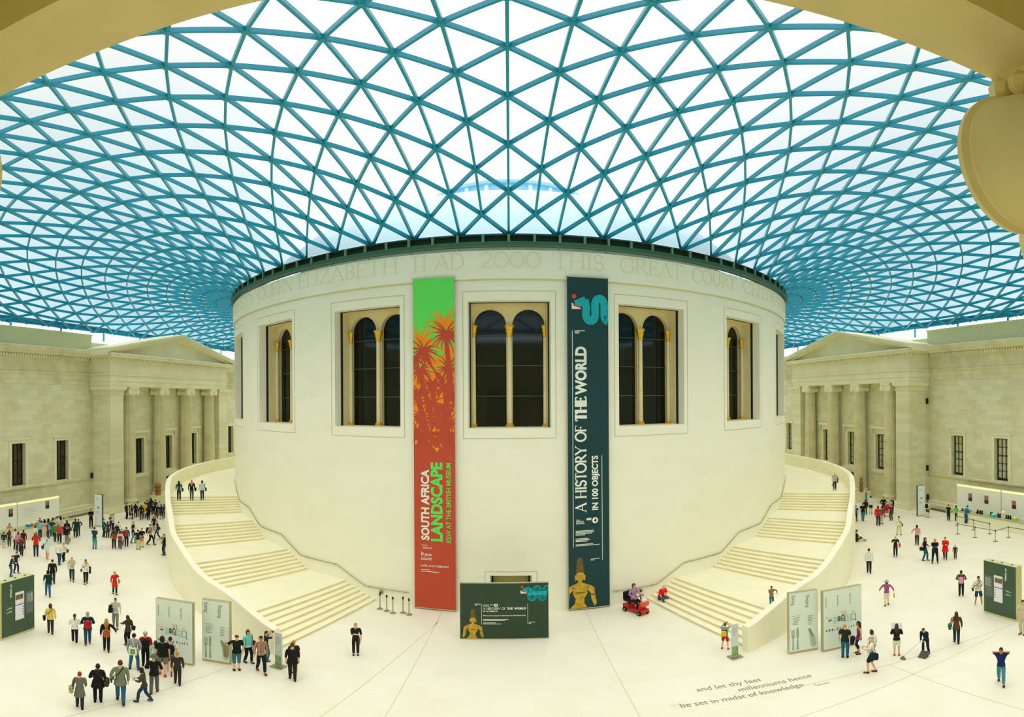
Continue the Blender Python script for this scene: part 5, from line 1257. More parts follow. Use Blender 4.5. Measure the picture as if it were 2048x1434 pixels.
def head_mesh(mb, c, s=1.0):
    "skull with brow, nose, chin and ears; c = centre, facing -y"
    rows, cols = 11, 16; V = []
    for i in range(rows + 1):
        ph = -90 + 180 * i / rows; z = math.sin(rad(ph)); rr = math.cos(rad(ph))
        for k in range(cols):
            th = 2 * PI * k / cols; x, y = math.sin(th) * rr, -math.cos(th) * rr
            wx = 0.074 * (1 - 0.22 * max(0, -z)); wy = 0.094 * (1 - 0.10 * max(0, -z))
            px_, py_, pz_ = x * wx, y * wy, z * 0.118
            fr = max(0.0, -y)
            if z < -0.15: py_ -= 0.014 * fr * min(1, -z)                 # jaw forward
            if abs(x) < 0.25 and fr > 0.6 and -0.45 < z < 0.1: py_ -= 0.026 * (1 - abs(x) / 0.25) * (1 - abs(z + 0.28) / 0.4 if abs(z + 0.28) < 0.4 else 0)   # nose
            if abs(x) > 0.86 and abs(z + 0.08) < 0.3: px_ += 0.014 * (1 if x > 0 else -1); py_ += 0.006      # ears
            V.append((c[0] + px_ * s, c[1] + py_ * s, c[2] + pz_ * s))
    F = [(i * cols + k, i * cols + (k + 1) % cols, (i + 1) * cols + (k + 1) % cols, (i + 1) * cols + k) for i in range(rows) for k in range(cols)]
    mb.add(V, F)
def hair_mesh(mb, c, style, s=1.0):
    rows, cols = 12, 20
    low = {'short': -0.25, 'bob': -0.75, 'long': -0.5, 'pony': -0.3, 'thin': 0.05}.get(style, -0.25)
    V = {}; idx = {}
    def pt(i, k):
        ph = 90 - (90 + 62) * i / rows; z = math.sin(rad(ph)); rr = math.cos(rad(ph)); th = 2 * PI * k / cols
        x, y = math.sin(th) * rr, -math.cos(th) * rr; g = {'bob': 1.22, 'long': 1.18, 'thin': 1.04}.get(style, 1.12)
        if style in ('bob', 'long') and z < 0: g *= 1 + 0.12 * -z
        return (x * 0.074 * g, y * 0.094 * g + 0.006, z * 0.118 * (g - 0.02) + 0.004), x, y, z
    def keep(i, k):
        _, x, y, z = pt(i + 0.5, k + 0.5)
        line = 0.42 if y < -0.35 else (low + 0.1 if y < 0.1 else low)
        if style == 'thin' and z > 0.72: return False
        return z > line
    for i in range(rows):
        for k in range(cols):
            if keep(i, k):
                q = []
                for a, b in ((i, k), (i, k + 1), (i + 1, k + 1), (i + 1, k)):
                    key = (a, b % cols)
                    if key not in idx: idx[key] = len(idx); V[idx[key]] = pt(a, b % cols)[0]
                    q.append(idx[key])
                V.setdefault('f', []).append(tuple(q))
    F = V.pop('f', []); mb.add([(c[0] + V[j][0] * s, c[1] + V[j][1] * s, c[2] + V[j][2] * s) for j in range(len(V))], F)
    if style == 'long':     # fall of hair down the back
        prof = [(0.075, 0.02), (0.10, -0.06), (0.115, -0.15), (0.11, -0.24), (0.085, -0.32), (0.04, -0.36)]
        ring = []
        for w2, z in prof:
            ring.append([(c[0] + math.sin(rad(a)) * w2 * s, c[1] + (0.055 - math.cos(rad(a)) * 0.06 + (0.02 if z < -0.1 else 0)) * s, c[2] + z * s) for a in range(0, 360, 36)])
        n = 10; mb.add([p for g in ring for p in g], [(i * n + k, i * n + (k + 1) % n, (i + 1) * n + (k + 1) % n, (i + 1) * n + k) for i in range(len(ring) - 1) for k in range(n)])
    if style == 'pony': mb.tube([(c[0], c[1] + 0.09 * s, c[2] + 0.05 * s), (c[0], c[1] + 0.15 * s, c[2] + 0.02 * s), (c[0], c[1] + 0.15 * s, c[2] - 0.12 * s), (c[0], c[1] + 0.12 * s, c[2] - 0.22 * s)], [0.02 * s, 0.035 * s, 0.032 * s, 0.01 * s], 8)
SKIN_T = {'fair': (236, 182, 138), 'tan': (206, 140, 92), 'brown': (142, 88, 52), 'dark': (84, 52, 34), 'pink': (240, 170, 140)}
HAIRC = {'brown': (78, 44, 22), 'dark': (28, 20, 14), 'blond': (190, 136, 62), 'grey': (168, 160, 136), 'red': (150, 66, 22), 'white': (222, 216, 196), 'copper': (176, 40, 16)}
def cloth(c, nz_=0.12):
    return mat('cloth_%d_%d_%d' % c, c, 0.85, noise=nz_, scale=9.0)
def stripes(c1, c2, sc_, horiz):
    n = 'stripe_%d_%d_%d_%d' % (c1 + (int(sc_),))
    if n in MATS: return MATS[n]
    m = mat(n, c1, 0.85); t = m.node_tree; b = t.nodes['Principled BSDF']
    tcn = t.nodes.new('ShaderNodeTexCoord'); wv = t.nodes.new('ShaderNodeTexWave'); wv.bands_direction = 'Z' if horiz else 'X'
    wv.inputs['Scale'].default_value = sc_; r = t.nodes.new('ShaderNodeValToRGB'); r.color_ramp.interpolation = 'CONSTANT'
    r.color_ramp.elements[0].color = lin(c1); r.color_ramp.elements[1].color = lin(c2); r.color_ramp.elements[1].position = 0.62
    t.links.new(tcn.outputs['Object'], wv.inputs['Vector']); t.links.new(wv.outputs['Fac'], r.inputs[0]); t.links.new(r.outputs[0], b.inputs['Base Color'])
    return m
PEOPLE = []
def person(label, u, v, top=None, h=1.62, face=180, z=0.0, at=None, pose='stand', arms=('down', 'down'), skin='fair', hair=('brown', 'short'), shirt=(60, 60, 60), sleeve='long', hem=0.0,
           legs=(40, 40, 50), legwear='trousers', shoes=(50, 36, 26), hat=None, lean=0.0, build=1.0, group=None, yaw=None, seat=None, shirt_m=None, turn=0.0, cat='person'):
    """one visitor. u, v: where the feet meet the floor in the photograph; top: where the crown of the head is; face: 0 towards the viewer, 180 away,
    90 to the viewer's right"""
    p = Vector(at) if at is not None else ground(u, v, z)
    if top is not None: h = min(max(height_over(u, top, p) - p.z, 0.8), 1.86)
    S = h / 1.675; yaw_given = yaw
    if yaw is None: yaw = math.atan2(p.x, -(CAM_Y - p.y)) * -1 + rad(face)
    root = thing('person', label, cat, tuple(p), yaw, group)
    root['_h'] = h
    flip = -1 if math.cos(rad(face)) < -0.3 and yaw_given is None else 1
    if flip < 0: arms = (arms[1], arms[0])
    PH = 0.90; dz = 0.0
    if seat is not None: dz = seat / S - 0.90
    fat = build
    # ------ joints
    hipz = 0.88 + dz
    if pose == 'walk': ank = {1: Vector((0.085, -0.26, 0.09)), -1: Vector((-0.085, 0.26, 0.15))}
    elif pose == 'walk2': ank = {1: Vector((0.085, 0.26, 0.15)), -1: Vector((-0.085, -0.26, 0.09))}
    elif pose == 'step': ank = {1: Vector((0.085, -0.14, 0.085)), -1: Vector((-0.085, 0.13, 0.10))}
    elif pose == 'step2': ank = {1: Vector((0.085, 0.13, 0.10)), -1: Vector((-0.085, -0.14, 0.085))}
    elif pose == 'wide': ank = {1: Vector((0.17, 0.0, 0.085)), -1: Vector((-0.17, 0.02, 0.085))}
    elif pose == 'sit': ank = {1: Vector((0.12, -0.42, 0.085)), -1: Vector((-0.12, -0.38, 0.085))}
    elif pose == 'floor': ank = {1: Vector((0.10, -0.72, 0.07)), -1: Vector((-0.10, -0.56, 0.07))}
    else: ank = {1: Vector((0.095, 0.0, 0.085)), -1: Vector((-0.095, 0.0, 0.085))}
    if seat is not None:
        for k in ank: ank[k] = Vector((ank[k].x, ank[k].y, 0.085 if pose != 'floor' else 0.07))
    dy = 0.0
    leg = {}
    for e in (1, -1):
        hp = Vector((0.085 * fat ** 0.5 * e, 0, hipz)); kn = ik(hp, ank[e], 0.415, 0.40, Vector((0.05 * e, -1, 0.25 if seat is not None else 0)))
        dd = ank[e] - hp
        if dd.length > 0.80: ank[e] = hp + dd.normalized() * 0.80; kn = ik(hp, ank[e], 0.415, 0.40, Vector((0, -1, 0)))
        leg[e] = (hp, kn, ank[e])
    arm = {}
    for e, nm in ((1, arms[1]), (-1, arms[0])):     # arms = (their right hand at -x, their left hand at +x)
        w_, po = ARMS[nm]; sh = Vector((0.180 * e, 0.0, 1.375 + dz)); wr = Vector((w_[0] * e, w_[1], w_[2] + dz)); po = Vector((po[0] * e, po[1], po[2]))
        el = ik(sh, wr, 0.28, 0.25, po); dd = wr - sh
        if dd.length > 0.525: wr = sh + dd.normalized() * 0.525
        arm[e] = (sh, el, wr)
    tz = lambda q: q + dz
    # ------ deformation shared by all pieces: flatten the trunk, lean and turn the upper body
    def deform(q):
        q = Vector(q); lo, hi = tz(0.84), tz(1.44)
        if lo < q.z < hi:
            wgt = min(1, (q.z - lo) / 0.08, (hi - q.z) / 0.08); d = math.hypot(q.x, q.y)
            if d < 0.24: q.y *= 1 - 0.28 * wgt * min(1, (0.24 - d) / 0.04)
        if (lean or turn) and q.z > tz(0.80):
            k = min(1, (q.z - tz(0.80)) / 0.25); a = rad(lean) * k; y, zz = q.y, q.z - tz(0.92)
            q.y = y * math.cos(a) - zz * math.sin(a) if zz > -0.2 else y; q.z = tz(0.92) + zz * math.cos(a) + y * math.sin(a) * (1 if lean else 0)
        return q * S
    def fin(mname, m, extra=None):
        def f(me_in):
            vs = [deform(x.co) for x in me_in.vertices]; fs = [tuple(g.vertices) for g in me_in.polygons]
            b = MB(); b.add(vs, fs)
            if extra: extra(b)
            return b.build(mname, m, root, True)
        return f
    # ------ body: one grown surface from pelvis to fingertips, with the head on its neck
    k = Sk(); pe = k.add((0, 0, tz(0.92)), 0.098 * fat); wa = k.add((0, 0, tz(1.08)), 0.094 * fat, pe); ch = k.add((0, 0, tz(1.26)), 0.108 * fat, wa)
    nb = k.add((0, 0.0, tz(1.40)), 0.07, ch); nk = k.add((0, -0.008, tz(1.46)), 0.058, nb); k.add((0, -0.012, tz(1.52)), 0.058, nk)
    for e in (1, -1):
        hp, kn, an = leg[e]
        a = k.add(hp + Vector((0, 0, -0.06)), 0.085 * fat ** 0.5, pe); b = k.add(hp.lerp(kn, 0.6), 0.068 * fat ** 0.5, a); b = k.add(kn, 0.055, b); b = k.add(kn.lerp(an, 0.35), 0.056, b); b = k.add(an, 0.038, b)
        k.add(an + Vector((0.01 * e, -0.10, -0.045)), 0.032, b)
        sh, el, wr = arm[e]
        a = k.add(sh, 0.056, ch); b = k.add(sh.lerp(el, 0.5), 0.047 * fat ** 0.4, a); b = k.add(el, 0.038, b); b = k.add(el.lerp(wr, 0.35), 0.038, b); b = k.add(wr, 0.026, b)
        fd = (wr - el).normalized(); sd = fd.cross(Vector((0, 1, 0)) if abs(fd.y) < 0.8 else Vector((0, 0, 1)))
        if sd.length < 0.1: sd = Vector((1, 0, 0))
        sd = fd.cross(sd).normalized(); pl_ = k.add(wr + fd * 0.055, 0.026, b)
        curl = fd.cross(sd).normalized() * e
        for q, (off, ln) in enumerate(((-0.027, 0.062), (-0.009, 0.076), (0.009, 0.072), (0.026, 0.058))):   # four unequal fingers
            p0 = wr + fd * 0.088 + sd * off; a = k.add(p0, 0.010, pl_); a = k.add(p0 + fd * ln * 0.55 + curl * 0.006, 0.009, a); k.add(p0 + fd * ln * 0.92 + curl * 0.024, 0.008, a)
        a = k.add(wr + fd * 0.045 - sd * 0.034, 0.012, pl_); k.add(wr + fd * 0.080 - sd * 0.056 + curl * 0.012, 0.009, a)          # thumb from the side of the palm
    hc = Vector((0, -0.02, tz(1.557)))
    sm = mat('skin_' + skin, SKIN_T[skin], 0.6)
    def put_head(b):
        t = MB(); head_mesh(t, hc); b.add([deform(q) for q in t.v], t.f)
    PENDING.append((skin_obj('body_skin', k.v, k.e, k.r), fin('body', sm, put_head)))
    b = MB(); t = MB()
    for e in (1, -1):
        t.box((0.028 * e - 0.012, -0.115, tz(1.570)), (0.028 * e + 0.012, -0.100, tz(1.579))); t.box((0.028 * e - 0.015, -0.113, tz(1.590)), (0.028 * e + 0.015, -0.100, tz(1.596)))
    t.box((-0.022, -0.119, tz(1.499)), (0.022, -0.100, tz(1.506)))
    b.add([deform(q) for q in t.v], t.f); b.build('face_features', mat('eye_brown', (66, 34, 22), 0.6), root)
    # ------ hair or hat
    if hair and hair[1] != 'bald':
        t = MB(); hair_mesh(t, hc, hair[1]); b = MB(); b.add([deform(q) for q in t.v], t.f); b.build('hair', mat('hair_' + hair[0], HAIRC[hair[0]], 0.6, noise=0.25, scale=30), root, True)
    if hat:
        t = MB(); kind, colr = hat
        if kind == 'brim': t.lathe([(0.165, 1.597), (0.16, 1.612), (0.10, 1.617), (0.098, 1.672), (0.075, 1.707), (0.02, 1.717)], (0, -0.01, dz), 20)
        else:
            t.lathe([(0.092, 1.572), (0.098, 1.617), (0.085, 1.662), (0.05, 1.687), (0.01, 1.692)], (0, -0.012, dz), 18)
            t.prism([(-0.07, -0.08), (0.07, -0.08), (0.05, -0.17), (-0.05, -0.17)], lambda x, y, d: Vector((x, y, tz(1.587) + d)), 0.0, 0.012)
        b = MB(); b.add([deform(q) for q in t.v], t.f); b.build('hat', cloth(colr), root, True)
    # ------ shirt, coat or dress
    tm = shirt_m or cloth(shirt)
    k = Sk(); lowr = 0.160 * fat
    pe = k.add((0, 0, tz(0.93)), lowr); wa = k.add((0, 0, tz(1.08)), 0.150 * fat, pe); ch = k.add((0, 0, tz(1.27)), 0.168 * fat, wa); k.add((0, 0.004, tz(1.405)), 0.085, ch)
    for e in (1, -1):
        sh, el, wr = arm[e]
        a = k.add(sh + Vector((0, 0, 0.004)), 0.078, ch); b2 = k.add(sh.lerp(el, 0.55), 0.066 * fat ** 0.4, a)
        if sleeve == 'long': b2 = k.add(el, 0.058, b2); b2 = k.add(el.lerp(wr, 0.5), 0.052, b2); k.add(el.lerp(wr, 0.97), 0.044, b2)
        elif sleeve == 'mid': b2 = k.add(el, 0.052, b2); k.add(el.lerp(wr, 0.3), 0.046, b2)
        elif sleeve == 'short': k.add(sh.lerp(el, 0.8), 0.066, b2)
    if sleeve == 'none':
        k.v, k.e, k.r = k.v[:4], k.e[:3], k.r[:4]
        for e in (1, -1): k.add(Vector((0.13 * e, 0, tz(1.37))), 0.075, 2)
    def skirt(bm_, z1, z0, r1, r0):
        t = MB(); n = 18; ring = []
        for q in range(6):
            f_ = q / 5; zz = z1 + (z0 - z1) * f_; r = r1 + (r0 - r1) * f_; cy = 0.0
            if zz < hipz:
                ty = [leg[e][0].lerp(leg[e][1], min(1, (hipz - zz) / 0.42)) for e in (1, -1)]; cy = (ty[0].y + ty[1].y) / 2
            sp = abs(leg[1][1].y - leg[-1][1].y) / 2 * min(1, max(0, (hipz - zz) / 0.4))
            ring.append([(math.sin(2 * PI * j / n) * r, cy - math.cos(2 * PI * j / n) * (r * 0.78 + sp), zz) for j in range(n)])
        t.add([x for g in ring for x in g], [(i * n + j, i * n + (j + 1) % n, (i + 1) * n + (j + 1) % n, (i + 1) * n + j) for i in range(5) for j in range(n)])
        bm_.add([deform(x) for x in t.v], t.f)
    ex = (lambda b: skirt(b, tz(1.0), tz(0.9 - hem), 0.150 * fat, (0.175 + 0.12 * hem) * fat)) if hem > 0 else (lambda b: skirt(b, tz(1.0), tz(0.85), 0.148 * fat, 0.165 * fat))
    PENDING.append((skin_obj('shirt_skin', k.v, k.e, k.r), fin('coat' if hem > 0.12 else 'shirt', tm, ex)))
    # ------ legs
    lm_ = cloth(legs)
    if legwear in ('trousers', 'shorts', 'cropped'):
        k = Sk(); pe = k.add((0, 0, tz(0.95)), 0.11 * fat); k.add((0, 0, tz(1.02)), 0.115 * fat, pe)
        for e in (1, -1):
            hp, kn, an = leg[e]; a = k.add(hp + Vector((0.012 * e, 0, -0.08)), 0.105 * fat ** 0.5, pe)
            if legwear == 'shorts': b2 = k.add(hp.lerp(kn, 0.6), 0.10 * fat ** 0.5, a); k.add(hp.lerp(kn, 1.0), 0.098, b2)
            else:
                b2 = k.add(hp.lerp(kn, 0.6), 0.090 * fat ** 0.5, a); b2 = k.add(kn, 0.078, b2); b2 = k.add(kn.lerp(an, 0.45), 0.074, b2)
                if legwear == 'trousers': k.add(an + Vector((0, 0.005, -0.03)), 0.064, b2)
        def seat_(b): skirt(b, tz(1.02), tz(0.82), 0.135 * fat, 0.158 * fat)
        PENDING.append((skin_obj('trousers_skin', k.v, k.e, k.r), fin('trousers' if legwear != 'shorts' else 'shorts', lm_, seat_ if seat is None else None)))
    elif legwear == 'skirt':
        b = MB(); skirt(b, tz(0.98), tz(0.46), 0.15 * fat, 0.20 * fat); b.build('skirt', lm_, root, True)
    # ------ shoes
    for e in (1, -1):
        an = leg[e][2]; t = MB(); zb_ = max(0.0, an.z - 0.085)
        pts = [(0.055, 0.034, 0.055), (0.02, 0.042, 0.075), (-0.06, 0.045, 0.055), (-0.13, 0.046, 0.042), (-0.175, 0.030, 0.03)]; ring = []
        for y, w2, hh in pts: ring.append([(an.x + 0.008 * e + w2, an.y + y, zb_), (an.x + 0.008 * e + w2 * 0.9, an.y + y, zb_ + hh), (an.x + 0.008 * e - w2 * 0.9, an.y + y, zb_ + hh), (an.x + 0.008 * e - w2, an.y + y, zb_)])
        t.add([x for g in ring for x in g], [(i * 4 + j, i * 4 + (j + 1) % 4, (i + 1) * 4 + (j + 1) % 4, (i + 1) * 4 + j) for i in range(4) for j in range(4)] + [(0, 1, 2, 3), (19, 18, 17, 16)])
        b = MB(); b.add([Vector(x) * S for x in t.v], t.f); b.build('shoe', cloth(shoes), root, True)
    root['_s'] = S
    PEOPLE.append(root)
    J = dict(flip=flip, S=S, deform=deform, arm=arm, dz=dz)
    return root, J
def worn(root, J, name, label, cat, parts):
    "a thing carried by a visitor: placed with the visitor's own position and turn; parts: (name, material, fn(mb) in the visitor's upright coordinates)"
    o = thing(name, label, cat, tuple(root.location), root.rotation_euler[2])
    for pn, m, fn in parts:
        t = MB(); fn(t); b = MB(); b.add([J['deform'](q) for q in t.v], t.f); b.build(pn, m, o, True)
    return o
def rbox(b, c, sx, sy, sz, n=12):
    "soft box"
    b.lathe([(0.30, -sz * 0.5), (0.46, -sz * 0.46), (0.5, -sz * 0.2), (0.5, sz * 0.2), (0.44, sz * 0.42), (0.25, sz * 0.5)], (0, 0, 0), n)
    k = n * 6
    for i in range(len(b.v) - k, len(b.v)):
        x, y, z = b.v[i]; sq = max(abs(x), abs(y)) / max(1e-6, math.hypot(x, y)); b.v[i] = (c[0] + x / sq * sx * 0.92, c[1] + y / sq * sy * 0.92, c[2] + z)
def backpack(root, J, label, col, big=1.0, low=0.0):
    m = cloth(col)
    worn(root, J, 'backpack', label, 'backpack', [('pack', m, lambda b: rbox(b, (0, 0.215 + 0.02 * big, 1.17 - low), 0.30 * big, 0.17 * big, 0.42 * big)), ('pocket', m, lambda b: rbox(b, (0, 0.31 + 0.03 * big, 1.09 - low), 0.22 * big, 0.06, 0.2 * big)),
        ] + [('strap', cloth((28, 28, 28)), lambda b, e=e: b.tube([(0.10 * e, 0.13, 1.37 - low * 0.3), (0.11 * e, 0.02, 1.455), (0.12 * e, -0.115, 1.36), (0.14 * e, -0.13, 1.2), (0.17 * e, 0.02, 1.04), (0.13 * e, 0.15, 1.0)], 0.016, 6)) for e in (1, -1)])
def shoulder_bag(root, J, label, col, side=-1, size=1.0, front=0.0, strap=(30, 26, 22), cross=True, z=0.92):
    side *= J['flip']; m = cloth(col); x = 0.25 * side
    if cross: pts = [(x * 0.98, 0.02 + front, z + 0.12), (0.06 * side, -0.15, 1.24), (-0.09 * side, -0.09, 1.42), (-0.10 * side, 0.06, 1.435), (0.05 * side, 0.15, 1.22), (x * 0.98, 0.08 + front, z + 0.12)]
    else: pts = [(x, -0.04 + front, z + 0.14), (0.185 * side, -0.07, 1.36), (0.165 * side, 0.0, 1.455), (0.185 * side, 0.08, 1.36), (x, 0.10 + front, z + 0.14)]
    worn(root, J, 'shoulder_bag', label, 'bag', [('bag', m, lambda b: rbox(b, (x + 0.05 * side * size, 0.03 + front, z), 0.13 * size, 0.32 * size, 0.26 * size)), ('flap', m, lambda b: rbox(b, (x + 0.115 * side * size, 0.03 + front, z + 0.05), 0.03, 0.28 * size, 0.14 * size)), ('strap', cloth(strap), lambda b: b.tube(pts, 0.014, 6))])
def hand_bag(root, J, label, col, side=-1, size=1.0):
    side *= J['flip']; wr = J['arm'][side][2]; el = J['arm'][side][1]; d = (wr - el).normalized(); hp = wr + d * 0.11; dz = J['dz']
    m = cloth(col); z = hp.z - 0.30 * size
    worn(root, J, 'hand_bag', label, 'bag', [('bag', m, lambda b: rbox(b, (hp.x, hp.y, z), 0.10 * size, 0.30 * size, 0.28 * size)), ('handle', m, lambda b: b.tube([(hp.x, hp.y - 0.08 * size, z + 0.12 * size), (hp.x, hp.y - 0.02, hp.z), (hp.x, hp.y + 0.02, hp.z), (hp.x, hp.y + 0.08 * size, z + 0.12 * size)], 0.01, 6))])
def held_paper(root, J, label, col=(240, 242, 236), w_=0.30, h_=0.24):
    a, c = J['arm'][1][2], J['arm'][-1][2]; m = (a + c) / 2 + Vector((0, -0.09, 0.05))
    def sheet(b):
        for e in (1, -1): b.quad(m + Vector((0, 0, 0)), m + Vector((e * w_ / 2, 0.03, 0.0)), m + Vector((e * w_ / 2, -0.11, h_)), m + Vector((0, -0.14, h_))); b.quad(m + Vector((0, 0, -0.004)), m + Vector((e * w_ / 2, 0.03, -0.004)), m + Vector((e * w_ / 2, -0.11, h_ - 0.004)), m + Vector((0, -0.14, h_ - 0.004)))
    worn(root, J, 'paper', label, 'map', [('sheet', mat('paper_%d' % col[0], col, 0.7), sheet)])
def held_camera(root, J, label):
    a, c = J['arm'][1][2], J['arm'][-1][2]; m = (a + c) / 2 + Vector((0, -0.07, 0.05))
    worn(root, J, 'camera', label, 'camera', [('case', m_black, lambda b: b.box((m.x - 0.06, m.y - 0.03, m.z - 0.035), (m.x + 0.06, m.y + 0.02, m.z + 0.035))), ('lens', m_dark, lambda b: b.lathe([(0.03, 0), (0.03, 0.05)], (m.x, m.y - 0.03, m.z), 10, Matrix(((1, 0, 0), (0, 0, -1), (0, 1, 0)))))])
def held_coat(root, J, label, col, side=1, size=1.0):
    side *= J['flip']; wr, el = J['arm'][side][2], J['arm'][side][1]; c = (wr + el) / 2; m = cloth(col)
    worn(root, J, 'folded_coat', label, 'coat', [('cloth', m, lambda b: rbox(b, (c.x + 0.02 * side, c.y, c.z - 0.16 * size), 0.16 * size, 0.24 * size, 0.5 * size)), ('lining', m, lambda b: rbox(b, (c.x + 0.02 * side, c.y, c.z + 0.05), 0.18 * size, 0.22 * size, 0.10))])
# ================================================================== THE VISITORS
BK, NV, GY, OL, WH, JE, BL, TE, BR, RD, KH = (26, 26, 24), (24, 40, 58), (122, 122, 112), (58, 62, 44), (236, 236, 220), (40, 96, 132), (14, 18, 14), (22, 92, 100), (96, 60, 34), (206, 30, 24), (196, 178, 122)
P = person
def PB(bag, *a, **k):
    r, J = person(*a, **k)
    for f in (bag if isinstance(bag, list) else [bag]): f(r, J)
    return r, J
DK, DS, DB = ('dark', 'short'), ('dark', 'short'), ('dark', 'bob')
# ---- lower left, walking in
PB([lambda r, J: shoulder_bag(r, J, 'olive and white shoulder bag of the copper haired woman in grey', (168, 166, 112), 1 if False else -1, 1.1, cross=False)], 'woman with copper red hair in a grey coat, walking beside a broad man in black', 159.5, 1416, 1344, hair=('copper', 'short'), shirt=(110, 110, 98), hem=0.34, legs=(20, 50, 60), arms=('down', 'swing_f'), pose='step', shoes=BL)
PB(lambda r, J: shoulder_bag(r, J, 'brown satchel slung across the broad man in black', (70, 56, 34), 1, 1.2, strap=(74, 50, 34)), 'broad man in a black coat with brown satchel strap across his back', 196, 1404, 1328, hair=DK, shirt=BL, hem=0.22, legs=BL, pose='stand', build=1.25, arms=('carry', 'down'), skin='dark', shoes=BL)
PB(lambda r, J: shoulder_bag(r, J, 'thin dark strap bag of the man in the grey green blazer', (50, 54, 44), -1, 0.5), 'man in a grey green blazer and blue jeans striding past the queue', 241, 1406, 1321, shirt=(118, 126, 96), hem=0.14, legs=JE, pose='walk', arms=('pocket', 'down'), build=1.1)
PB(lambda r, J: held_paper(r, J, 'white map held by the visitor in the olive jacket'), 'visitor in an olive jacket and jeans reading a white map, facing left', 289, 1404, 1336, face=-105, hair=DB, shirt=(66, 68, 44), legs=(26, 58, 88), pose='walk', arms=('hold', 'hold'), lean=10)
P('visitor in a grey green brimmed hat, black jacket and grey trousers', 308, 1386, 1310, face=170, hair=('grey', 'short'), hat=('brim', (98, 112, 86)), shirt=BL, hem=0.08, legs=(96, 98, 92), pose='step2', shoes=(110, 40, 26), arms=('carry', 'carry'))
def tote(r, J):
    worn(r, J, 'tote_bag', 'white tote bag with a green and orange square on its front', 'bag', [('bag', cloth(WH), lambda b: b.box((-0.17, 0.19, 0.78), (0.15, 0.23, 1.12))), ('green_square', mat('tote_green', (20, 172, 70), 0.7), lambda b: b.box((-0.10, 0.231, 0.83), (0.08, 0.235, 1.06))), ('orange_spot', mat('tote_orange', (224, 130, 80), 0.7), lambda b: b.lathe([(0.05, -0.002), (0.05, 0.002)], (-0.01, 0.238, 0.95), 14, Matrix(((1, 0, 0), (0, 0, -1), (0, 1, 0))))), ('handle', cloth(WH), lambda b: b.tube([(-0.08, 0.20, 1.11), (0.03, 0.15, 1.40), (0.06, 0.0, 1.46), (0.07, -0.10, 1.38), (0.06, 0.18, 1.11)], 0.012, 6))])
PB(tote, 'visitor in a pale blue grey jacket and jeans carrying a white tote bag', 268, 1339, 1267, face=165, hair=DK, shirt=(150, 160, 158), hem=0.16, legs=JE, pose='wide', arms=('down', 'pocket'))
PB(lambda r, J: backpack(r, J, 'black backpack on the red jacket beside the white tote bag', BL, 1.15), 'visitor in a red jacket and pale cap wearing a black backpack', 291, 1334, 1263, hair=('grey', 'short'), hat=('cap', (196, 190, 172)), shirt=RD, legs=BL, pose='step')
P('visitor in a pale green cardigan half hidden behind the man in black shorts', 311, 1343, 1282, face=150, hair=('brown', 'bob'), shirt=(176, 206, 178), legs=(60, 60, 52))
P('heavy man in a black shirt, patterned shorts and red shoes before the floor plan', 325, 1351, 1273, hair=('dark', 'bob'), shirt=BL, sleeve='short', hem=0.04, legs=(120, 124, 92), legwear='shorts', shoes=RD, build=1.3, pose='step')
PB(lambda r, J: backpack(r, J, 'dark navy backpack on the white shirt before the floor plan', (18, 24, 28), 1.1), 'man in a white shirt and brown shorts reading the floor plan board', 341, 1343, 1274, hair=DK, shirt=WH, sleeve='short', legs=(112, 84, 54), legwear='shorts', shoes=WH)
PB(lambda r, J: hand_bag(r, J, 'red bag held by the child in the charcoal jacket', (196, 24, 46), -1, 0.8), 'ginger haired child in a charcoal jacket below the floor plan board', 355, 1369, 1304, hair=('blond', 'short'), shirt=(46, 48, 40), hem=0.06, legs=(40, 40, 32), pose='step')
PB(lambda r, J: shoulder_bag(r, J, 'dark bag of the woman in the olive jacket with outstretched arm', BK, 1, 0.9), 'woman with long brown hair in a dark olive jacket reaching out her arm', 256, 1290, 1231, hair=('brown', 'long'), shirt=OL, hem=0.10, legs=BL, arms=('reach', 'down'), face=215)
def front_pack(r, J): worn(r, J, 'backpack', 'black backpack slung on the arm of the man in grey', 'backpack', [('pack', cloth(BL), lambda b: rbox(b, (-0.24, -0.08, 1.10), 0.22, 0.26, 0.42)), ('pocket', cloth(BK), lambda b: rbox(b, (-0.30, -0.14, 1.02), 0.14, 0.16, 0.2)), ('strap', cloth(BK), lambda b: b.tube([(-0.20, -0.04, 1.3), (-0.17, 0.0, 1.44), (-0.20, 0.08, 1.3)], 0.016, 6))])
PB(front_pack, 'man in a grey T-shirt and grey trousers walking forward with a backpack on one arm', 231, 1255, 1196, face=0, shirt=(186, 198, 186), sleeve='short', legs=(120, 126, 104), pose='walk', arms=('strap', 'down'))
PB(lambda r, J: backpack(r, J, 'orange brown round backpack on the long blond hair', (176, 84, 30), 0.95, 0.12), 'woman with long blond hair in a black jacket wearing an orange brown backpack', 213, 1303, 1238, hair=('blond', 'long'), shirt=BL, legs=BL, shoes=(120, 62, 24), pose='step', arms=('down', 'out'))
PB(lambda r, J: backpack(r, J, 'bright red backpack on the grey haired man in navy', (186, 26, 30), 1.0, 0.05), 'grey haired man in a navy jacket and jeans with a red backpack', 175.5, 1289, 1224, hair=('grey', 'short'), shirt=(14, 46, 66), hem=0.10, legs=(20, 74, 116), shoes=(160, 92, 40), pose='step2', arms=('carry', 'carry'), build=1.1)
P('woman with brown ponytail in a white jacket and black leggings', 149.5, 1287, 1228, hair=('brown', 'pony'), shirt=WH, hem=0.04, legs=BL, shoes=WH, pose='step', arms=('carry', 'carry'))
PB(lambda r, J: shoulder_bag(r, J, 'black shoulder bag on the yellow jacket', BL, -1, 1.0), 'woman in a yellow jacket with a black bag slung across her back', 101, 1267, 1208, hair=('brown', 'bob'), shirt=(226, 204, 92), hem=0.06, legs=(44, 46, 36), pose='step')
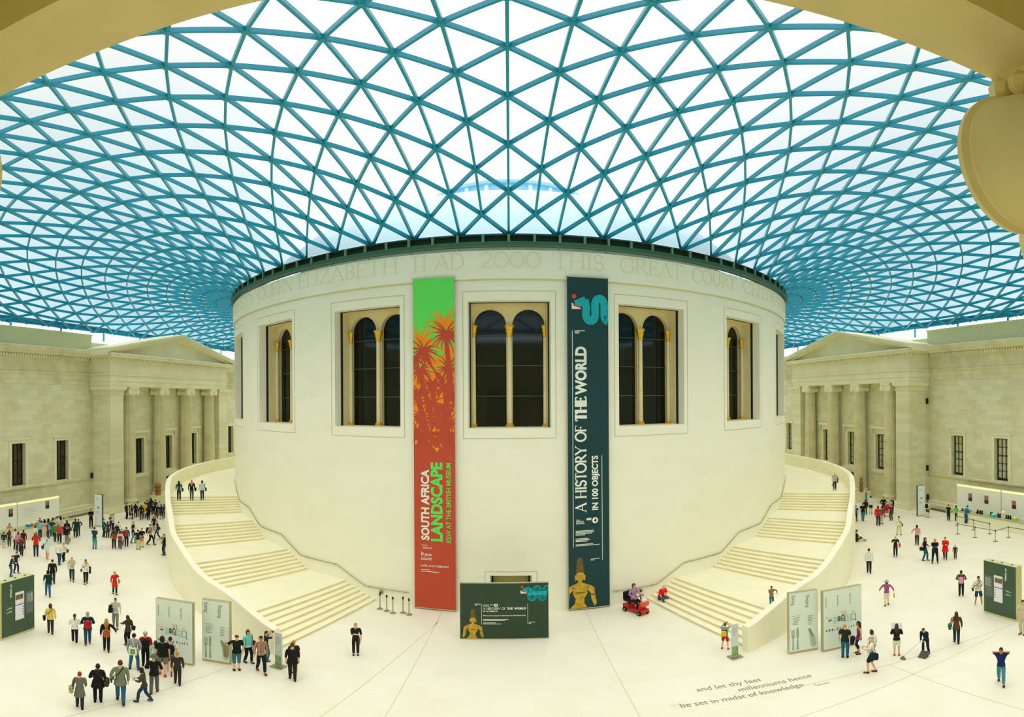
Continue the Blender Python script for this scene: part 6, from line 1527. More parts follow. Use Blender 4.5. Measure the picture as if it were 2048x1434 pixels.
P('bald man in a pale sage shirt and dark trousers strolling with hands before him', 144, 1162, 1113, face=0, hair=None, shirt=(196, 204, 158), sleeve='short', legs=(24, 58, 58), pose='step', arms=('down', 'fold'), skin='pink')
PB([lambda r, J: held_coat(r, J, 'black coat over the arm of the curly haired woman in white', BL, 1, 0.9), lambda r, J: shoulder_bag(r, J, 'black cross strap bag of the curly haired woman in white', NV, -1, 0.7)], 'curly haired woman in a white top with a black coat over her arm', 171.5, 1167, 1119, face=5, hair=('brown', 'bob'), shirt=(240, 232, 218), sleeve='mid', legs=BL, pose='step2', arms=('down', 'carry'))
PB(lambda r, J: shoulder_bag(r, J, 'orange scarf bag of the woman in the long red coat', (220, 130, 24), 1, 1.0, cross=False), 'woman in a long red and orange coat standing alone on the open floor', 229.5, 1188, 1143, face=10, hair=('blond', 'bob'), shirt=(206, 40, 20), hem=0.32, legs=BL, pose='step', arms=('down', 'up'))
P('man in a black jacket with white collar, walking away behind a woman in jeans', 105, 1169, 1119, face=175, hair=DK, shirt=(14, 18, 16), hem=0.10, legs=(22, 46, 40), pose='step2', build=1.1)
P('dark haired woman in a dark green top and blue jeans walking away', 96, 1193, 1141, face=185, hair=DB, shirt=(20, 46, 38), sleeve='mid', legs=(16, 96, 140), pose='walk')
P('visitor in a dark green jacket and jeans bending over a map, above the left kiosk', 21, 1153, 1110, face=80, hair=('brown', 'short'), shirt=(34, 44, 28), hem=0.06, legs=(22, 96, 120), arms=('hold', 'hold'), lean=14)
PB(lambda r, J: held_paper(r, J, 'white map shared by two visitors above the left kiosk', w_=0.42), 'visitor in navy holding a white map, above the left kiosk', 32, 1146, 1103, face=40, hair=DK, shirt=(40, 44, 40), legs=(14, 36, 74), arms=('hold', 'hold'), pose='step', lean=8)
# ---- crowd before the left desk
P('man in a white shirt and teal jeans talking to a man with a brown bag', 118, 1129, 1082, face=150, hair=('grey', 'thin'), shirt=(240, 238, 214), legs=(16, 84, 100), pose='step', build=1.15)
PB(lambda r, J: shoulder_bag(r, J, 'reddish brown bag at the side of the man in white', (96, 48, 26), 1, 1.1), 'man in a white shirt and black trousers with a brown bag at his side', 127.6, 1123, 1085, face=200, hair=('blond', 'thin'), shirt=WH, legs=BL, pose='step2', arms=('face', 'down'))
PB(lambda r, J: shoulder_bag(r, J, 'dark green bag of the man in white shorts and yellow shoes', (34, 74, 56), -1, 1.1), 'man in a pale aqua shirt, white shorts and yellow shoes', 94, 1119, 1075, face=160, hair=('white', 'thin'), shirt=(206, 238, 230), sleeve='short', legs=(232, 228, 206), legwear='shorts', shoes=(226, 200, 30), skin='tan', pose='step', arms=('carry', 'hold'))
P('woman in a red top and long navy pinafore at the back of the desk crowd', 72, 1113, 1065, hair=('red', 'long'), shirt=(216, 40, 26), legs=(22, 44, 74), legwear='trousers', hem=0.0, arms=('hold', 'carry'), build=1.1)
PB(lambda r, J: backpack(r, J, 'teal backpack on the bright red jacket', (10, 84, 74), 1.1), 'man in a bright red jacket with a teal backpack', 43, 1111, 1072, face=170, hair=DK, shirt=(238, 36, 30), legs=(14, 34, 40), pose='step', arms=('out', 'swing_f'))
P('man in a white T-shirt with his hands on his hips before the desk', 30.5, 1099, 1058, face=150, hair=DK, shirt=(222, 236, 230), sleeve='short', legs=NV, arms=('hip', 'hip'))
P('visitor in a dark maroon top at the front of the left queue', 18.5, 1093, 1060, hair=('brown', 'long'), shirt=(84, 36, 34), legs=(26, 50, 40))
P('boy in a navy hooded top and pale blue shorts at the left edge', 7.5, 1096, 1064, face=170, hair=DK, shirt=(18, 38, 50), hem=0.05, legs=(150, 200, 196), legwear='shorts', shoes=GY)
P('visitor in a pink top half hidden behind the red jacket', 36.5, 1103, 1064, face=160, hair=('brown', 'bob'), shirt=(214, 134, 168), legs=NV)
P('visitor in a black and purple top next to the woman in the navy pinafore', 47, 1098, 1060, face=170, hair=('brown', 'bob'), shirt=(48, 28, 38), legs=BL)
P('long haired desk attendant in pink seated behind the left desk', 0, 0, at=(-32.7, -21.6, 0), h=1.62, face=0, pose='sit', seat=0.48, hair=('red', 'long'), shirt=(226, 140, 118), arms=('lap', 'lap'))
P('desk attendant in black leaning over behind the left desk', 0, 0, at=(-32.7, -18.4, 0), h=1.62, face=-20, pose='sit', seat=0.5, hair=('red', 'short'), shirt=BL, arms=('lap', 'lap'), lean=14)
P('tall man in a pale blue shirt and black trousers at the left desk', 80, 1076, 1041, hair=('brown', 'short'), shirt=(150, 196, 222), legs=(16, 24, 34), arms=('carry', 'carry'))
P('woman in a white top stretching her arms over the left desk', 70.5, 1084, 1051, face=150, hair=DB, shirt=WH, legs=(70, 60, 50), arms=('reach', 'reach'))
PB(lambda r, J: backpack(r, J, 'light blue backpack on the red shirt at the left desk', (80, 180, 204), 1.0), 'man in a red shirt and jeans with a light blue backpack', 96.5, 1077, 1045, face=215, hair=('brown', 'short'), shirt=(222, 40, 44), sleeve='short', legs=(18, 82, 104))
P('visitor in a dark teal jacket between the red shirt and the green shirt', 104, 1073, 1039, hair=('red', 'short'), shirt=(10, 60, 62), legs=(24, 54, 44))
P('child in a bright green shirt and jeans beside the man in salmon red', 109.5, 1083, 1046, face=160, hair=('brown', 'short'), shirt=(36, 168, 46), sleeve='short', legs=(16, 76, 100), pose='step')
P('man in a salmon red shirt and black trousers with his back turned', 119, 1087, 1046, hair=('grey', 'short'), shirt=(198, 66, 58), legs=BL, build=1.2)
P('dark haired man in a crisp white shirt facing the far end of the left desk', 116, 1067, 1032, face=130, hair=DK, shirt=(236, 240, 236), legs=(40, 44, 48))
P('visitor in a pale pink top behind the dark teal jacket', 108.5, 1066, 1036, hair=('blond', 'short'), shirt=(240, 214, 204), legs=(60, 60, 60))
P('visitor in a green cap and white blouse by the end of the left desk', 127, 1070, 1035, face=120, hair=('blond', 'short'), hat=('cap', (16, 144, 100)), shirt=WH, sleeve='short', legs=(24, 78, 140))
PB(lambda r, J: shoulder_bag(r, J, 'grey brown bag of the brown haired woman in black', (84, 76, 66), 1, 1.2), 'woman with long brown hair in black with a big grey bag', 134, 1079, 1041, face=190, hair=('brown', 'long'), shirt=BL, legs=BK)
PB(lambda r, J: hand_bag(r, J, 'large tan paper bag held by the woman in a black jumper', (172, 122, 28), 1, 1.3), 'woman in a black jumper and khaki trousers with a tan bag', 134, 1088, 1052, hair=('red', 'short'), shirt=(20, 12, 16), legs=(126, 122, 84), pose='step')
P('woman with bushy dark hair in a long dark green coat', 151, 1075, 1037, hair=DB, shirt=(14, 62, 46), hem=0.36, legs=(20, 40, 36))
P('man in a navy jacket beside the woman in the green coat', 157, 1072, 1038, face=200, hair=DK, shirt=(18, 32, 54), hem=0.06, legs=(20, 16, 20), arms=('hip', 'hip'))
P('attendant in black standing with folded arms before the portico pier', 182, 1056, 1017, face=10, hair=('brown', 'short'), shirt=(20, 12, 12), legs=BL, arms=('fold', 'fold'), skin='tan')
P('man in a navy jumper and pale blue jeans standing alone with his back turned', 189, 1098, 1054, face=160, hair=('brown', 'short'), shirt=(28, 62, 76), legs=(62, 142, 158), arms=('fold', 'fold'))
# ---- school group in the middle distance
P('boy in a teal hooded top by the white totem', 207, 1074, 1037, face=120, hair=DK, shirt=(8, 104, 112), legs=(20, 52, 50), arms=('hold', 'hold'))
P('girl in a long brown checked coat in the school group', 215.5, 1076, 1043, hair=DB, shirt=(66, 50, 36), hem=0.3, legs=BL)
P('woman in an olive top with folded arms in the school group', 222, 1062, 1029, face=20, hair=('red', 'bob'), shirt=(70, 84, 52), sleeve='short', legs=(30, 50, 50), arms=('fold', 'fold'))
P('man in a white shirt and dark waistcoat listening in the school group', 227, 1063, 1028, face=-60, hair=('brown', 'short'), shirt=(206, 212, 212), legs=(24, 26, 44), arms=('fold', 'fold'))
P('dark haired boy in a white shirt behind the fair haired child', 237.5, 1072, 1043, hair=DK, shirt=WH, legs=(40, 60, 60))
P('fair haired child in a black top in the school group', 233.5, 1077, 1048, hair=('blond', 'bob'), shirt=BL, legs=(18, 76, 86))
PB(lambda r, J: backpack(r, J, 'brown orange backpack on the girl in green', (160, 66, 34), 1.0, 0.1), 'girl in a green top and black leggings with a brown orange backpack', 228, 1097, 1058, hair=('brown', 'long'), shirt=(70, 96, 66), legs=BL, pose='stand')
PB(lambda r, J: backpack(r, J, 'plain red backpack on the child in white', (190, 44, 34), 1.0, 0.1), 'child in a white hooded top with a plain red backpack', 240, 1098, 1062, hair=('brown', 'bob'), shirt=(240, 240, 226), legs=(16, 28, 32), pose='step')
P('child in a pale cap and red shirt in the school group', 243.5, 1091, 1056, face=160, hair=DK, hat=('cap', (226, 226, 216)), shirt=(210, 62, 44), legs=(40, 44, 40))
PB(lambda r, J: backpack(r, J, 'round crimson backpack on the teal hooded top', (196, 30, 44), 1.0), 'boy in a teal hooded top with a round crimson backpack', 253, 1093, 1054, hair=('brown', 'short'), shirt=(6, 108, 134), hem=0.04, legs=(12, 30, 34))
P('grey haired man in a dark teal T-shirt and pale jeans with folded arms', 266, 1086, 1042, face=70, hair=('grey', 'short'), shirt=(14, 44, 44), sleeve='short', legs=(90, 158, 166), arms=('fold', 'fold'), pose='step')
P('man in a black T-shirt and cream trousers talking to another in black', 276, 1099, 1059, face=170, hair=DK, shirt=(16, 24, 16), sleeve='short', legs=(206, 196, 146), arms=('carry', 'carry'))
P('man in a black T-shirt and tan shorts facing his companion in cream', 284, 1094, 1056, face=-20, hair=DK, shirt=(26, 20, 20), sleeve='short', legs=(196, 164, 104), legwear='shorts', arms=('carry', 'carry'))
PB(lambda r, J: backpack(r, J, 'big black backpack of the boy walking in stripes', BL, 1.1), 'boy in a red and white striped shirt walking with a big backpack', 301, 1090, 1048, face=80, hair=('brown', 'short'), shirt_m=stripes((196, 190, 180), (180, 60, 46), 6, False), shirt=WH, sleeve='short', legs=BL, pose='walk', arms=('swing_b', 'swing_f'))
PB(lambda r, J: shoulder_bag(r, J, 'blue bag behind the striding man in a dark jacket', (50, 110, 138), -1, 1.0, front=0.1), 'man in a dark brown jacket and jeans striding towards the school group', 315, 1079, 1041, face=-85, hair=('grey', 'thin'), shirt=(44, 36, 22), hem=0.05, legs=(16, 68, 96), pose='walk2')
P('visitor in navy and black behind the striding man', 308, 1062, 1033, hair=('red', 'bob'), shirt=(20, 26, 36), hem=0.2, legs=(120, 116, 84))
PB(lambda r, J: shoulder_bag(r, J, 'beige cloth bag of the man in black by the stair wall', (206, 172, 96), -1, 0.9, cross=False), 'man in a black T-shirt and jeans taking a picture against the left stair wall', 328.5, 1110, 1068, face=-60, hair=('brown', 'short'), shirt=(20, 16, 20), sleeve='short', legs=(10, 58, 76), arms=('face', 'face'))
# ---- crowd in front of the left portico
P('man in a dark suit at the left end of the portico crowd', 253, 1038, 1006, face=120, hair=DK, shirt=(24, 34, 26), hem=0.08, legs=BL)
P('woman in a grey jacket and black skirt beside the man in the suit', 259.5, 1038, 1010, face=100, hair=DB, shirt=(124, 104, 94), legs=BL, legwear='skirt')
P('black haired visitor in black next to the grey jacket', 264, 1038, 1009, face=80, hair=('dark', 'long'), shirt=BL, legs=(18, 14, 22))
P('visitor in a long black coat in the portico crowd', 271, 1035, 1007, hair=('dark', 'long'), shirt=(20, 16, 20), hem=0.3, legs=BL)
P('visitor in a white hooded jacket near the left of the portico crowd', 275.5, 1034, 1003, face=170, hair=('dark', 'short'), shirt=(232, 236, 236), legs=(90, 92, 70))
P('girl in a black top with a white hem and black tights', 282.5, 1040, 1010, hair=('dark', 'long'), shirt=BL, hem=0.08, legs=BL)
P('visitor in a bright yellow jacket in the middle of the portico crowd', 289.5, 1037, 1004, hair=DK, shirt=(248, 190, 16), legs=BL, build=1.2)
PB(lambda r, J: shoulder_bag(r, J, 'white bag on the back of the black haired girl', WH, -1, 1.0, front=0.14), 'black haired girl with a white bag beside the yellow jacket', 296.5, 1040, 1011, hair=('dark', 'long'), shirt=BL, legs=BL)
P('man in a blue and black top behind the yellow jacket', 294, 1033, 1000, hair=('brown', 'short'), shirt=(24, 66, 112), legs=BL)
P('long haired woman in dark teal standing highest in the portico crowd', 302, 1030, 996, face=200, hair=('dark', 'long'), shirt=(10, 60, 66), legs=BL)
P('visitor in dark olive at the back of the portico crowd', 311, 1031, 999, face=170, hair=DK, shirt=(76, 60, 34), legs=(50, 40, 34))
P('man in a black T-shirt and olive shorts at the front of the portico crowd', 306.5, 1038, 1007, hair=DK, shirt=(12, 10, 12), sleeve='short', legs=(112, 98, 56), legwear='shorts')
P('visitor in a navy jacket at the front of the portico crowd', 313.5, 1037, 1009, hair=DK, shirt=(10, 22, 46), hem=0.1, legs=(96, 66, 36))
P('dark haired visitor in a white collared shirt at the back right of the crowd', 319.5, 1032, 1002, face=10, hair=DK, shirt=(228, 232, 220), legs=(40, 44, 44))
P('girl in a long dark teal dress in the portico crowd', 322.5, 1038, 1009, hair=DB, shirt=(4, 50, 58), hem=0.2, legs=(16, 96, 104), legwear='cropped')
P('visitor in a dusty pink top near the door end of the crowd', 328, 1036, 1008, face=200, hair=('brown', 'short'), shirt=(140, 96, 84), legs=(20, 34, 40))
P('visitor in black against the stair wall by the brown door', 333.5, 1037, 1005, face=200, hair=DK, shirt=BL, legs=BL)
# ---- foot of the left stair
PB(lambda r, J: held_coat(r, J, 'beige coat hung over the shoulder of the bald man', (136, 128, 88), -1, 1.25), 'bald man in a black T-shirt and cropped jeans before the Eating board', 474, 1341, 1269, face=190, hair=('brown', 'thin'), shirt=BL, sleeve='short', legs=(54, 116, 128), legwear='cropped', build=1.2, arms=('lean', 'down'), shoes=(40, 20, 18))
PB([lambda r, J: shoulder_bag(r, J, 'navy bag of the woman in the turquoise top', (22, 30, 74), 1, 1.0, cross=False)], 'woman in a turquoise top beside the end of the left stair', 496, 1325, 1260, face=40, hair=('brown', 'bob'), shirt=(120, 220, 212), sleeve='short', legs=(18, 16, 28), build=1.15, pose='step')
P('man in a brown striped shirt and black trousers walking forward with a camera', 522, 1345, 1272, face=15, hair=DK, shirt_m=stripes((112, 48, 34), (214, 176, 146), 7, False), shirt=(112, 48, 34), legs=BL, pose='walk', skin='tan', shoes=(96, 44, 20))
PB(lambda r, J: held_camera(r, J, 'black camera raised beside the left stair parapet'), 'man in a dark T-shirt and teal jeans raising a camera by the left parapet', 532.5, 1322, 1262, face=110, hair=('brown', 'short'), shirt=(20, 34, 44), sleeve='short', legs=(10, 104, 118), arms=('up', 'up'))
P('woman in a wide black top and black trousers walking away past the silver stand', 585, 1360, 1286, hair=('brown', 'short'), shirt=BL, sleeve='mid', hem=0.12, legs=(26, 30, 22), pose='step', build=1.2)
P('visitor with a blond ponytail in front of the woman in the wide black top', 588, 1344, 1281, hair=('blond', 'pony'), shirt=(40, 40, 36), sleeve='short', legs=(60, 56, 46), legwear='shorts', pose='step2')
PB(lambda r, J: hand_bag(r, J, 'black and orange bag held by the woman in black', (120, 62, 16), -1, 1.0), 'woman in black holding a bag, standing alone below the red banner', 711.5, 1309, 1246, face=0, hair=('blond', 'short'), shirt=(30, 34, 26), sleeve='mid', legs=BL, arms=('fold', 'down'), shoes=BL)
# ---- on the stairs
def on_stairs(u, v):
    if u < 420 or u > 1600: return tuple(ground(u, v, 3.5))     # the top landing
    if u > 1500: return tuple(ground(u, v, 0.875))              # the first landing
    z = 3.0
    for _ in range(6):
        p = ground(u, v, z); a = abs(math.degrees(math.atan2(p.x, -p.y))); zz = 0.0
        for a0, a1 in FLIGHTS:
            for q in range(7):
                if a >= a0 + (a1 - a0) * q / 6 - 0.12: zz += RISE
        z = zz
    return tuple(ground(u, v, z))
PB(lambda r, J: shoulder_bag(r, J, 'dark brown bag of the woman nearest the parapet', (52, 34, 30), 1, 1.1, cross=False), 'dark haired woman in a slate jacket climbing the stair nearest the parapet', 358, 1001, 962, at=on_stairs(358, 1001), hair=('dark', 'long'), shirt=(60, 84, 84), legs=BL)
PB(lambda r, J: shoulder_bag(r, J, 'black bag of the middle woman on the stair', BL, 1, 1.1, cross=False), 'blond woman in a black jacket and jeans climbing in the middle of three', 383.5, 1001, 960, at=on_stairs(383.5, 1001), hair=('blond', 'long'), shirt=BL, legs=(60, 104, 106), pose='step')
PB(lambda r, J: shoulder_bag(r, J, 'grey bag of the woman in the pale jacket on the stair', (54, 74, 68), 1, 1.1, cross=False), 'woman in a pale grey jacket climbing the stair, rightmost of three', 404.5, 1000, 961, at=on_stairs(404.5, 1000), hair=('dark', 'bob'), shirt=(190, 210, 196), legs=(16, 54, 62), pose='step2')
PB([lambda r, J: hand_bag(r, J, 'orange brown bag of the man coming down the stair', (150, 82, 32), -1, 0.9), lambda r, J: held_coat(r, J, 'maroon coat of the man coming down the stair', (126, 18, 60), 1, 0.9)], 'man in a black and white striped jumper at the top of the right stair', 1669.7, 980, 945, at=on_stairs(1669.7, 980), face=0, hair=('white', 'thin'), shirt_m=stripes((226, 226, 222), (40, 36, 44), 5, True), shirt=WH, legs=(16, 44, 68), arms=('down', 'carry'), pose='step')
P('man in a brown waistcoat and white hood leaning on the right stair parapet', 1543, 1217, 1172, at=on_stairs(1543, 1214), h=1.62, face=20, hair=DK, shirt=(150, 124, 92), sleeve='long', legs=(40, 110, 120), arms=('fold', 'lean'), skin='tan')
P('man in a bright red T-shirt sitting bent forward on the lowest right steps', 0, 0, at=tuple(pol(23.35, 18.1, 0.0)), h=1.66, yaw=rad(24), pose='sit', seat=0.30, hair=('white', 'thin'), shirt=(250, 16, 20), sleeve='short', legs=(58, 82, 92), shoes=BL, arms=('lap', 'lap'), lean=24, build=1.15, skin='pink')
P('woman in a mauve cardigan and pink top riding the red mobility scooter', 0, 0, at=(5.75 - 0.40 * math.sin(rad(32)) * 1.0 + 0.19, -23.35 + 0.40 * math.cos(rad(32)) * 1.0 - 0.02, 0.0), h=1.6, yaw=rad(32), pose='sit', seat=0.66, hair=('brown', 'bob'), shirt=(176, 132, 168), legs=BL, arms=('carry', 'reach'), build=1.15, skin='pink')
# ---- right of the drum
def yellow_pack(r, J): worn(r, J, 'backpack', 'round yellow and black backpack of the man photographing the right stair', 'backpack', [('pack', cloth((244, 184, 20)), lambda b: rbox(b, (0, 0.22, 1.08), 0.30, 0.18, 0.32)), ('rim', cloth(BL), lambda b: rbox(b, (0, 0.14, 1.08), 0.34, 0.10, 0.36)), ('strap', cloth(BK), lambda b: b.tube([(-0.1, 0.12, 1.22), (-0.11, 0.02, 1.45), (-0.12, -0.12, 1.34), (-0.15, 0.05, 1.02)], 0.016, 6))])
PB([yellow_pack, lambda r, J: held_camera(r, J, 'small camera held up by the man in red shorts')], 'man in red shorts with a yellow backpack taking a picture of the right stair', 1450, 1298, 1246, face=165, hair=('brown', 'short'), shirt=(132, 164, 172), sleeve='short', legs=(186, 36, 26), legwear='shorts', pose='wide', arms=('up', 'up'), shoes=(110, 40, 30), build=1.1)
P('visitor in a blue and black top turned away by the right stair wall', 1712, 1043, 1011, face=200, hair=('brown', 'short'), shirt=(30, 90, 150), sleeve='short', legs=BL)
P('balding man in a black T-shirt and teal jeans near the right stair wall', 1725.5, 1042, 1006, face=170, hair=('brown', 'thin'), shirt=(18, 20, 18), sleeve='short', legs=(24, 122, 140), pose='step')
P('dark haired woman in black standing just behind the man in teal jeans', 1731, 1030, 999, face=180, hair=DB, shirt=(20, 16, 18), hem=0.12, legs=(24, 70, 76))
P('man in a blue striped T-shirt leaning against the right portico plinth', 1732.5, 1012, 980, face=60, hair=('brown', 'thin'), shirt_m=stripes((120, 176, 200), (30, 60, 90), 5, True), shirt=(120, 176, 200), sleeve='short', legs=(150, 158, 110), arms=('face', 'lean'))
P('man in a white shirt and dark brown shorts walking towards the right portico', 1741.5, 1027, 992, hair=DK, shirt=(234, 238, 232), legs=(52, 34, 24), legwear='shorts', pose='step', shoes=GY)
P('man in a black suit and white shirt facing the pushchair', 1767, 1026, 994, face=20, hair=DK, shirt=(14, 18, 24), hem=0.08, legs=BL, arms=('pocket', 'pocket'))
P('visitor in black beside the right portico pier, by the pushchair', 1786.5, 1026, 996, face=-80, hair=('blond', 'short'), shirt=BL, legs=BK, arms=('face', 'down'))
P('woman in a bright red jacket and black trousers with her back turned', 1756, 1051, 1012, face=165, hair=('brown', 'bob'), shirt=(206, 20, 24), hem=0.06, legs=(28, 36, 34), build=1.1)
P('visitor in a grey top and pale trousers hidden beside the red jacket', 1763, 1048, 1013, face=150, hair=DK, shirt=(90, 104, 100), legs=(206, 206, 170))
P('visitor in a plum top and teal trousers next to the pushchair', 1782.5, 1041, 1008, face=200, hair=('brown', 'short'), shirt=(96, 40, 78), sleeve='short', legs=(10, 60, 70))
pc = ground(1774, 1033); o = thing('pushchair', 'red and orange pushchair in the group by the right portico pier', 'pushchair', tuple(pc), rad(-30))
mb = MB(); mb.lathe([(0.05, 0.55), (0.24, 0.62), (0.28, 0.8), (0.2, 0.98), (0.05, 1.02)], (0, 0.12, 0), 14); mb.build('hood', cloth((190, 20, 34)), o)
mb = MB(); mb.box((-0.2, -0.3, 0.36), (0.2, 0.25, 0.52)); mb.build('seat', cloth((236, 86, 40)), o)
mb = MB(); mb.tube([(0.22, 0.45, 0.98), (0.22, 0.2, 0.6), (0.22, -0.35, 0.15)], 0.018, 6); mb.tube([(-0.22, 0.45, 0.98), (-0.22, 0.2, 0.6), (-0.22, -0.35, 0.15)], 0.018, 6); mb.tube([(-0.22, 0.45, 0.98), (0.22, 0.45, 0.98)], 0.018, 6); mb.build_each('frame_tube', m_black, o)
for x in (-0.24, 0.24):
    for y in (-0.34, 0.26): mb = MB(); mb.lathe([(0.04, -0.02), (0.11, -0.018), (0.11, 0.018), (0.04, 0.02)], (0, 0, 0), 14, Matrix(((0, 0, 1, x), (1, 0, 0, y), (0, 1, 0, 0.11), (0, 0, 0, 1)))); mb.build('wheel', m_black, o)
PB(lambda r, J: shoulder_bag(r, J, 'dark brown bag low on the back of the man in cream', (58, 44, 24), 1, 0.8, front=0.16), 'man in a cream shirt and khaki trousers walking towards the portico', 1798, 1070, 1032, hair=DK, shirt=(238, 234, 196), legs=(216, 204, 150), pose='wide')
P('woman in a pink blouse and black trousers with her arms held out', 1834, 1090, 1050, hair=DB, shirt=(216, 152, 158), legs=BL, pose='step', arms=('out', 'down'))
PB(lambda r, J: backpack(r, J, 'navy backpack on the man in green shorts', (20, 30, 50), 1.0), 'man in a white T-shirt and green shorts beside the right totem', 1855, 1035, 1001, face=160, hair=DK, shirt=(236, 240, 228), sleeve='short', legs=(70, 84, 52), legwear='shorts', shoes=GY)
PB([lambda r, J: shoulder_bag(r, J, 'bright pink bag at the hip of the bald man', (244, 62, 100), 1, 1.25, cross=False)], 'bald man in a black top carrying a bright pink bag', 1791, 1113, 1072, face=0, hair=None, shirt=(34, 34, 28), sleeve='short', legs=(16, 44, 44), arms=('strap', 'carry'), skin='pink')
PB(lambda r, J: shoulder_bag(r, J, 'black bag on the woman facing the big man', BL, -1, 1.0, cross=False, front=0.1), 'woman with long brown hair in a black jacket and flared jeans facing right', 1850, 1121, 1075, face=70, hair=('brown', 'long'), shirt=BL, legs=(8, 96, 112), pose='step', arms=('carry', 'carry'))
PB(lambda r, J: held_coat(r, J, 'navy coat over the arm of the big bald man', (14, 34, 78), -1, 1.0), 'big bald man in a black shirt with a navy coat over his arm', 1870, 1126, 1077, face=5, hair=None, shirt=BL, sleeve='short', legs=BL, build=1.3, arms=('fold', 'fold'), pose='wide', skin='tan')
P('woman in a long bright red coat beside the big bald man', 1890.5, 1118, 1074, face=-5, hair=('brown', 'short'), shirt=(232, 20, 24), hem=0.30, legs=(16, 40, 52), arms=('fold', 'hold'), build=1.2, pose='step')
P('small boy in a dark striped top right of the red coat', 1910.5, 1118, 1090, face=0, hair=('brown', 'short'), shirt=(74, 44, 42), legs=(56, 52, 32))
P('man in a white long sleeved shirt and black trousers walking away by the right stair', 1738, 1146, 1097, hair=DK, shirt=(216, 228, 220), hem=0.04, legs=(34, 18, 20), pose='step', arms=('down', 'down'))
P('visitor in dark clothes sitting on the floor against the right stair wall', 0, 0, at=tuple(ground(1712, 1083)), h=1.62, yaw=rad(75), pose='floor', seat=0.12, hair=DK, shirt=(24, 28, 34), sleeve='short', legs=(40, 44, 40), legwear='cropped', arms=('lap', 'lap'), lean=4, shoes=GY)
PB(lambda r, J: hand_bag(r, J, 'small orange bag of the woman in the sun hat', (244, 158, 36), 1, 0.9), 'woman in a grey sun hat and purple top walking away across the open floor', 1773.5, 1211, 1161, hair=DB, hat=('brim', (168, 184, 168)), shirt=(166, 76, 142), hem=0.02, legs=(226, 222, 186), legwear='cropped', pose='step2', arms=('out', 'out'))
PB(lambda r, J: backpack(r, J, 'pale pink backpack on the olive top', (240, 148, 166), 0.9, 0.06), 'dark haired woman in an olive top with a pale pink backpack', 1922.5, 1192, 1141, hair=DK, shirt=(84, 90, 66), hem=0.06, legs=BL, arms=('carry', 'carry'), skin='brown')
PB(lambda r, J: shoulder_bag(r, J, 'dark strap bag across the white T-shirt beside the kiosk', (30, 54, 48), -1, 0.7), 'man in a white T-shirt and blue shorts beside the right kiosk', 1957, 1210, 1152, face=10, hair=DK, shirt=(232, 234, 216), sleeve='short', legs=(8, 66, 92), legwear='shorts', shoes=WH, skin='tan', arms=('carry', 'fold'), pose='wide')
P('visitor in pale beige clothes cut off by the right edge, below the kiosk', 2046, 1268, 1200, face=-30, hair=('brown', 'short'), shirt=(206, 206, 184), sleeve='short', legs=(206, 200, 160), arms=('hold', 'hold'), shoes=(120, 60, 40))
PB(lambda r, J: shoulder_bag(r, J, 'green bag of the woman in the brown jacket', (10, 112, 76), -1, 1.1, cross=False, strap=(226, 220, 196)), 'woman with long brown hair in a brown jacket and jeans with a green bag', 1913, 1286, 1224, hair=('brown', 'long'), shirt=(102, 66, 34), hem=0.1, legs=(12, 44, 50), pose='step')
PB(lambda r, J: shoulder_bag(r, J, 'large black travel bag of the man at the floor plan', BL, 1, 1.35), 'man in a black shirt and jeans studying the right floor plan board', 1690, 1315, 1248, face=170, hair=('blond', 'thin'), shirt=(36, 40, 34), sleeve='short', legs=(18, 98, 128), shoes=BL, build=1.1)
P('woman with dark curly hair in a purple top and black waistcoat', 1718, 1307, 1243, face=-75, hair=('dark', 'long'), shirt=(120, 66, 116), sleeve='none', hem=0.12, legs=BL, legwear='cropped', skin='tan')
PB([lambda r, J: held_paper(r, J, 'white map of the balding man in black shorts', w_=0.42, h_=0.2), lambda r, J: shoulder_bag(r, J, 'navy bag of the balding man in black shorts', (14, 36, 50), 1, 1.2, front=0.1)], 'balding man in a white shirt and black shorts reading a map', 1744, 1345, 1273, face=-100, hair=('grey', 'thin'), shirt=(238, 240, 230), sleeve='short', legs=(20, 26, 18), legwear='shorts', shoes=(96, 44, 30), arms=('hold', 'hold'), pose='step', build=1.15)
P('brown haired woman in a white jacket behind the balding man', 1744, 1322, 1260, face=-140, hair=('brown', 'bob'), shirt=(240, 240, 232), legs=(206, 206, 186), shoes=WH)
PB(lambda r, J: held_paper(r, J, 'white map held open by the woman in white shorts', w_=0.5, h_=0.34), 'woman in a black jacket, white shorts and black leggings with an open map', 1793.5, 1311, 1248, hair=('brown', 'long'), shirt=(16, 22, 18), legs=(226, 228, 206), legwear='shorts', arms=('hold', 'hold'), shoes=(150, 86, 44))
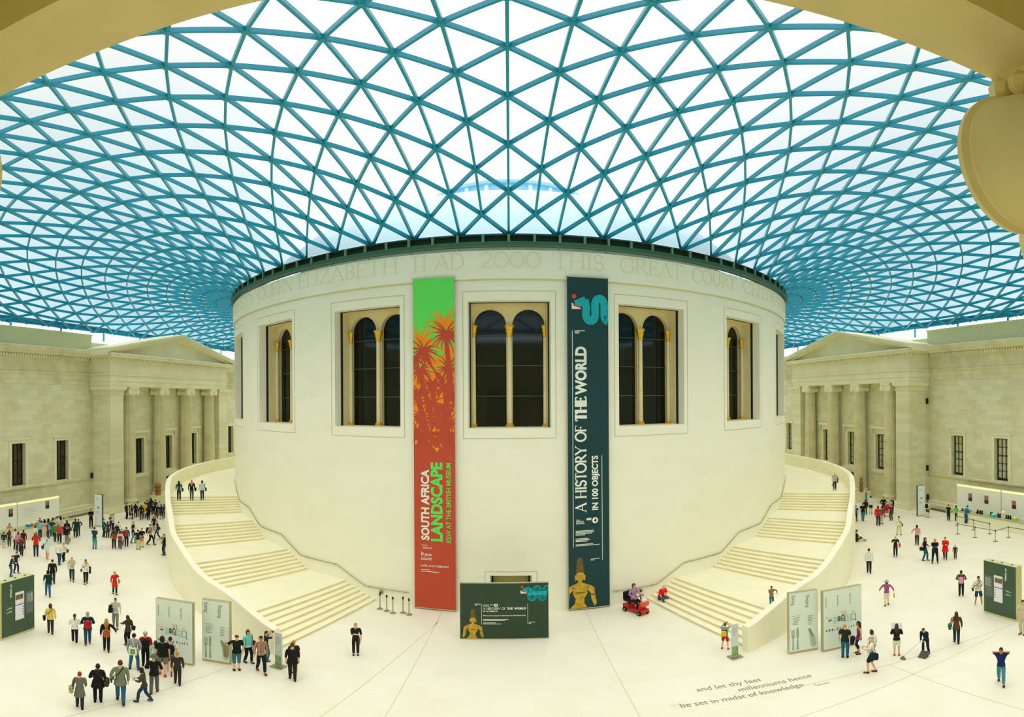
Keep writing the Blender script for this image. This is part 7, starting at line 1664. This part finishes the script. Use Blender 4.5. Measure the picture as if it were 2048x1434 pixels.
def sweeping(r, J):
    dz = 0
    a, c = J['arm'][-1][2], J['arm'][1][2]
    def tr(q): return J['deform'](q)
    pa, pc_ = tr(a + Vector((0, -0.04, -0.04))), tr(c + Vector((0, -0.04, -0.04)))
    o = thing('broom', 'long handled broom of the cleaner in navy', 'broom', tuple(r.location), r.rotation_euler[2])
    e = Vector((pa.x - 0.42, pa.y - 0.62, 0.0))
    mb = MB(); mb.tube([tuple(pa + (pa - e).normalized() * 0.2), tuple(e + Vector((0.02, 0.03, 0.14)))], 0.013, 8); mb.build('handle', mat('pale_pole', (206, 210, 186), 0.4), o)
    mb = MB(); mb.lathe([(0.13, 0.0), (0.11, 0.06), (0.05, 0.13), (0.02, 0.16)], tuple(e), 12, None, 0.4); mb.build('bristles', mat('grey_bristle', (104, 118, 106), 0.8), o)
    o = thing('dustpan', 'dark lobby dustpan held upright by the cleaner in navy', 'dustpan', tuple(r.location), r.rotation_euler[2])
    e = Vector((pc_.x + 0.02, pc_.y - 0.10, 0.0))
    mb = MB(); mb.tube([tuple(pc_), tuple(e + Vector((0, 0.1, 0.22)))], 0.012, 8); mb.build('handle', mat('pale_pole'  , (206, 210, 186), 0.4), o)
    mb = MB(); mb.add([(e.x - 0.16, e.y - 0.2, 0), (e.x + 0.16, e.y - 0.2, 0), (e.x + 0.16, e.y + 0.1, 0), (e.x - 0.16, e.y + 0.1, 0), (e.x - 0.16, e.y - 0.18, 0.02), (e.x + 0.16, e.y - 0.18, 0.02), (e.x + 0.15, e.y + 0.12, 0.22), (e.x - 0.15, e.y + 0.12, 0.22)], [(0, 3, 2, 1), (4, 5, 6, 7), (0, 1, 5, 4), (1, 2, 6, 5), (2, 3, 7, 6), (3, 0, 4, 7)]); mb.build('pan', mat('pan_grey', (72, 80, 70), 0.6), o)
PB(sweeping, 'cleaner in navy overalls sweeping with broom and dustpan', 1852, 1306, 1250, face=-25, h=1.7, hair=('brown', 'short'), shirt=(14, 34, 50), legs=(14, 30, 46), shoes=BL, arms=('sweep', 'lap'), lean=26, pose='wide')
P('man in a dark blue T-shirt and faded jeans with his hands behind his neck', 2002.5, 1367, 1295, face=0, hair=DK, shirt=(8, 40, 98), sleeve='short', legs=(70, 140, 150), pose='walk', arms=('nape', 'nape'), skin='tan', shoes=BL)
# ---- right desk
PB(lambda r, J: hand_bag(r, J, 'white bag of the visitor first in the right queue', WH, -1, 0.9), 'visitor in black with a white bag, nearest the portico in the right queue', 1897, 1042, 1009, face=150, hair=('red', 'short'), shirt=BL, sleeve='short', legs=BL, shoes=(226, 170, 130))
PB(lambda r, J: shoulder_bag(r, J, 'black bag of the visitor in lime green', BL, 1, 1.0), 'dark haired visitor in a lime green shirt in the right queue', 1912.5, 1042, 1011, face=160, hair=DB, shirt=(90, 226, 70), sleeve='short', legs=BL)
P('man in a blue shirt and teal trousers bending over in the right queue', 1931.5, 1048, 1011, face=130, h=1.66, hair=('brown', 'short'), shirt=(50, 104, 176), legs=(10, 74, 78), lean=16, arms=('hold', 'hold'), shoes=WH)
P('child in a black vest and dark trousers before the man in blue', 1925, 1044, 1016, face=170, hair=('brown', 'long'), shirt=(34, 26, 22), sleeve='short', legs=(30, 26, 26))
P('girl in a maroon top with fair hair standing behind the queue belts', 1956.5, 1049, 1019, face=170, hair=('blond', 'long'), shirt=(132, 56, 84), legs=(180, 176, 140))
dg = bpy.context.evaluated_depsgraph_get(); dg.update()
done = []
for o, f in PENDING:
    me = bpy.data.meshes.new_from_object(o.evaluated_get(dg)); done.append((o, f, me))
for o, f, me in done:
    f(me); old = o.data; bpy.data.objects.remove(o); bpy.data.meshes.remove(old); bpy.data.meshes.remove(me)
n_trim = 0
for o in [o for o in C.objects if o.name.startswith('trim_')]:
    n_trim += 1; o.name = 'trim_%d' % n_trim
for o in PEOPLE:
    for k in ('_h', '_s'):
        if k in o: del o[k]
